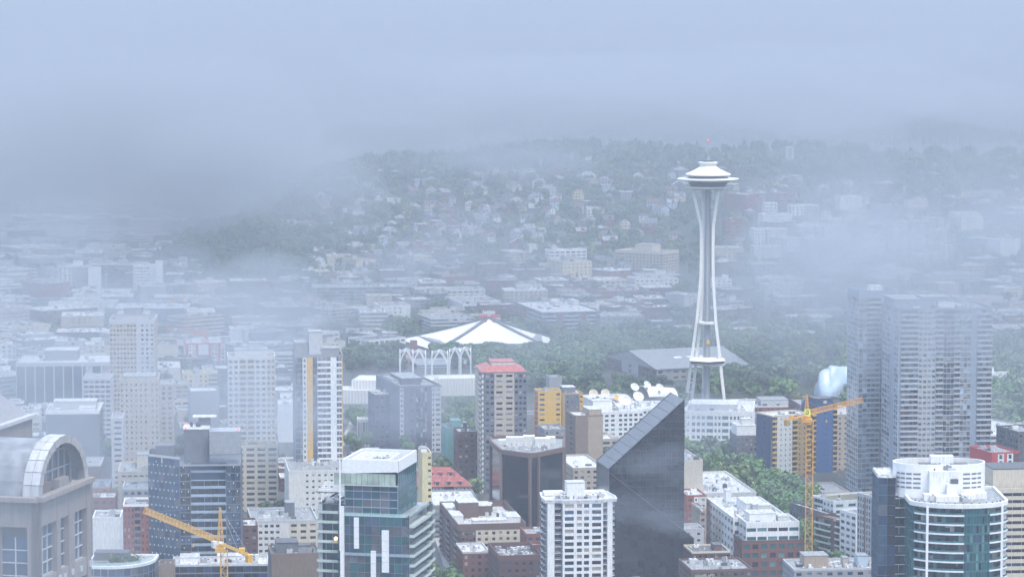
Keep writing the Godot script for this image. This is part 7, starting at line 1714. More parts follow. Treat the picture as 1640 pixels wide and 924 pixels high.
# ---------------------------------------------------------------- glass tower with the white crown
func crown_tower() -> void:
	var root := thing("glass_tower", "glass tower with a tilted white rooftop crown and stacked balconies in the middle foreground", "tower", Vector3(-45.9, 0, -1250), -12)
	spots.append([-53.6, -1268, 26, 40, 36, -12])
	var k := kit(root, "blue")
	# lower body
	var top := 76.0
	k.gp = "sea"
	face(k, Vector3(-22.6, 0, 2), Vector3.RIGHT, Vector3.BACK, 27.8, top, 20, [["G", 1, "slate", 9, .06, "sea"]])
	face(k, Vector3(5.2, 0, 2), Vector3.FORWARD, Vector3.RIGHT, 40, top, 19, [["B", 3, "lightgrey", "mint", 2.0], ["B", 1, "lightgrey", "mint", 1.2]])
	face(k, Vector3(-22.6, 0, -38), Vector3.BACK, Vector3.LEFT, 40, top, 20, [["G", 1, "spandrel", 10, .1]])
	face(k, Vector3(5.2, 0, -38), Vector3.LEFT, Vector3.FORWARD, 27.8, top, 20, [["S", 1, "grey"]])
	k.roof.quad(Vector3(-22.6, top, 2), Vector3(5.2, top, 2), Vector3(5.2, top, -38), Vector3(-22.6, top, -38), C.roofgrey)
	# left wing with balconies
	face(k, Vector3(-34, 0, -3), Vector3.RIGHT, Vector3.BACK, 11.4, 80, 20, [["B", 3, "lightgrey", "mint", 1.3], ["G", 1, "spandrel", 1, .1]])
	face(k, Vector3(-34, 0, -32), Vector3.BACK, Vector3.LEFT, 29, 80, 20, [["B", 1, "lightgrey", "mint", .8]])
	face(k, Vector3(-22.6, 0, -32), Vector3.LEFT, Vector3.FORWARD, 11.4, 80, 20, [["S", 1, "grey"]])
	k.wall.quad(Vector3(-22.6, 76, -3), Vector3(-22.6, 76, -32), Vector3(-22.6, 80, -32), Vector3(-22.6, 80, -3), C.grey)
	k.roof.quad(Vector3(-34, 80, -3), Vector3(-22.6, 80, -3), Vector3(-22.6, 80, -32), Vector3(-34, 80, -32), C.roofgrey)
	clutter(k, -28.3, -12, 9, 14, 80.05, 16)
	# set-back upper block
	k.gp = "blue"
	face(k, Vector3(-22, top, 0), Vector3.RIGHT, Vector3.BACK, 22, 13, 4, [["G", 1, "spandrel", 6, .12, "sea"]])
	face(k, Vector3(0, top, 0), Vector3.FORWARD, Vector3.RIGHT, 31, 17.5, 5, [["G", 1, "glassteal", 9, .05, "sea"]])
	face(k, Vector3(-22, top, -31), Vector3.BACK, Vector3.LEFT, 31, 17.5, 5, [["G", 1, "glassblue", 9, .05]])
	face(k, Vector3(0, top, -31), Vector3.LEFT, Vector3.FORWARD, 22, 17.5, 5, [["S", 1, "grey"]])
	# the pale glass screen
	for i in 11:
		var m := MB.new()
		m.box(Vector3(-25.2 + i * 2.34, 90.9, .9), Vector3(2.2, 4.7, .16), jit(C.mint, .06))
		part(root, "screen_pane", m, M.glass)
	k.wall.box(Vector3(-13.2, 88.4, .8), Vector3(26.6, .35, .9), C.lightgrey)
	# white crown: four walls, an inner ring and plant
	var crown := MB.new()
	crown.quad(Vector3(-22.9, 93.0, .95), Vector3(.4, 94.2, .95), Vector3(.4, 98.8, .95), Vector3(-22.9, 98.8, .95), C.white)
	crown.box(Vector3(-11.2, 96.6, .55), Vector3(23.2, 4.6, .7), C.white)
	crown.box(Vector3(.05, 96.4, -14.8), Vector3(.7, 4.8, 31.4), C.white)
	crown.box(Vector3(-22.6, 96.4, -14.8), Vector3(.7, 4.8, 31.4), C.white)
	crown.box(Vector3(-11.2, 96.4, -30.4), Vector3(23.2, 4.8, .7), C.white)
	part(root, "crown", crown, M.paint)
	k.roof.quad(Vector3(-22.5, 95.6, .6), Vector3(0, 95.6, .6), Vector3(0, 95.6, -30), Vector3(-22.5, 95.6, -30), C.slate)
	var inner := MB.new()
	for b in [[-12.3, -4.2, 15.6, .6], [-12.3, -22.4, 15.6, .6], [-19.8, -13.3, .6, 17.7], [-4.8, -13.3, .6, 17.7]]:
		inner.box(Vector3(b[0], 97.0, b[1]), Vector3(b[2], 3.2, b[3]), C.white)
	part(root, "plant_screen", inner, M.paint)
	k.roof.quad(Vector3(-20, 96.4, -4), Vector3(-4.6, 96.4, -4), Vector3(-4.6, 96.4, -22.4), Vector3(-20, 96.4, -22.4), C.cream)
	clutter(k, -12.5, -13, 10, 12, 96.4, 14)
	# terrace railing
	var rail := MB.new()
	rail.box(Vector3(-9, top + .75, 1.7), Vector3(27.4, 1.3, .08), C.white)
	rail.box(Vector3(5.0, top + .75, -16), Vector3(.08, 1.3, 34), C.white)
	part(root, "terrace_railing", rail, M.rail)
	# white upright fins on the dark front, the mast and pole at the left corner
	for p in [[-16.6, 62.9, 75.6, 2.0], [-9.6, 40, 62.3, 2.1], [-4.6, 53.6, 70.8, 2.9]]:
		var fin := MB.new()
		var y: float = p[1]
		while y < p[2] - .2:
			var hh := minf(4.3, p[2] - y)
			fin.box(Vector3(p[0], y + hh / 2, 2.55), Vector3(p[3], hh - .12, .6), C.white)
			y += 4.3
		part(root, "white_panel", fin, M.paint)
	var pole := MB.new()
	pole.box(Vector3(-22.4, 40, 3.0), Vector3(1.5, 80, 1.2), C.white)
	part(root, "corner_pole", pole, M.paint)
	var mast := MB.new()
	mast.tube(Vector3(-22.9, 62, 4.4), Vector3(-22.9, 99, 4.4), .35, .3, 8, C.white)
	for y in [66.0, 72.0, 78.0, 84.0]:
		mast.beam(Vector3(-22.9, y, 4.4), Vector3(-22.4, y, 3.2), .3, .3, C.white)
	part(root, "mast", mast, M.paint)
	var tr := MB.new()
	for i in 6:
		tr.beam(Vector3(-33 + i * .3, 85.6 + i * .55, 1.5 - i * 1.5), Vector3(-23, 85.6 + i * .55, 1.5 - i * 1.5), .5, .25, C.white)
	tr.beam(Vector3(-33.6, 85.4, 2), Vector3(-23, 85.4, 2), .7, .5, C.slate)
	tr.beam(Vector3(-33, 80, -4), Vector3(-32, 88.5, -7), .3, .3, C.white)
	part(root, "trellis", tr, M.paint)
	for b in [[-22.6, 60.6, 28], [-22.6, 40.0, 28]]:
		k.wall.box(Vector3(b[0] + b[2] / 2, b[1], 2.3), Vector3(b[2], 1.1, .5), C.spandrel)
	beacon(root, Vector3(-25.8, 66.3, .4), .8, "warm_lamp")
	finish(k, "mirror")


# ---------------------------------------------------------------- bronze-columned dark octagon
func dark_octagon() -> void:
	var root := thing("dark_tower", "dark glass many-sided office tower with brown columns and cluttered roof", "tower", Vector3(7.4, 0, -1600))
	spots.append([7.5, -1632, 34, 40, 64, 0])
	var pts := [Vector2(-12.9, 14), Vector2(1.8, 0), Vector2(6.2, -3), Vector2(19.4, -22), Vector2(20.5, -62), Vector2(2, -72), Vector2(-18.8, -62), Vector2(-18.6, -46)]
	pts[0] = Vector2(-12.9, -13)
	var H := 50.4
	var k := kit(root, "dark")
	for i in pts.size():
		var a: Vector2 = pts[i]; var b: Vector2 = pts[(i + 1) % pts.size()]
		var u := Vector3(b.x - a.x, 0, b.y - a.y)
		var w := u.length()
		u = u.normalized()
		var nn := u.cross(Vector3.UP)
		nn = Vector3(-u.z, 0, u.x) 
		var o := Vector3(a.x, 0, a.y)
		for f in 15:
			for c in maxi(1, int(w / 4.0)):
				var n := maxi(1, int(w / 4.0))
				var p := o + u * (w * c / n) + Vector3.UP * (f * 3.3)
				k.glass.quad(p, p + u * (w / n), p + u * (w / n) + Vector3.UP * 3.3, p + Vector3.UP * 3.3, jit(C.glassdark, .3))
		var cor := MB.new()
		var mid := o + u * w / 2 + Vector3.UP * (H - .5)
		cor.box(mid, Vector3(w + .8, 2.4, 1.2), C.brown, Basis(u, Vector3.UP, nn))
		part(root, "cornice", cor, M.wall)
		var col := MB.new()
		col.box(o + Vector3.UP * (H - 1) / 2, Vector3(1.4, H - 1.2, 1.4), C.brown if i % 3 else C.dirtbrown, Basis(u, Vector3.UP, nn))
		part(root, "column", col, M.wall)
	k.roof.cap(pts, H - .6, C.roofgrey)
	for b in [[-6, -34, 9, 6, 5.0], [1.5, -36, 6, 6, 5.4], [8.5, -33, 8, 7, 4.6], [-12, -42, 5, 5, 3], [13, -46, 5, 6, 3.4]]:
		k.plant.box(Vector3(b[0], H - .6 + b[4] / 2, b[1]), Vector3(b[2], b[4], b[3]), C.offwhite)
	clutter(k, 0, -33, 28, 46, H - .5, 46)
	finish(k, "mirror")


# ---------------------------------------------------------------- black wedge
func wedge_tower() -> void:
	var root := thing("wedge_tower", "black wedge-shaped tower with a steep slanted roof rising to a point", "tower", Vector3(46.0, 0, -1480), 11)
	spots.append([64.6, -1497, 26, 42, 32, 11])
	var dark: Color = Color(.030, .031, .038)
	var body := MB.new()
	var W := 37.0; var D := 27.0; var H0 := 61.0; var H1 := 93.2
	# faces in storey-high rows of panels
	var rows := 27
	for i in rows:
		var y0 := H1 * i / rows; var y1 := H1 * (i + 1) / rows
		for j in 12:
			var x0 := W * j / 12; var x1 := W * (j + 1) / 12
			var t0 := lerpf(H0, H1, x0 / W); var t1 := lerpf(H0, H1, x1 / W)
			if y0 >= t1:
				continue
			body.quad(Vector3(x0, minf(y0, t0), 0), Vector3(x1, y0, 0), Vector3(x1, minf(y1, t1), 0), Vector3(x0, minf(y1, t0), 0), jit(dark, .3))
			body.quad(Vector3(x1, y0, -D), Vector3(x0, minf(y0, t0), -D), Vector3(x0, minf(y1, t0), -D), Vector3(x1, minf(y1, t1), -D), jit(dark, .3))
		for j in 8:
			var z0 := -D * j / 8; var z1 := -D * (j + 1) / 8
			if y0 < H0:
				body.quad(Vector3(0, y0, z1), Vector3(0, y0, z0), Vector3(0, minf(y1, H0), z0), Vector3(0, minf(y1, H0), z1), jit(Color(.05, .075, .10), .2))
			body.quad(Vector3(W, y0, z0), Vector3(W, y0, z1), Vector3(W, y1, z1), Vector3(W, y1, z0), jit(dark, .2))
	part(root, "wall", body, M.mirror)
	var roof := MB.new()
	for j in 10:
		var a := Vector3(W * j / 10, lerpf(H0, H1, j / 10.0), 0); var b := Vector3(W * (j + 1) / 10, lerpf(H0, H1, (j + 1) / 10.0), 0)
		roof.quad(a, b, b + Vector3(0, 0, -D), a + Vector3(0, 0, -D), jit(Color(.04, .04, .046), .12))
	part(root, "slanted_roof", roof, M.glass)
	for j in range(1, 10):
		var m := MB.new()
		var a := Vector3(W * j / 10, lerpf(H0, H1, j / 10.0) + .1, 0)
		m.beam(a + Vector3(0, 0, -.6), a + Vector3(0, 0, -D + .6), .16, .16, C.darkgrey)
		part(root, "roof_seam", m, M.metal)
	var lines := MB.new()
	for i in range(1, 27):
		var y := H1 * i / 27
		var x0 := 0.0 if y < H0 else W * (y - H0) / (H1 - H0)
		lines.box(Vector3((x0 + W) / 2, y, .04), Vector3(W - x0, .16, .1), Color(.075, .078, .09))
	for j in range(1, 12):
		var x := W * j / 12
		lines.box(Vector3(x, lerpf(H0, H1, x / W) / 2, .03), Vector3(.12, lerpf(H0, H1, x / W), .1), Color(.06, .062, .075))
	part(root, "mullion", lines, M.metal, true)
	var edge := MB.new()
	edge.beam(Vector3(0, H0 + .1, .05), Vector3(W, H1 + .1, .05), .25, .3, C.slate)
	edge.beam(Vector3(0, H0 + .1, -D), Vector3(W, H1 + .1, -D), .3, .3, C.slate)
	edge.beam(Vector3(0, H0, .05), Vector3(0, H0, -D), .25, .25, C.slate)
	edge.beam(Vector3(0, 0, .05), Vector3(0, H0, .05), .22, .22, C.slate)
	part(root, "roof_edge", edge, M.metal)
	# the counter-wedge in front
	var low := MB.new()
	var A := 59.4; var E := 26.5; var W2 := 41.6; var F := 1.8
	for i in 18:
		var y0 := A * i / 18; var y1 := A * (i + 1) / 18
		for j in 12:
			var x0 := W2 * j / 12 - .1; var x1 := W2 * (j + 1) / 12 - .1
			var t0 := lerpf(A, E, j / 12.0); var t1 := lerpf(A, E, (j + 1) / 12.0)
			if y0 >= t0:
				continue
			low.quad(Vector3(x0, y0, F), Vector3(x1, minf(y0, t1), F), Vector3(x1, minf(y1, t1), F), Vector3(x0, minf(y1, t0), F), jit(dark, .3))
	low.quad(Vector3(-.1, A, F), Vector3(W2 - .1, E, F), Vector3(W2 - .1, E, -D + .5), Vector3(-.1, A, -D + .5), Color(.06, .06, .07))
	low.quad(Vector3(W2 - .1, 0, F), Vector3(W2 - .1, 0, -D + .5), Vector3(W2 - .1, E, -D + .5), Vector3(W2 - .1, E, F), dark)
	low.quad(Vector3(-.1, 0, -D + .5), Vector3(-.1, 0, F), Vector3(-.1, A, F), Vector3(-.1, A, -D + .5), Color(.05, .075, .10))
	part(root, "lower_wedge", low, M.mirror)
	var e2 := MB.new()
	e2.beam(Vector3(-.1, A + .05, F + .05), Vector3(W2 - .1, E + .05, F + .05), .3, .3, C.slate)
	part(root, "wedge_edge", e2, M.metal)


# ---------------------------------------------------------------- white balcony tower
func white_tower() -> void:
	var root := thing("apartment_tower", "white concrete apartment tower with ribbon windows and stacked balconies in front of the black wedge", "apartment tower", Vector3(32.0, 0, -1400), 8)
	spots.append([32.4, -1412, 20, 32, 24, 8])
	var k := kit(root, "condo", 70)
	var H := 57.6
	var N := 20
	var wc: Color = C.white
	face(k, Vector3(-9.2, 0, 0), Vector3.RIGHT, Vector3.BACK, 18.4, H, N, [["N", 5.4, "white", 1, .70, .6], ["N", 3.0, "white", 1, .70, .6], ["N", 3.0, "white", 1, .70, .6], ["N", 5.4, "white", 1, .70, .6]])
	k.single = 0
	for s in [-1.0, 1.0]:
		var fx: float = 9.2 * s
		var pts := [Vector3(fx, 0, 0), Vector3(fx, 0, -22)]
		if s < 0:
			face(k, Vector3(fx, 0, -2.2), Vector3.BACK, Vector3.LEFT, 2.2, H, N, [["S", 1, "white"]])
			face(k, Vector3(-12.7, 0, -2.2), Vector3.RIGHT, Vector3.BACK, 3.5, H, N, [["B", 1, "white", "slate", .9]])
			face(k, Vector3(-15.8, 0, -1.6), Vector3.RIGHT, Vector3.BACK, 3.1, H, N, [["S", 1, "white"]])
			face(k, Vector3(-15.8, 0, -22), Vector3.BACK, Vector3.LEFT, 20.4, H, N, [["N", 3, "white", 1, .5, .4], ["B", 3, "white", "darkgrey", 1.4], ["B", 3, "white", "slate", 1.4], ["S", 1.6, "white"]])
			k.wall.quad(Vector3(-12.7, 0, -2.2), Vector3(-12.7, 0, -1.6), Vector3(-12.7, H, -1.6), Vector3(-12.7, H, -2.2), wc)
		else:
			face(k, Vector3(fx, 0, 0), Vector3.FORWARD, Vector3.RIGHT, 2.2, H, N, [["S", 1, "white"]])
			face(k, Vector3(9.2, 0, -2.2), Vector3.RIGHT, Vector3.BACK, 2.2, H, N, [["B", 1, "white", "slate", .9]])
			face(k, Vector3(11.4, 0, -1.6), Vector3.RIGHT, Vector3.BACK, 2.4, H, N, [["S", 1, "white"]])
			face(k, Vector3(13.8, 0, -1.6), Vector3.FORWARD, Vector3.RIGHT, 20.4, H, N, [["S", 1.6, "white"], ["B", 3, "white", "grey", 1.5], ["B", 3, "white", "slate", 1.5], ["N", 3, "white", 1, .5, .4]])
	face(k, Vector3(13.8, 0, -22), Vector3.LEFT, Vector3.FORWARD, 29.6, H, N, [["N", 1, "white", 6, .5, .45]])
	# roof slab with clipped corners, parapet rim
	var roof := [Vector2(-9.4, .2), Vector2(9.4, .2), Vector2(11.6, -1.4), Vector2(15.6, -1.4), Vector2(15.9, -8), Vector2(14.2, -22.2), Vector2(-16.2, -22.2), Vector2(-17.6, -8), Vector2(-17.2, -1.4), Vector2(-12.4, -1.4)]
	k.roof.cap(roof, H + 1.0, C.roofwhite)
	k.roof.prism(roof, H - .1, H + .98, C.white, false)
	for i in roof.size():
		var a: Vector2 = roof[i]; var b: Vector2 = roof[(i + 1) % roof.size()]
		k.parapet.beam(Vector3(a.x, H + 1.3, a.y), Vector3(b.x, H + 1.3, b.y), .45, .8, C.white)
	k.plant.box(Vector3(-2.3, H + 4.6, -9), Vector3(8.2, 7.2, 7), C.white)
	k.plant.box(Vector3(-2.3, H + 8.3, -9), Vector3(8.5, .35, 7.3), C.lightgrey)
	k.plant.box(Vector3(7.5, H + 2.0, -16), Vector3(10, 1.6, 6), C.white)
	k.plant.box(Vector3(-11, H + 2.0, -17), Vector3(9, 1.6, 6), C.white)
	clutter(k, 0, -6, 24, 9, H + 1.02, 30, "offwhite")
	for x in [3.5, 6.0]:
		k.gear.tube(Vector3(x, H + 1, -3.4), Vector3(x, H + 3.2, -3.2), .9, .9, 12, C.offwhite)
	finish(k)


# ---------------------------------------------------------------- round glass tower, lower right
func round_tower() -> void:
	var root := thing("round_tower", "round-fronted teal glass apartment tower with white balcony edges and white drum on top", "apartment tower", Vector3(174.3, 0, -1215), 0)
	spots.append([175.0, -1228, 30, 50, 40, 0])
	var H := 87.5
	var N := 24
	var k := kit(root, "teal")
	var fh := H / N
	var seg := 14
	var slab := MB.new()
	var colm := MB.new()
	var roofp := []
	for i in seg + 1:
		var t := lerpf(-1.28, 1.36, i / float(seg))
		roofp.append(Vector2(sin(t) * 19.5, -2 + cos(t) * 14.0))
	for i in seg:
		var a: Vector2 = roofp[i]; var b: Vector2 = roofp[i + 1]
		var o := Vector3(a.x, 0, a.y)
		var u := Vector3(b.x - a.x, 0, b.y - a.y)
		var w := u.length()
		u = u.normalized()
		var nn := Vector3(-u.z, 0, u.x)
		var open := (i < 7) or i >= 10
		if i == 0:
			open = false
		if open:
			for f in N:
				var p := o + Vector3.UP * f * fh - nn * 1.8
				for c in 2:
					pane(k, p + u * w * c / 2, u, nn, w / 2, fh, "condo" if rng.randf() < .5 else "teal")
				slab.box(o + u * w / 2 + Vector3.UP * (f * fh + .3) - nn * .75, Vector3(w + .12, .62, 2.3), C.white, Basis(u, Vector3.UP, nn))
				var rl := MB.new()
				k.balcony.box(o + u * w / 2 + Vector3.UP * (f * fh + .9) + nn * .26, Vector3(w, .9, .06), jit(C.glassteal, .2), Basis(u, Vector3.UP, nn))
				if rng.randf() < .22:
					k.balcony.box(o + u * w * rng.randf() + Vector3.UP * (f * fh + .8) - nn * rng.randf_range(.4, 1.4), Vector3(.7, .8, .7), C[["offwhite", "brick", "tan", "red", "green", "grey"][rng.randi() % 6]], Basis(u, Vector3.UP, nn))
		else:
			strip(k, o, u, nn, w, H, N, ["G", 1, "glassteal", 3, .2])
	for i in [3, 12]:
		var a: Vector2 = roofp[i]
		colm.box(Vector3(a.x, H / 2, a.y) + Vector3(a.x, 0, a.y + 2).normalized() * .3, Vector3(.9, H, .9), C.white)
	part(root, "balcony_slab", slab, M.paint, true)
	part(root, "column", colm, M.paint)
	# straight glazed flank on the left, balcony return, blue block further left
	face(k, Vector3(-18.8, 0, -22), Vector3.BACK, Vector3.LEFT, 23.5, H, N, [["G", 1, "glassteal", 6, .12]])
	face(k, Vector3(18.9, 0, 1), Vector3.FORWARD, Vector3.RIGHT, 24, H, N, [["B", 1, "white", "glassteal", .6]])
	face(k, Vector3(-23, 0, -15), Vector3.RIGHT, Vector3.BACK, 4.6, H + 3, N, [["B", 1, "white", "glassdark", 1.2]])
	face(k, Vector3(-29.6, 0, -13.5), Vector3.RIGHT, Vector3.BACK, 3.6, H + 8.5, N, [["G", 1, "glassblue", 1, .1, "blue"]])
	face(k, Vector3(-26.0, 0, -13.5), Vector3.RIGHT, Vector3.BACK, 3.2, H + 8.5, N, [["G", 1, "navy", 1, .1, "dark"]])
	face(k, Vector3(-29.6, 0, -32), Vector3.BACK, Vector3.LEFT, 18.5, H + 8.5, N, [["G", 1, "glassblue", 5, .1, "blue"]])
	face(k, Vector3(-22.8, 0, -13.5), Vector3.FORWARD, Vector3.RIGHT, 18, H + 8.5, N, [["S", 1, "slate"]])
	face(k, Vector3(19, 0, -34), Vector3.LEFT, Vector3.FORWARD, 48.6, H, N, [["G", 1, "glassteal", 12, .15]])
	var blockroof := [Vector2(-29.8, -13.3), Vector2(-22.6, -13.3), Vector2(-22.6, -32), Vector2(-29.8, -32)]
	k.roof.cap(blockroof, H + 8.3, C.roofwhite)
	k.roof.prism(blockroof, H + 7.6, H + 9.0, C.white, false)
	# roof with its rim
	roofp.append(Vector2(19, -34))
	roofp.append(Vector2(-23, -34))
	roofp.append(Vector2(-23, -15))
	roofp.append(Vector2(-18.8, -15))
	k.roof.cap(roofp, H + .2, C.roofgrey)
	for i in roofp.size():
		var a: Vector2 = roofp[i]; var b: Vector2 = roofp[(i + 1) % roofp.size()]
		k.parapet.beam(Vector3(a.x, H + .3, a.y), Vector3(b.x, H + .3, b.y), .9, 1.7, C.white)
	for i in seg:
		var a: Vector2 = roofp[i]
		k.gear.box(Vector3(a.x * .9, H + .8, a.y * .9 - .5), Vector3(.5, 1.2, .5), C.darkgrey)
	# white oval drum: outer wall with louvre slots, open top, boxes before it
	var drum := MB.new()
	var dp := []
	for i in 28:
		var t := TAU * i / 28
		dp.append(Vector2(-5.0 + signf(sin(t)) * pow(absf(sin(t)), .55) * 18.3, -19 + cos(t) * 9.5))
	for i in 28:
		var a: Vector2 = dp[i]; var b: Vector2 = dp[(i + 1) % 28]
		var o := Vector3(a.x, H, a.y); var e := Vector3(b.x, H, b.y)
		drum.quad(o, e, e + Vector3.UP * 13.4, o + Vector3.UP * 13.4, C.white)
		var inn := Vector3(-5, 0, -19)
		var oi := o + (Vector3(inn.x, H, inn.z) - o).normalized() * .7; var ei := e + (Vector3(inn.x, H, inn.z) - e).normalized() * .7
		drum.quad(o + Vector3.UP * 13.4, e + Vector3.UP * 13.4, ei + Vector3.UP * 13.4, oi + Vector3.UP * 13.4, C.white)
		drum.quad(ei + Vector3.UP * 8, oi + Vector3.UP * 8, oi + Vector3.UP * 13.4, ei + Vector3.UP * 13.4, C.offwhite)
		if i in [1, 2, 3, 23, 24, 25, 26]:
			for j in 4:
				var lv := MB.new()
				var u := (e - o).normalized()
				lv.box((o + e) / 2 + Vector3.UP * (4.2 + j * 1.8) + Vector3(-u.z, 0, u.x) * .03, Vector3((e - o).length() * .8, .7, .12), C.slate, Basis(u, Vector3.UP, Vector3(-u.z, 0, u.x)))
				part(root, "louvre_slot", lv, M.paint)
	drum.cap(dp, H + 8, C.roofgrey)
	part(root, "drum", drum, M.paint)
	for b in [[-4.5, -10.0, 11.5, 7, 11.2, "white"], [-1.6, -6.2, 4.2, 4, 6.4, "white"], [-9.5, -5.4, 6.5, 5, 2.6, "white"], [-4.0, -2.2, 9.0, 5, 2.4, "white"], [4.4, -4.6, 5.0, 5, 2.6, "white"], [8.4, -9.4, 8.0, 5, 2.4, "white"], [-3.5, -22.5, 9, 5, 15.2, "white"]]:
		k.plant.box(Vector3(b[0], H + b[4] / 2, b[1]), Vector3(b[2], b[4], b[3]), C[b[5]])
	k.gear.box(Vector3(-9, H + 11.8, -21), Vector3(7, 1.2, 4), C.darkgrey)
	k.gear.box(Vector3(3, H + 11.8, -21), Vector3(7, 1.2, 4), C.darkgrey)
	k.gear.box(Vector3(-.6, H + 7.4, -6), Vector3(2.8, 1.8, 2), C.darkgrey)
	clutter(k, -4.5, -10, 9, 5, H + 11.2, 10)
	clutter(k, -2, -4, 26, 10, H + .3, 16)
	finish(k, "glass")


# ---------------------------------------------------------------- dark blue tower with the bright joints, left
func dotted_tower() -> void:
	var root := thing("dotted_tower", "dark blue glass tower with rows of small white lights, left of the centre", "tower", Vector3(-138.9, 0, -1300), 4)
	spots.append([-133.6, -1315, 24, 42, 30, 4])
	var k := kit(root, "blue")
	var H := 92.0
	var N := 27
	var fh := H / N
	# left face folds back from the corner
	var lo := Vector3(-13.4, 0, -11)
	var u := (Vector3.ZERO - lo).normalized()
	face(k, lo, u, Vector3(-u.z, 0, u.x), lo.length(), H, N, [["G", 1, "glassblue", 6, .1]])
	face(k, Vector3(-13.4, 0, -32), Vector3.BACK, Vector3.LEFT, 21, H, N, [["G", 1, "glassblue", 6, .1]])
	k.gp = "dark"
	face(k, Vector3.ZERO, Vector3.RIGHT, Vector3.BACK, 4.6, H - 3, N, [["G", 1, "slate", 2, .12]])
	face(k, Vector3(4.6, 0, 0), Vector3.RIGHT, Vector3.BACK, 14.6, H - 9, N - 3, [["B", 7, "spandrel", "spandrel", .6], ["B", 5, "spandrel", "spandrel", .6]])
	k.gp = "blue"
	face(k, Vector3(19.2, 0, 0), Vector3.RIGHT, Vector3.BACK, 6.2, H - 3, N, [["G", 1, "slate", 3, .1]])
	face(k, Vector3(25.4, 0, 0), Vector3.FORWARD, Vector3.RIGHT, 32, H - 3, N, [["G", 1, "slate", 8, .12]])
	face(k, Vector3(25.4, 0, -32), Vector3.LEFT, Vector3.FORWARD, 38.8, H, N, [["S", 1, "slate"]])
	k.wall.box(Vector3(11.9, H - 5.4, -4), Vector3(14.6, 1.0, 6), C.spandrel)
	k.wall.quad(Vector3(4.6, H - 9, -3), Vector3(19.2, H - 9, -3), Vector3(19.2, H - 2, -3), Vector3(4.6, H - 2, -3), C.glassblue)
	var rp := [Vector2(-13.4, -11), Vector2(0, 0), Vector2(25.4, 0), Vector2(25.4, -32), Vector2(-13.4, -32)]
	k.roof.cap(rp, H - 2.6, C.slate)
	# the bright joints
	var dots := MB.new()
	for f in range(2, N):
		var y := f * fh
		for j in 7:
			var p := lo + u * lo.length() * (j + .3 + (.5 if f % 2 else 0.0)) / 7.5 + Vector3.UP * y
			dots.box(p + Vector3(-u.z, 0, u.x) * .25, Vector3(.3, .62, .3), C.offwhite, Basis(u, Vector3.UP, Vector3(-u.z, 0, u.x)))
		for x in ([.8, 3.6] if f % 2 else [1.6]):
			dots.box(Vector3(x, y, .25), Vector3(.3, .62, .3), C.offwhite)
		for x in ([20.6, 24.0] if f % 2 else [22.4]):
			dots.box(Vector3(x, y, .25), Vector3(.3, .62, .3), C.offwhite)
	part(root, "white_joint", dots, M.paint, true)
	var edge := MB.new()
	edge.beam(lo + Vector3.UP * (H + .3), Vector3.UP * (H + .3), .3, 1.0, C.lightgrey)
	edge.beam(Vector3.UP * (H - 2.7), Vector3(25.4, H - 2.7, 0), .3, .6, C.grey)
	part(root, "roof_rim", edge, M.paint)
	# rooftop blocks
	var ph := MB.new()
	ph.box(Vector3(6.8, H + 4.4, -15), Vector3(10.4, 14, 14), C.slate)
	ph.box(Vector3(-6.5, H + .8, -17), Vector3(8, 6.5, 10), C.slate)
	part(root, "penthouse_block", ph, M.wall)
	var screen := MB.new()
	screen.box(Vector3(18.8, H + 6.2, -10), Vector3(13.0, 9.6, 12), C.lightgrey)
	for i in 14:
		screen.box(Vector3(12.7 + i * .95, H + 6.2, -3.97), Vector3(.12, 9.4, .12), C.steel)
	part(root, "louvre_screen", screen, M.metal)
	k.roof.box(Vector3(6.8, H + 11.5, -15), Vector3(11.2, .4, 14.6), C.roofwhite)
	k.roof.box(Vector3(10, H + 15.2, -21), Vector3(10, .4, 7), C.roofwhite)
	k.plant.box(Vector3(10, H + 13, -21), Vector3(5, 4, 5), C.slate)
	clutter(k, -4, -9, 10, 8, H - 2.4, 12)
	clutter(k, 7, -14, 8, 8, H + 11.6, 8)
	for c in [[1.0, H + 6, -9.0, 1.6], [25.4, H + 12.6, -6, 1.8]]:
		for i in 7:
			var a0 := -1.4 + i * .4; var a1 := a0 + .4
			var o := Vector3(c[0], c[1], c[2])
			k.gear.beam(o + Vector3(cos(a0), sin(a0), 0) * c[3], o + Vector3(cos(a1), sin(a1), 0) * c[3], .3, .3, C.offwhite)
	beacon(root, Vector3(2.4, H + 11.9, -8.2), .35)
	beacon(root, Vector3(24.4, H + 11.7, -4.2), .35)
	beacon(root, Vector3(2.2, H + 13.4, -12), .3)
	finish(k, "mirror")


# ---------------------------------------------------------------- tower cranes
func lattice(mb: MB, a: Vector3, e: Vector3, w: float, h: float, n: int, col: Color, tri := false) -> void:
	var u := (e - a).normalized()
	var x := u.cross(Vector3.UP if absf(u.y) < .9 else Vector3.RIGHT).normalized()
	var y := x.cross(u)
	var cs := [x * w / 2, -x * w / 2, x * w / 2 + y * h, -x * w / 2 + y * h]
	if tri:
		cs = [x * w / 2, -x * w / 2, y * h, y * h]
	var t := .2
	for c in (4 if not tri else 3):
		mb.beam(a + cs[c], e + cs[c], t, t, col)
	for i in n:
		var p := a.lerp(e, i / float(n)); var q := a.lerp(e, (i + 1) / float(n))
		for pr in ([[0, 1], [0, 2], [1, 3], [2, 3]] if not tri else [[0, 1], [0, 2], [1, 2]]):
			var f: Vector3 = cs[pr[i % 2]]; var g: Vector3 = cs[pr[1 - i % 2]]
			mb.beam(p + f, q + g, .12, .12, col)
			mb.beam(q + f, q + g, .1, .1, col)

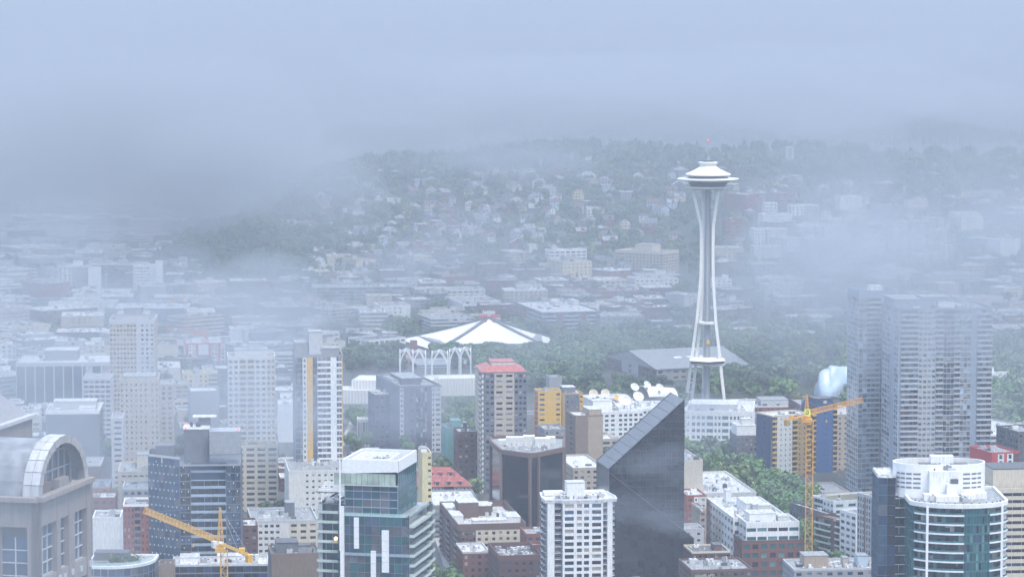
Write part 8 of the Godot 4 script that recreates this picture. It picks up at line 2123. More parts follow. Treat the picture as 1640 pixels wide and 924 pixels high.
func crane(label: String, at: Vector3, mast_h: float, mw: float, dir: Vector3, jib: float, counter: float, head: float, col: Color, sign: bool) -> void:
	var root := thing("tower_crane", label, "crane", at, 0, "tower cranes")
	var d := dir.normalized()
	var s := Vector3.UP.cross(d)
	var m := MB.new()
	lattice(m, Vector3(0, 0, -mw / 2), Vector3(0, mast_h, -mw / 2), mw, mw, int(mast_h / mw / 1.0), col)
	part(root, "mast", m, M.paint)
	var top := Vector3(0, mast_h, 0)
	var tt := MB.new()
	tt.box(top + Vector3.UP * .5, Vector3(mw * 1.5, 1.6, mw * 1.5), col)
	tt.box(top + Vector3.UP * 1.9, Vector3(mw * 1.1, 1.4, mw * 1.1), col)
	part(root, "turntable", tt, M.paint)
	var j := MB.new()
	var o := top + Vector3.UP * 3.0
	lattice(j, o + d * 1.0, o + d * jib, 1.9, 2.3, int(jib / 2.0), col, true)
	part(root, "jib", j, M.paint)
	var c := MB.new()
	c.beam(o - d * 1.0 + s * .8, o - d * counter + s * .8, .35, .5, col)
	c.beam(o - d * 1.0 - s * .8, o - d * counter - s * .8, .35, .5, col)
	for i in int(counter / 2):
		c.beam(o - d * (1.5 + i * 2) + s * .8, o - d * (2.5 + i * 2) - s * .8, .15, .15, col)
	c.box(o - d * counter * .72 + Vector3.UP * .9, Vector3(2.2, 1.6, 2.2), col)
	part(root, "counter_jib", c, M.paint)
	var cw := MB.new()
	for i in 3:
		cw.box(o - d * (counter - .7 - i * .9) + Vector3.DOWN * 1.3, Vector3(1.9, 3.0, .8), C.ochre if sign else col, Basis(s, Vector3.UP, d))
	part(root, "counterweight", cw, M.wall)
	var a := MB.new()
	for f in [s * 1.0 + d * .9, -s * 1.0 + d * .9, s * 1.0 - d * .9, -s * 1.0 - d * .9]:
		a.beam(o + f, o + Vector3.UP * head + f * .15, .28, .28, col)
	for i in 6:
		var t := (i + .5) / 6.5
		var r := 1.0 - t * .85
		for pr in [[1, 1, -1, 1], [1, -1, -1, -1], [1, 1, 1, -1], [-1, 1, -1, -1]]:
			a.beam(o + Vector3.UP * head * t + (s * pr[0] + d * .9 * pr[1]) * r, o + Vector3.UP * head * (t + .13) + (s * pr[2] + d * .9 * pr[3]) * r * .9, .14, .14, col)
	part(root, "tower_head", a, M.paint)
	var cab := MB.new()
	cab.box(o + s * 2.0 + Vector3.DOWN * .4 + d * 1.0, Vector3(2.0, 2.6, 2.4), C.offwhite, Basis(s, Vector3.UP, d))
	cab.box(o + Vector3.DOWN * .5 + d * .2, Vector3(2.4, 2.2, 2.4), C.white, Basis(s, Vector3.UP, d))
	part(root, "cab", cab, M.paint)
	var w := MB.new()
	for f in [.45, .85]:
		w.beam(o + Vector3.UP * head, o + d * jib * f + Vector3.UP * 2.3, .09, .09, C.grey)
	w.beam(o + Vector3.UP * head, o - d * (counter - 1), .09, .09, C.grey)
	w.beam(o + Vector3.UP * head, o - d * counter * .6, .09, .09, C.grey)
	w.beam(o + d * jib * .35, o + d * jib * .35 + Vector3.DOWN * 5, .07, .07, C.grey)
	part(root, "cable", w, M.paint)
	var hook := MB.new()
	hook.box(o + d * jib * .35 + Vector3.DOWN * 5.4, Vector3(.7, 1.2, .7), col)
	part(root, "hook", hook, M.paint)
	if sign:
		var sg := MB.new()
		sg.box(o + Vector3.BACK * 1.5 + Vector3.UP * 1.4 + Vector3.RIGHT * .2, Vector3(2.8, 3.4, .2), Color(.7, .75, .05))
		part(root, "sign_board", sg, M.paint)
		var lg := MB.new()
		var p := o + Vector3.BACK * 1.62 + Vector3.UP * 1.4 + Vector3.RIGHT * .2
		for b in [[-.2, .9, 1.2, .4], [.35, .2, .4, 1.6], [-.2, -.6, 1.2, .4], [-.65, -.2, .35, .7]]:
			lg.box(p + Vector3(b[0], b[1], 0), Vector3(b[2], b[3], .06), C.black)
		part(root, "sign_emblem", lg, M.paint)


# ---------------------------------------------------------------- the park
func arena() -> void:
	var root := thing("arena", "large white pyramid-roofed arena with blue-grey ridges and red beams on its peak", "arena", Vector3(-18.9, 0, -2560), 7)
	spots.append([-18.9, -2560, 66, 104, 84, 7])
	var E := 48.0
	var D := 46.0
	var H := 24.0
	var b := 2.0
	var roof := MB.new()
	var cs := [Vector3(-E, b, D), Vector3(E, b, D), Vector3(E + 8, b, -D), Vector3(-E - 22, b, -D)]
	var apex := Vector3(0, H, 0)
	var n := 9
	for f in 4:
		var a: Vector3 = cs[f]; var e: Vector3 = cs[(f + 1) % 4]
		for i in n:
			for j in n:
				var g := func(s: float, t: float) -> Vector3:
					var p: Vector3 = a.lerp(e, s).lerp(apex, t)
					p.y -= 2.4 * sin(PI * t) * sin(PI * s) + 1.0 * sin(PI * t)
					return p
				roof.quad(g.call(i / 9.0, j / 9.0), g.call((i + 1) / 9.0, j / 9.0), g.call((i + 1) / 9.0, (j + 1) / 9.0), g.call(i / 9.0, (j + 1) / 9.0), Color(.80, .80, .79))
	part(root, "roof", roof, M.paint)
	for f in 4:
		var m := MB.new()
		for j in 8:
			var p: Vector3 = (cs[f] as Vector3).lerp(apex, j / 8.0); var q: Vector3 = (cs[f] as Vector3).lerp(apex, (j + 1) / 8.0)
			p.y -= sin(PI * j / 8.0) * 1.0 - .5; q.y -= sin(PI * (j + 1) / 8.0) * 1.0 - .5
			m.beam(p, q, 3.0, .8, C.slate)
		part(root, "ridge", m, M.roof)
	var base := MB.new()
	base.prism([Vector2(-E + 8, D - 8), Vector2(E - 8, D - 8), Vector2(E, -D + 8), Vector2(-E - 8, -D + 8)], 0, 6, C.grey)
	part(root, "wall", base, M.wall)
	var tr := MB.new()
	for s in [-1.0, 1.0]:
		tr.box(Vector3(s * 5.2, H + 1.2, 2), Vector3(7.4, 1.8, 2.4), C.red)
		tr.beam(Vector3(s * 1.2, H + .8, 2), Vector3(s * 3.4, H - 3.4, 6), .6, .6, C.red)
		for i in 4:
			tr.box(Vector3(s * (2.4 + i * 1.8), H + 2.6, 2), Vector3(.6, 1.2, .8), C.red)
	part(root, "red_beam", tr, M.paint)
	var eq := MB.new()
	eq.box(Vector3(0, H + 2.4, -2), Vector3(10, 3.0, 5), C.lightgrey)
	for i in 6:
		eq.tube(Vector3(-4.5 + i * 1.8, H + 3.6, -2), Vector3(-4.5 + i * 1.8, H + 5.5, -2), .5, .4, 8, C.offwhite)
	part(root, "roof_plant", eq, M.paint)

func arches() -> void:   # slender white Gothic arches standing in a pool court
	var root := thing("lattice_arches", "cluster of slender white pointed arches standing over the white-walled court", "arches", Vector3(-57.5, 0, -2300))
	for c in [[-20.5, 6, 9.5], [-10.8, 0, 9.2], [4.4, -3, 11.5], [15.4, 12, 8.4], [22.6, 16, 8.6]]:
		var m := MB.new()
		var o := Vector3(c[0], 0, -c[1])
		var half: float = c[2] / 2.0
		var up := 28.0
		for s in [[-1, -1], [1, -1], [1, 1], [-1, 1]]:
			var f := o + Vector3(s[0], 0, s[1]) * half
			m.beam(f, f + Vector3.UP * 20, .95, .95, C.white)
			m.beam(f + Vector3.UP * 20, f + Vector3.UP * 24, .7, .7, C.white)
		for s in [[[-1, -1], [1, -1]], [[1, -1], [1, 1]], [[1, 1], [-1, 1]], [[-1, 1], [-1, -1]]]:
			var f: Vector3 = o + Vector3(s[0][0], 0, s[0][1]) * half; var g: Vector3 = o + Vector3(s[1][0], 0, s[1][1]) * half
			var mid := (f + g) / 2 + Vector3.UP * 26
			for e in [f, g]:
				var pv: Vector3 = e + Vector3.UP * 15
				for i in 6:
					var t := (i + 1) / 6.0
					var q: Vector3 = (e + Vector3.UP * 15).lerp(mid, t)
					q.y = 15 + 11 * pow(t, .62)
					m.beam(pv, q, .6, .8, C.white)
					pv = q
			m.beam(f + Vector3.UP * 24, mid, .45, .45, C.white)
			m.beam(g + Vector3.UP * 24, mid, .45, .45, C.white)
		for i in 4:
			var a := TAU * i / 4 + .4
			m.beam(o + Vector3(cos(a), 0, sin(a)) * half + Vector3.UP * 25, o + Vector3.UP * 27, .4, .4, C.white)
		part(root, "arch", m, M.paint)

func ribbed_hall(label: String, x: float, z: float, w: float, l: float, h: float, turn: float, banner := false) -> void:
	var root := thing("ribbed_hall", label, "exhibition hall", Vector3(x, 0, z), turn, "white ribbed halls of the science court")
	spots.append([x, z, Vector2(w, l).length() / 2, w, l, turn])
	var k := kit(root)
	k.wall.box(Vector3(0, h / 2, 0), Vector3(w, h, l), C.offwhite)
	var ribs := MB.new()
	for f in 4:
		var u: Vector3 = [Vector3.RIGHT, Vector3.BACK, Vector3.BACK, Vector3.RIGHT][f]
		var nn: Vector3 = [Vector3.BACK, Vector3.LEFT, Vector3.RIGHT, Vector3.FORWARD][f]
		var ww := w if f in [0, 3] else l
		var off := (l if f in [0, 3] else w) / 2
		var n := int(ww / 2.2)
		for i in n + 1:
			ribs.box(nn * off + u * (-ww / 2 + ww * i / n) + Vector3.UP * (h / 2 + .3), Vector3(.5, h + .6, .9), C.white, Basis(u, Vector3.UP, nn))
	part(root, "rib", ribs, M.paint, true)
	lid(k, 0, 0, w, l, h, {"f": [["S", 1, "offwhite"]], "roof": "roofwhite", "par": .7})
	if banner:
		var m := MB.new()
		m.box(Vector3(w * .28, h * .52, l / 2 + .7), Vector3(3.4, h * .9, .25), C.blue)
		m.box(Vector3(w * .28, h * .62, l / 2 + .85), Vector3(1.6, 1.6, .1), C.paleblue)
		part(root, "banner", m, M.paint)
	finish(k)

func wave_museum() -> void:   # the pale-blue crumpled metal building
	var root := thing("wave_museum", "pale blue metal building of swelling folded curves beside the tall twin towers", "museum", Vector3(233.8, 0, -2240))
	spots.append([233.8, -2240, 22, 36, 30, 0])
	var fn := FastNoiseLite.new()
	fn.seed = 17
	fn.frequency = .045
	fn.fractal_octaves = 1
	var mb := MB.new()
	var nu := 64; var nv := 26
	var g := func(i: int, j: int) -> Vector3:
		var a := TAU * i / nu
		var t := j / float(nv)
		var e := pow(absf(cos(t * PI / 2)), .5)
		var p := Vector3(sin(a) * 16.5 * e, 20.5 * pow(sin(t * PI / 2), .8), cos(a) * 14.0 * e)
		var q := fn.get_noise_3d(p.x * 1.3, p.y * .45, p.z * 1.3)
		var lean := Vector3(1.5 * t, -.0, 0)
		p += lean + Vector3(sin(a), .45, cos(a)) * q * 5.5 * (1.0 - .3 * t)
		if p.x < -6:
			p.y *= .9
		return p
	for i in nu:
		for j in nv:
			var c4 := []
			for o in [[0, 0], [1, 0], [1, 1], [0, 1]]:
				var ii: int = i + o[0]; var jj: int = j + o[1]
				var du: Vector3 = g.call((ii + 1) % nu, jj) - g.call((ii - 1 + nu) % nu, jj)
				var dv: Vector3 = g.call(ii % nu, mini(jj + 1, nv)) - g.call(ii % nu, maxi(jj - 1, 0))
				var nr := du.cross(dv).normalized()
				c4.append([g.call(ii % nu, jj), nr if nr.length() > .5 else Vector3.UP])
			for t in [0, 3, 2, 0, 2, 1]:
				mb.v.append(c4[t][0]); mb.n.append(c4[t][1]); mb.c.append(Color(.50, .62, .74))
	part(root, "metal_skin", mb, M.titanium)

func dish(x: float, z: float, y: float, r: float, label: String, az: float, el := 38.0, col := "offwhite") -> void:
	var root := thing("satellite_dish", label, "satellite dish", Vector3(x, y, z), az, "satellite dishes on the broadcasting roof")
	var b := MB.new()
	var t := Basis(Vector3.RIGHT, deg_to_rad(90 - el))
	var st := Vector3(0, r + 1.0, 0)
	var prof := []
	for i in 7:
		prof.append([r * i / 6.0 + .01, .32 * r * pow(i / 6.0, 2)])
	var m := MB.new()
	m.lathe(Vector3.ZERO, prof, 22, C[col])
	for i in m.v.size():
		m.v[i] = t * m.v[i] + st
		m.n[i] = t * m.n[i]
	part(root, "reflector", m, M.paint)
	b.tube(Vector3.ZERO, st + t * Vector3.ZERO, .5, .4, 8, C.lightgrey)
	for i in 3:
		var a := TAU * i / 3
		b.beam(Vector3(cos(a) * r * .5, 0, sin(a) * r * .5), st, .16, .16, C.lightgrey)
	part(root, "stand", b, M.paint)
	var fd := MB.new()
	fd.beam(st + t * Vector3(r * .8, r * .22, 0), st + t * Vector3(0, r * .9, 0), .12, .12, C.grey)
	fd.beam(st + t * Vector3(-r * .8, r * .22, 0), st + t * Vector3(0, r * .9, 0), .12, .12, C.grey)
	fd.box(st + t * Vector3(0, r * .9, 0), Vector3(.5, .5, .5), C.grey)
	part(root, "feed_horn", fd, M.paint)

func shell_canopy() -> void:
	var root := thing("shell_canopy", "white arched shell canopy open at its front beside the satellite dishes", "canopy", Vector3(96.8, 5, -2140), -52)
	spots.append([95.0, -2140, 14, 26, 26, 24])
	var m := MB.new()
	var n := 14
	var R := 8.8
	for i in n:
		for j in 4:
			var a0 := PI * (.02 + .80 * i / n); var a1 := PI * (.02 + .80 * (i + 1) / n)
			var z0 := 10.0 - j * 7; var z1 := z0 - 7
			var s0 := 1.0 - .06 * j; var s1 := 1.0 - .06 * (j + 1)
			var p := func(a: float, z: float, s: float, o: float) -> Vector3:
				return Vector3(-cos(a) * (R + o) * s, sin(a) * (R + o + 6) * s, z)
			m.quad(p.call(a0, z0, s0, 0.5), p.call(a1, z0, s0, 0.5), p.call(a1, z1, s1, 0.5), p.call(a0, z1, s1, 0.5), jit(C.offwhite, .04))
			m.quad(p.call(a1, z0, s0, 0.0), p.call(a0, z0, s0, 0.0), p.call(a0, z1, s1, 0.0), p.call(a1, z1, s1, 0.0), C.offwhite)
			if j == 0:
				m.quad(p.call(a0, z0, s0, 0.0), p.call(a1, z0, s0, 0.0), p.call(a1, z0, s0, 0.5), p.call(a0, z0, s0, 0.5), C.white)
	part(root, "shell", m, M.paint)


# ---------------------------------------------------------------- houses on the hill
func house(order: int, x: float, z: float, w: float, l: float, h: float, turn: float, wall: String, roof: String, shape: int, row: int, column: int) -> void:
	var y := land(x, z)
	var label: String = "%s%s %s house, %s roof, %s, %s" % [["", "leftmost ", "second ", "third ", "fourth ", "fifth "][order], SAYS.get(wall, wall), ["gabled", "long-ridged", "hip-roofed", "flat-roofed"][shape], SAYS.get(roof, roof), ["low on slope", "midway up slope", "high on slope"][row], columns[column]]
	var root := thing("hillside_house", label, "house", Vector3(x, y, z), turn, "houses on the hillside")
	spots.append([x, z, Vector2(w, l).length() / 2 + 1, w, l, turn])
	var k := kit(root)
	var b := -5.0
	var nf := maxi(1, roundi(h / 3.0))
	for f in 4:
		var u: Vector3 = [Vector3.RIGHT, Vector3.BACK, Vector3.FORWARD, Vector3.LEFT][f]
		var nn: Vector3 = [Vector3.BACK, Vector3.LEFT, Vector3.RIGHT, Vector3.FORWARD][f]
		var ww := w if f in [0, 3] else l
		var off := (l if f in [0, 3] else w) / 2
		var o := nn * off - u * ww / 2
		k.wall.quad(o + Vector3.UP * b, o + u * ww + Vector3.UP * b, o + u * ww + Vector3.UP * h, o + Vector3.UP * h, C[wall])
		var n := maxi(2, int(ww / 3.2))
		for s in nf:
			for i in n:
				if rng.randf() < .82:
					var p := o + u * (ww * (i + .5) / n) + Vector3.UP * (s * 3.0 + 1.7) + nn * .03
					k.glass.box(p, Vector3(rng.randf_range(1.0, 1.9), 1.4, .08), jit(C[["glassdark", "glassblue", "glassgrey"][rng.randi() % 3]], .3), Basis(u, Vector3.UP, nn))
	var e := .55
	var r := minf(w, l) * .36
	var rc: Color = C[roof]
	var a := Vector3(-w / 2 - e, h, l / 2 + e); var c := Vector3(w / 2 + e, h, l / 2 + e); var d := Vector3(w / 2 + e, h, -l / 2 - e); var g := Vector3(-w / 2 - e, h, -l / 2 - e)
	match shape:
		0:   # gable end to the front
			var p := Vector3(0, h + r, l / 2 + e); var q := Vector3(0, h + r, -l / 2 - e)
			k.roof.quad(a, p, q, g, rc); k.roof.quad(p, c, d, q, rc)
			k.wall.tri(Vector3(-w / 2, h, l / 2), Vector3(w / 2, h, l / 2), Vector3(0, h + r * .9, l / 2), C[wall])
			k.wall.tri(Vector3(w / 2, h, -l / 2), Vector3(-w / 2, h, -l / 2), Vector3(0, h + r * .9, -l / 2), C[wall])
			k.glass.box(Vector3(0, h + r * .3, l / 2 + .03), Vector3(1.0, 1.1, .08), C.glassdark)
		1:   # ridge along the front, with a dormer
			var p := Vector3(-w / 2 - e, h + r, 0); var q := Vector3(w / 2 + e, h + r, 0)
			k.roof.quad(a, c, q, p, rc); k.roof.quad(d, g, p, q, rc)
			for s in [-1.0, 1.0]:
				k.wall.tri(Vector3(s * w / 2, h, s * -l / 2), Vector3(s * w / 2, h, s * l / 2), Vector3(s * w / 2, h + r * .9, 0), C[wall])
			k.wall.box(Vector3(w * .15, h + r * .4, l * .28), Vector3(w * .28, r * .8, l * .3), C[wall])
			k.roof.box(Vector3(w * .15, h + r * .85, l * .28), Vector3(w * .34, .25, l * .36), rc)
			k.glass.box(Vector3(w * .15, h + r * .42, l * .43 + .03), Vector3(w * .18, r * .42, .08), C.glassdark)
		2:   # hipped
			var s := minf(w, l) * .5
			var p := Vector3(-w / 2 + s * .9, h + r * .85, 0); var q := Vector3(w / 2 - s * .9, h + r * .85, 0)
			if w < l:
				p = Vector3(0, h + r * .85, l / 2 - s * .9); q = Vector3(0, h + r * .85, -l / 2 + s * .9)
				k.roof.quad(a, p, q, g, rc); k.roof.quad(p, c, d, q, rc); k.roof.tri(a, c, p, rc); k.roof.tri(d, g, q, rc)
			else:
				k.roof.quad(a, c, q, p, rc); k.roof.quad(d, g, p, q, rc); k.roof.tri(c, d, q, rc); k.roof.tri(g, a, p, rc)
		3:   # flat, modern
			k.roof.box(Vector3(0, h + .2, 0), Vector3(w + .8, .4, l + .8), rc)
	k.plant.box(Vector3(w * .28, h + r * .6, -l * .12), Vector3(.8, r * 1.2, .8), C.brick)
	part(part(root, "wall", k.wall, M.wall), "window", k.glass, M.glass, true)
	var rf := part(root, "roof", k.roof, M.roof)
	if shape != 3:
		part(rf, "chimney", k.plant, M.wall)


# ---------------------------------------------------------------- trees
var crowns := []
var trunk_mesh: Mesh
var grove := []

func make_trees() -> void:
	for kind in 6:
		var mb := MB.new()
		var conifer := kind >= 4
		var lobes := []
		for i in 9:
			lobes.append([Vector3(rng.randf_range(-.28, .28), rng.randf_range(.38, .82), rng.randf_range(-.28, .28)), rng.randf_range(.16, .26)])
		for i in 460:
			var p: Vector3
			var out: Vector3
			if conifer:
				var t := pow(rng.randf(), .75)
				var y := .98 - .86 * t
				var a := rng.randf() * TAU
				var r := (.03 + .27 * t) * (.55 + .45 * rng.randf()) * (1.0 if int(t * 9) % 2 else .8)
				p = Vector3(cos(a) * r, y, sin(a) * r)
				out = Vector3(cos(a), -.25, sin(a)).normalized()
			else:
				var lb: Array = lobes[rng.randi() % lobes.size()]
				var dv := Vector3(rng.randfn(), rng.randfn() * .9 + .15, rng.randfn()).normalized()
				p = (lb[0] as Vector3) + dv * (lb[1] as float) * rng.randf_range(.75, 1.12)
				out = dv
			var x := out.cross(Vector3(rng.randfn(), rng.randfn(), rng.randfn())).normalized()
			var y2 := out.cross(x)
			var s := rng.randf_range(.028, .07) * (.75 if conifer else 1.0)
			var base := [Color(0.081, 0.159, 0.047), Color(0.060, 0.124, 0.044), Color(0.124, 0.182, 0.055), Color(0.088, 0.159, 0.068), Color(0.039, 0.081, 0.044), Color(0.047, 0.092, 0.044)][kind] as Color
			var col := jit(base, .38)
			var q := out * s * .35
			mb.quad(p - x * s - y2 * s * .7 - q, p + x * s * .8 - y2 * s, p + x * s + y2 * s * .8 - q, p - x * s * .7 + y2 * s, col)
		crowns.append(mb.mesh())
	var tb := MB.new()
	tb.tube(Vector3.ZERO, Vector3(0, .45, 0), .028, .018, 6, C.brown)
	for i in 4:
		var a := i * 1.7
		tb.tube(Vector3(0, .3 + i * .04, 0), Vector3(cos(a) * .2, .55 + i * .06, sin(a) * .2), .014, .006, 5, C.brown)
	trunk_mesh = tb.mesh()

func tree(x: float, z: float, h: float, kind: int, label: String, group: String) -> void:
	var o := thing("conifer_tree" if kind >= 4 else "leafy_tree", label, "tree", on(x, z), rng.randf() * 360, group)
	var wide := rng.randf_range(.85, 1.25)
	o.scale = Vector3(h * wide, h, h * wide)
	var t := place(o, "trunk", trunk_mesh, M.bark)
	var c := place(o, "crown", crowns[kind], M.leaf)

func clear_of(x: float, z: float, r: float) -> bool:
	for s in spots:
		var dx: float = x - s[0]; var dz: float = z - s[1]
		if dx * dx + dz * dz < (s[2] + r) * (s[2] + r):
			if s.size() > 3:
				var a := deg_to_rad(s[5])
				var lx := dx * cos(a) - dz * sin(a); var lz := dx * sin(a) + dz * cos(a)
				if absf(lx) < s[3] / 2 + r and absf(lz) < s[4] / 2 + r:
					return false
			else:
				return false
	return true

# trees scattered over [x at near edge 0, 1, x at far edge 0, 1, near, far]
func grow(x0: float, x1: float, x2: float, x3: float, d0: float, d1: float, n: int, hmin: float, hmax: float, kinds: Array, label: String, group: String, mass := false) -> void:
	var made := 0
	for i in n * 6:
		if made >= n:
			break
		var t := rng.randf()
		var d := lerpf(d0, d1, t)
		var s := rng.randf()
		var x := lerpf(lerpf(x0, x2, t), lerpf(x1, x3, t), s)
		if not clear_of(x, -d, 1.5):
			continue
		made += 1
		var kind: int = kinds[rng.randi() % kinds.size()]
		var h := rng.randf_range(hmin, hmax)
		if mass:
			grove.append([kind, x, -d, h])
		else:
			var e := (h - hmin) / (hmax - hmin)
			tree(x, -d, h, kind, "%s %s %s %s %s" % [["front", "middle", "back"][mini(int(t * 3), 2)], ["left", "centre", "right"][mini(int(s * 3), 2)], ["low", "medium", "tall"][clampi(int(e * 3), 0, 2)], ["green", "dark green", "yellowish green", "blue-green", "dark conical", "dark conical"][kind], label], group)

func plant_grove() -> void:
	for kind in 6:
		var here := grove.filter(func(g): return g[0] == kind)
		if here.is_empty():
			continue
		var st := SurfaceTool.new()
		st.append_from(crowns[kind], 0, Transform3D.IDENTITY)
		st.append_from(trunk_mesh, 0, Transform3D.IDENTITY)
		var mm := MultiMesh.new()
		mm.transform_format = MultiMesh.TRANSFORM_3D
		mm.use_colors = true
		mm.instance_count = here.size()
		mm.mesh = st.commit()
		for i in here.size():
			var g: Array = here[i]
			var w: float = g[3] * rng.randf_range(.9, 1.4)
			mm.set_instance_transform(i, Transform3D(Basis(Vector3.UP, rng.randf() * TAU).scaled(Vector3(w, g[3], w)), on(g[1], g[2])))
			var f := rng.randf_range(.5, 1.15)
			mm.set_instance_color(i, Color(f * rng.randf_range(.8, 1.25), f, f * rng.randf_range(.9, 1.35)))
		var o := MultiMeshInstance3D.new()
		o.name = numbered("conifer_woodland" if kind >= 4 else "woodland")
		o.multimesh = mm
		o.material_override = M.leaf
		tag(o, ["rounded green treetops massed over the hillside and park", "darker broad treetops between the hillside houses", "yellowish green treetops scattered over the hill", "mid green treetops along the park and slope", "dark pointed conifers along the hill crest", "dark spruces standing among the hillside trees"][kind], "woodland", "", "stuff")
		add_child(o)


# ---------------------------------------------------------------- vehicles and lamps
var car0: Node3D

func car(label: String, x: float, z: float, turn: float, col: String, group: String) -> void:
	var o := thing("parked_car", label, "car", on(x, z) + Vector3.UP * .12, turn, group)
	var c: Color = C[col]
	var b := MB.new()
	b.box(Vector3(0, .62, 0), Vector3(1.8, .6, 4.4), c)
	b.box(Vector3(0, .95, .1), Vector3(1.7, .2, 2.8), c)
	b.box(Vector3(0, 1.47, .15), Vector3(1.35, .08, 1.7), c)
	part(o, "body", b, M.metal)
	var g := MB.new()
	var lo := [Vector3(-.8, 1.0, 1.4), Vector3(.8, 1.0, 1.4), Vector3(.8, 1.0, -1.25), Vector3(-.8, 1.0, -1.25)]
	var hi := [Vector3(-.66, 1.46, .95), Vector3(.66, 1.46, .95), Vector3(.66, 1.46, -.7), Vector3(-.66, 1.46, -.7)]
	for i in 4:
		g.quad(lo[i], lo[(i + 1) % 4], hi[(i + 1) % 4], hi[i], C.glassdark)
	part(o, "window", g, M.glass)
	for s in [[-.82, 1.4], [.82, 1.4], [-.82, -1.4], [.82, -1.4]]:
		var w := MB.new()
		w.tube(Vector3(s[0] - .1, .33, s[1]), Vector3(s[0] + .1, .33, s[1]), .33, .33, 12, C.black)
		part(o, "wheel", w, M.wall)

func street_lamp(label: String, x: float, z: float, turn: float) -> void:
	var o := thing("street_lamp", label, "street lamp", on(x, z), turn, "street lamps")
	var p := MB.new()
	p.tube(Vector3.ZERO, Vector3(0, 10, 0), .16, .1, 8, C.lightgrey)
	p.beam(Vector3(0, 9.9, 0), Vector3(1.6, 10.5, 0), .12, .12, C.lightgrey)
	p.beam(Vector3(1.6, 10.5, 0), Vector3(2.6, 10.5, 0), .12, .12, C.lightgrey)
	part(o, "pole", p, M.metal)
	var h := MB.new()
	h.box(Vector3(2.9, 10.45, 0), Vector3(1.0, .22, .4), C.grey)
	part(o, "lamp_head", h, M.metal)

func road(pts: Array, w: float) -> void:   # carriageway, kerbs and pavements along points (x, z)
	var r := MB.new(); var side := MB.new(); var line := MB.new()
	for i in pts.size() - 1:
		var a: Vector2 = pts[i]; var b: Vector2 = pts[i + 1]
		var n := maxi(1, int(a.distance_to(b) / 30.0))
		var u := (b - a).normalized()
		var s := Vector2(-u.y, u.x)
		for j in n:
			var p := a.lerp(b, j / float(n)); var q := a.lerp(b, (j + 1) / float(n))
			var g := func(v: Vector2, o: float, y: float) -> Vector3:
				var e := v + s * o
				return Vector3(e.x, land(v.x, v.y) + y, e.y)
			r.quad(g.call(p, -w / 2, .12), g.call(q, -w / 2, .12), g.call(q, w / 2, .12), g.call(p, w / 2, .12), Color(.055, .056, .06))
			for e in [-1.0, 1.0]:
				side.quad(g.call(p, e * (w / 2), .26), g.call(q, e * (w / 2), .26), g.call(q, e * (w / 2 + 3.5), .26), g.call(p, e * (w / 2 + 3.5), .26), C.concrete)
				side.quad(g.call(p, e * (w / 2), .1), g.call(q, e * (w / 2), .1), g.call(q, e * (w / 2), .26), g.call(p, e * (w / 2), .26), C.concrete)
			for t in 5:
				var c := p.lerp(q, (t + .2) / 5.0); var d := p.lerp(q, (t + .65) / 5.0)
				line.quad(g.call(c, -.09, .14), g.call(d, -.09, .14), g.call(d, .09, .14), g.call(c, .09, .14), C.offwhite)
	ground("road", r, M.asphalt)
	ground("pavement", side, M.wall)
	ground("road_markings", line, M.paint)


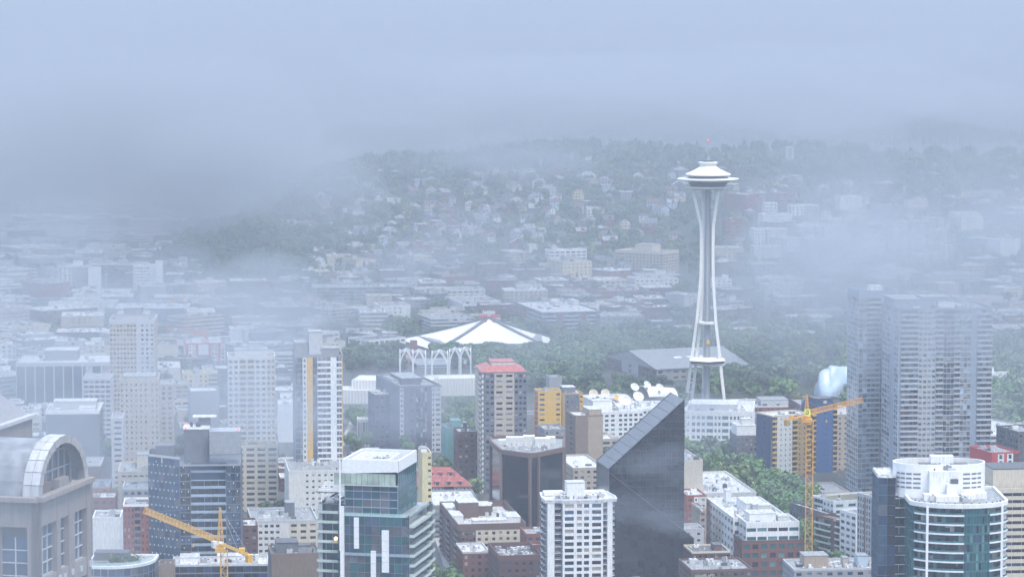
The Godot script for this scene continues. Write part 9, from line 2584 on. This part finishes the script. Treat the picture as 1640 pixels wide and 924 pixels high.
# ---------------------------------------------------------------- curved glass block with a roof garden, red-roofed flats
func curved_block() -> void:
	var root := thing("curved_glass_block", "curved glass block with a planted roof terrace beside the stone tower", "office building", Vector3(-162.8, 0, -1250), 0)
	spots.append([-157.6, -1258, 16, 28, 24, 0])
	var k := kit(root, "blue")
	var H := 55.0
	var pts := [Vector2(-9, -1), Vector2(0, 0)]
	for i in 9:
		var t := i / 8.0
		pts.append(Vector2(17.0 * sin(t * 1.45) , -19 + 19 * cos(t * 1.45)))
	pts.append(Vector2(17, -28))
	pts.append(Vector2(-9, -28))
	for i in pts.size() - 1:
		var a: Vector2 = pts[i]; var b: Vector2 = pts[i + 1]
		var u := Vector3(b.x - a.x, 0, b.y - a.y)
		if u.length() < .1:
			continue
		var w := u.length()
		u = u.normalized()
		strip(k, Vector3(a.x, 0, a.y), u, Vector3(-u.z, 0, u.x), w, H, 15, ["G", 1, "lightgrey" if i < 2 else "slate", maxi(1, int(w / 2.4)), .07])
	k.roof.cap(pts, H, C.roofgrey)
	for i in pts.size():
		var a: Vector2 = pts[i]; var b: Vector2 = pts[(i + 1) % pts.size()]
		k.parapet.beam(Vector3(a.x, H + .3, a.y), Vector3(b.x, H + .3, b.y), .8, 1.2, C.white)
	var rail := MB.new()
	for i in 10:
		var a: Vector2 = pts[i] * .94; var b: Vector2 = pts[i + 1] * .94
		rail.beam(Vector3(a.x, H + 1.3, a.y - .8), Vector3(b.x, H + 1.3, b.y - .8), .06, 1.5, C.white)
	part(root, "roof_railing", rail, M.rail)
	var beds := MB.new()
	for b in [[3, -10, 7, 2.2], [9, -13, 5, 2], [-4, -8, 6, 1.6]]:
		beds.box(Vector3(b[0], H + .5, b[1]), Vector3(b[2], 1.0, b[3]), C.brown)
	part(root, "planter", beds, M.wall)
	var sh := MB.new()
	for i in 260:
		var c: Array = [[3, -10, 3.5], [9, -13, 2.6], [1, -11, 2.0]][i % 3]
		var p := Vector3(c[0] + rng.randfn() * c[2] * .6, H + 1.2 + absf(rng.randfn()) * 1.0, c[1] + rng.randfn() * .9)
		var x := Vector3(rng.randfn(), rng.randfn(), rng.randfn()).normalized() * .35
		var y := x.cross(Vector3(rng.randfn(), rng.randfn(), rng.randfn())).normalized() * .35
		sh.quad(p - x - y, p + x - y, p + x + y, p - x + y, jit(Color(.08, .12, .03), .4))
	part(root, "shrub", sh, M.leaf, true)
	k.plant.box(Vector3(-1, H + 1.6, -22), Vector3(14, 3.2, 8), C.darkgrey)
	for i in 5:
		k.gear.box(Vector3(-5 + i * 2.2, H + .6, -6 - (i % 2) * 2), Vector3(1.4, .8, 1.4), C.darkgrey)
	finish(k, "mirror")

func red_roofs() -> void:
	var root := thing("red_roofed_flats", "apartment house with two ranges of bright red tiled roofs and dormers", "apartment block", Vector3(-36.7, 0, -1740), 6)
	spots.append([-36.9, -1752, 24, 30, 42, 6])
	var k := kit(root, "std")
	var red: Color = C.redroof
	for b in [[-2, 0, 30, 13, 13.0], [-4, -24, 26, 13, 14.5], [-10, -12, 12, 14, 13.5]]:
		volume(k, b[0], b[1], b[2], b[3], 0, b[4], {"f": [["N", 1, "beige", 8, .45, .5], ["B", .4, "beige", "slate", .5], ["N", .6, "beige", 4, .45, .5]], "l": [["N", 1, "beige", 4, .4, .5]], "nf": 4, "par": 0, "roof": "redroof"})
		var e := .8
		var w: float = b[2] / 2.0 + e; var l: float = b[3] / 2.0 + e; var h: float = b[4]
		var c := Vector3(b[0], h, b[1])
		var rr := 5.0
		var p := c + Vector3(-w + l * .8, rr, 0); var q := c + Vector3(w - l * .8, rr, 0)
		if b[2] < b[3]:
			p = c + Vector3(0, rr, l); q = c + Vector3(0, rr, -l)
			k.roof.quad(c + Vector3(-w, 0, l), p, q, c + Vector3(-w, 0, -l), red); k.roof.quad(p, c + Vector3(w, 0, l), c + Vector3(w, 0, -l), q, red)
			continue
		# courses of tiles, each a lapped strip
		for i in 9:
			var t0 := i / 9.0; var t1 := (i + 1) / 9.0
			for s in [1.0, -1.0]:
				var a0 := (c + Vector3(-w * s, 0, l * s)).lerp(p if s > 0 else q, t0); var a1 := (c + Vector3(w * s, 0, l * s)).lerp(q if s > 0 else p, t0)
				var b0 := (c + Vector3(-w * s, 0, l * s)).lerp(p if s > 0 else q, t1); var b1 := (c + Vector3(w * s, 0, l * s)).lerp(q if s > 0 else p, t1)
				k.roof.quad(a0 + Vector3.UP * .12, a1 + Vector3.UP * .12, b1, b0, jit(red, .1))
		k.roof.tri(c + Vector3(w, 0, l), c + Vector3(w, 0, -l), q, red); k.roof.tri(c + Vector3(-w, 0, -l), c + Vector3(-w, 0, l), p, red)
		for i in 4:
			var d := MB.new()
			var o := c + Vector3(-w * .62 + i * w * .4, 1.6, l * .62)
			d.box(o, Vector3(2.6, 2.0, 3.0), C.lightgrey)
			d.box(o + Vector3(0, 1.2, .1), Vector3(3.2, .35, 3.6), red)
			d.box(o + Vector3(0, 0, 1.52), Vector3(1.8, 1.2, .08), C.glassdark)
			part(root, "dormer", d, M.wall)
		for i in 3:
			var ch := MB.new()
			ch.box(c + Vector3(-w * .5 + i * w * .45, rr - .2, -.8), Vector3(1.0, 2.4, 1.0), C.brick)
			part(root, "chimney", ch, M.wall)
	finish(k)

func lamps() -> void:
	street_lamp("street lamp by the road right of the orange crane", 162.4, -1560, 200)
	street_lamp("street lamp near the brown balcony block", 161.3, -1600, 200)
	street_lamp("street lamp by the small brick building at the bottom", -28.2, -1430, 180)
	street_lamp("street lamp beside the long dark brown block", -32.8, -1510, 0)
	street_lamp("street lamp in the square of trees", -120.8, -1600, 0)
	street_lamp("street lamp below the slate tower", -99.0, -1900, 0)
	street_lamp("street lamp in the street canyon", -204.2, -1640, 0)
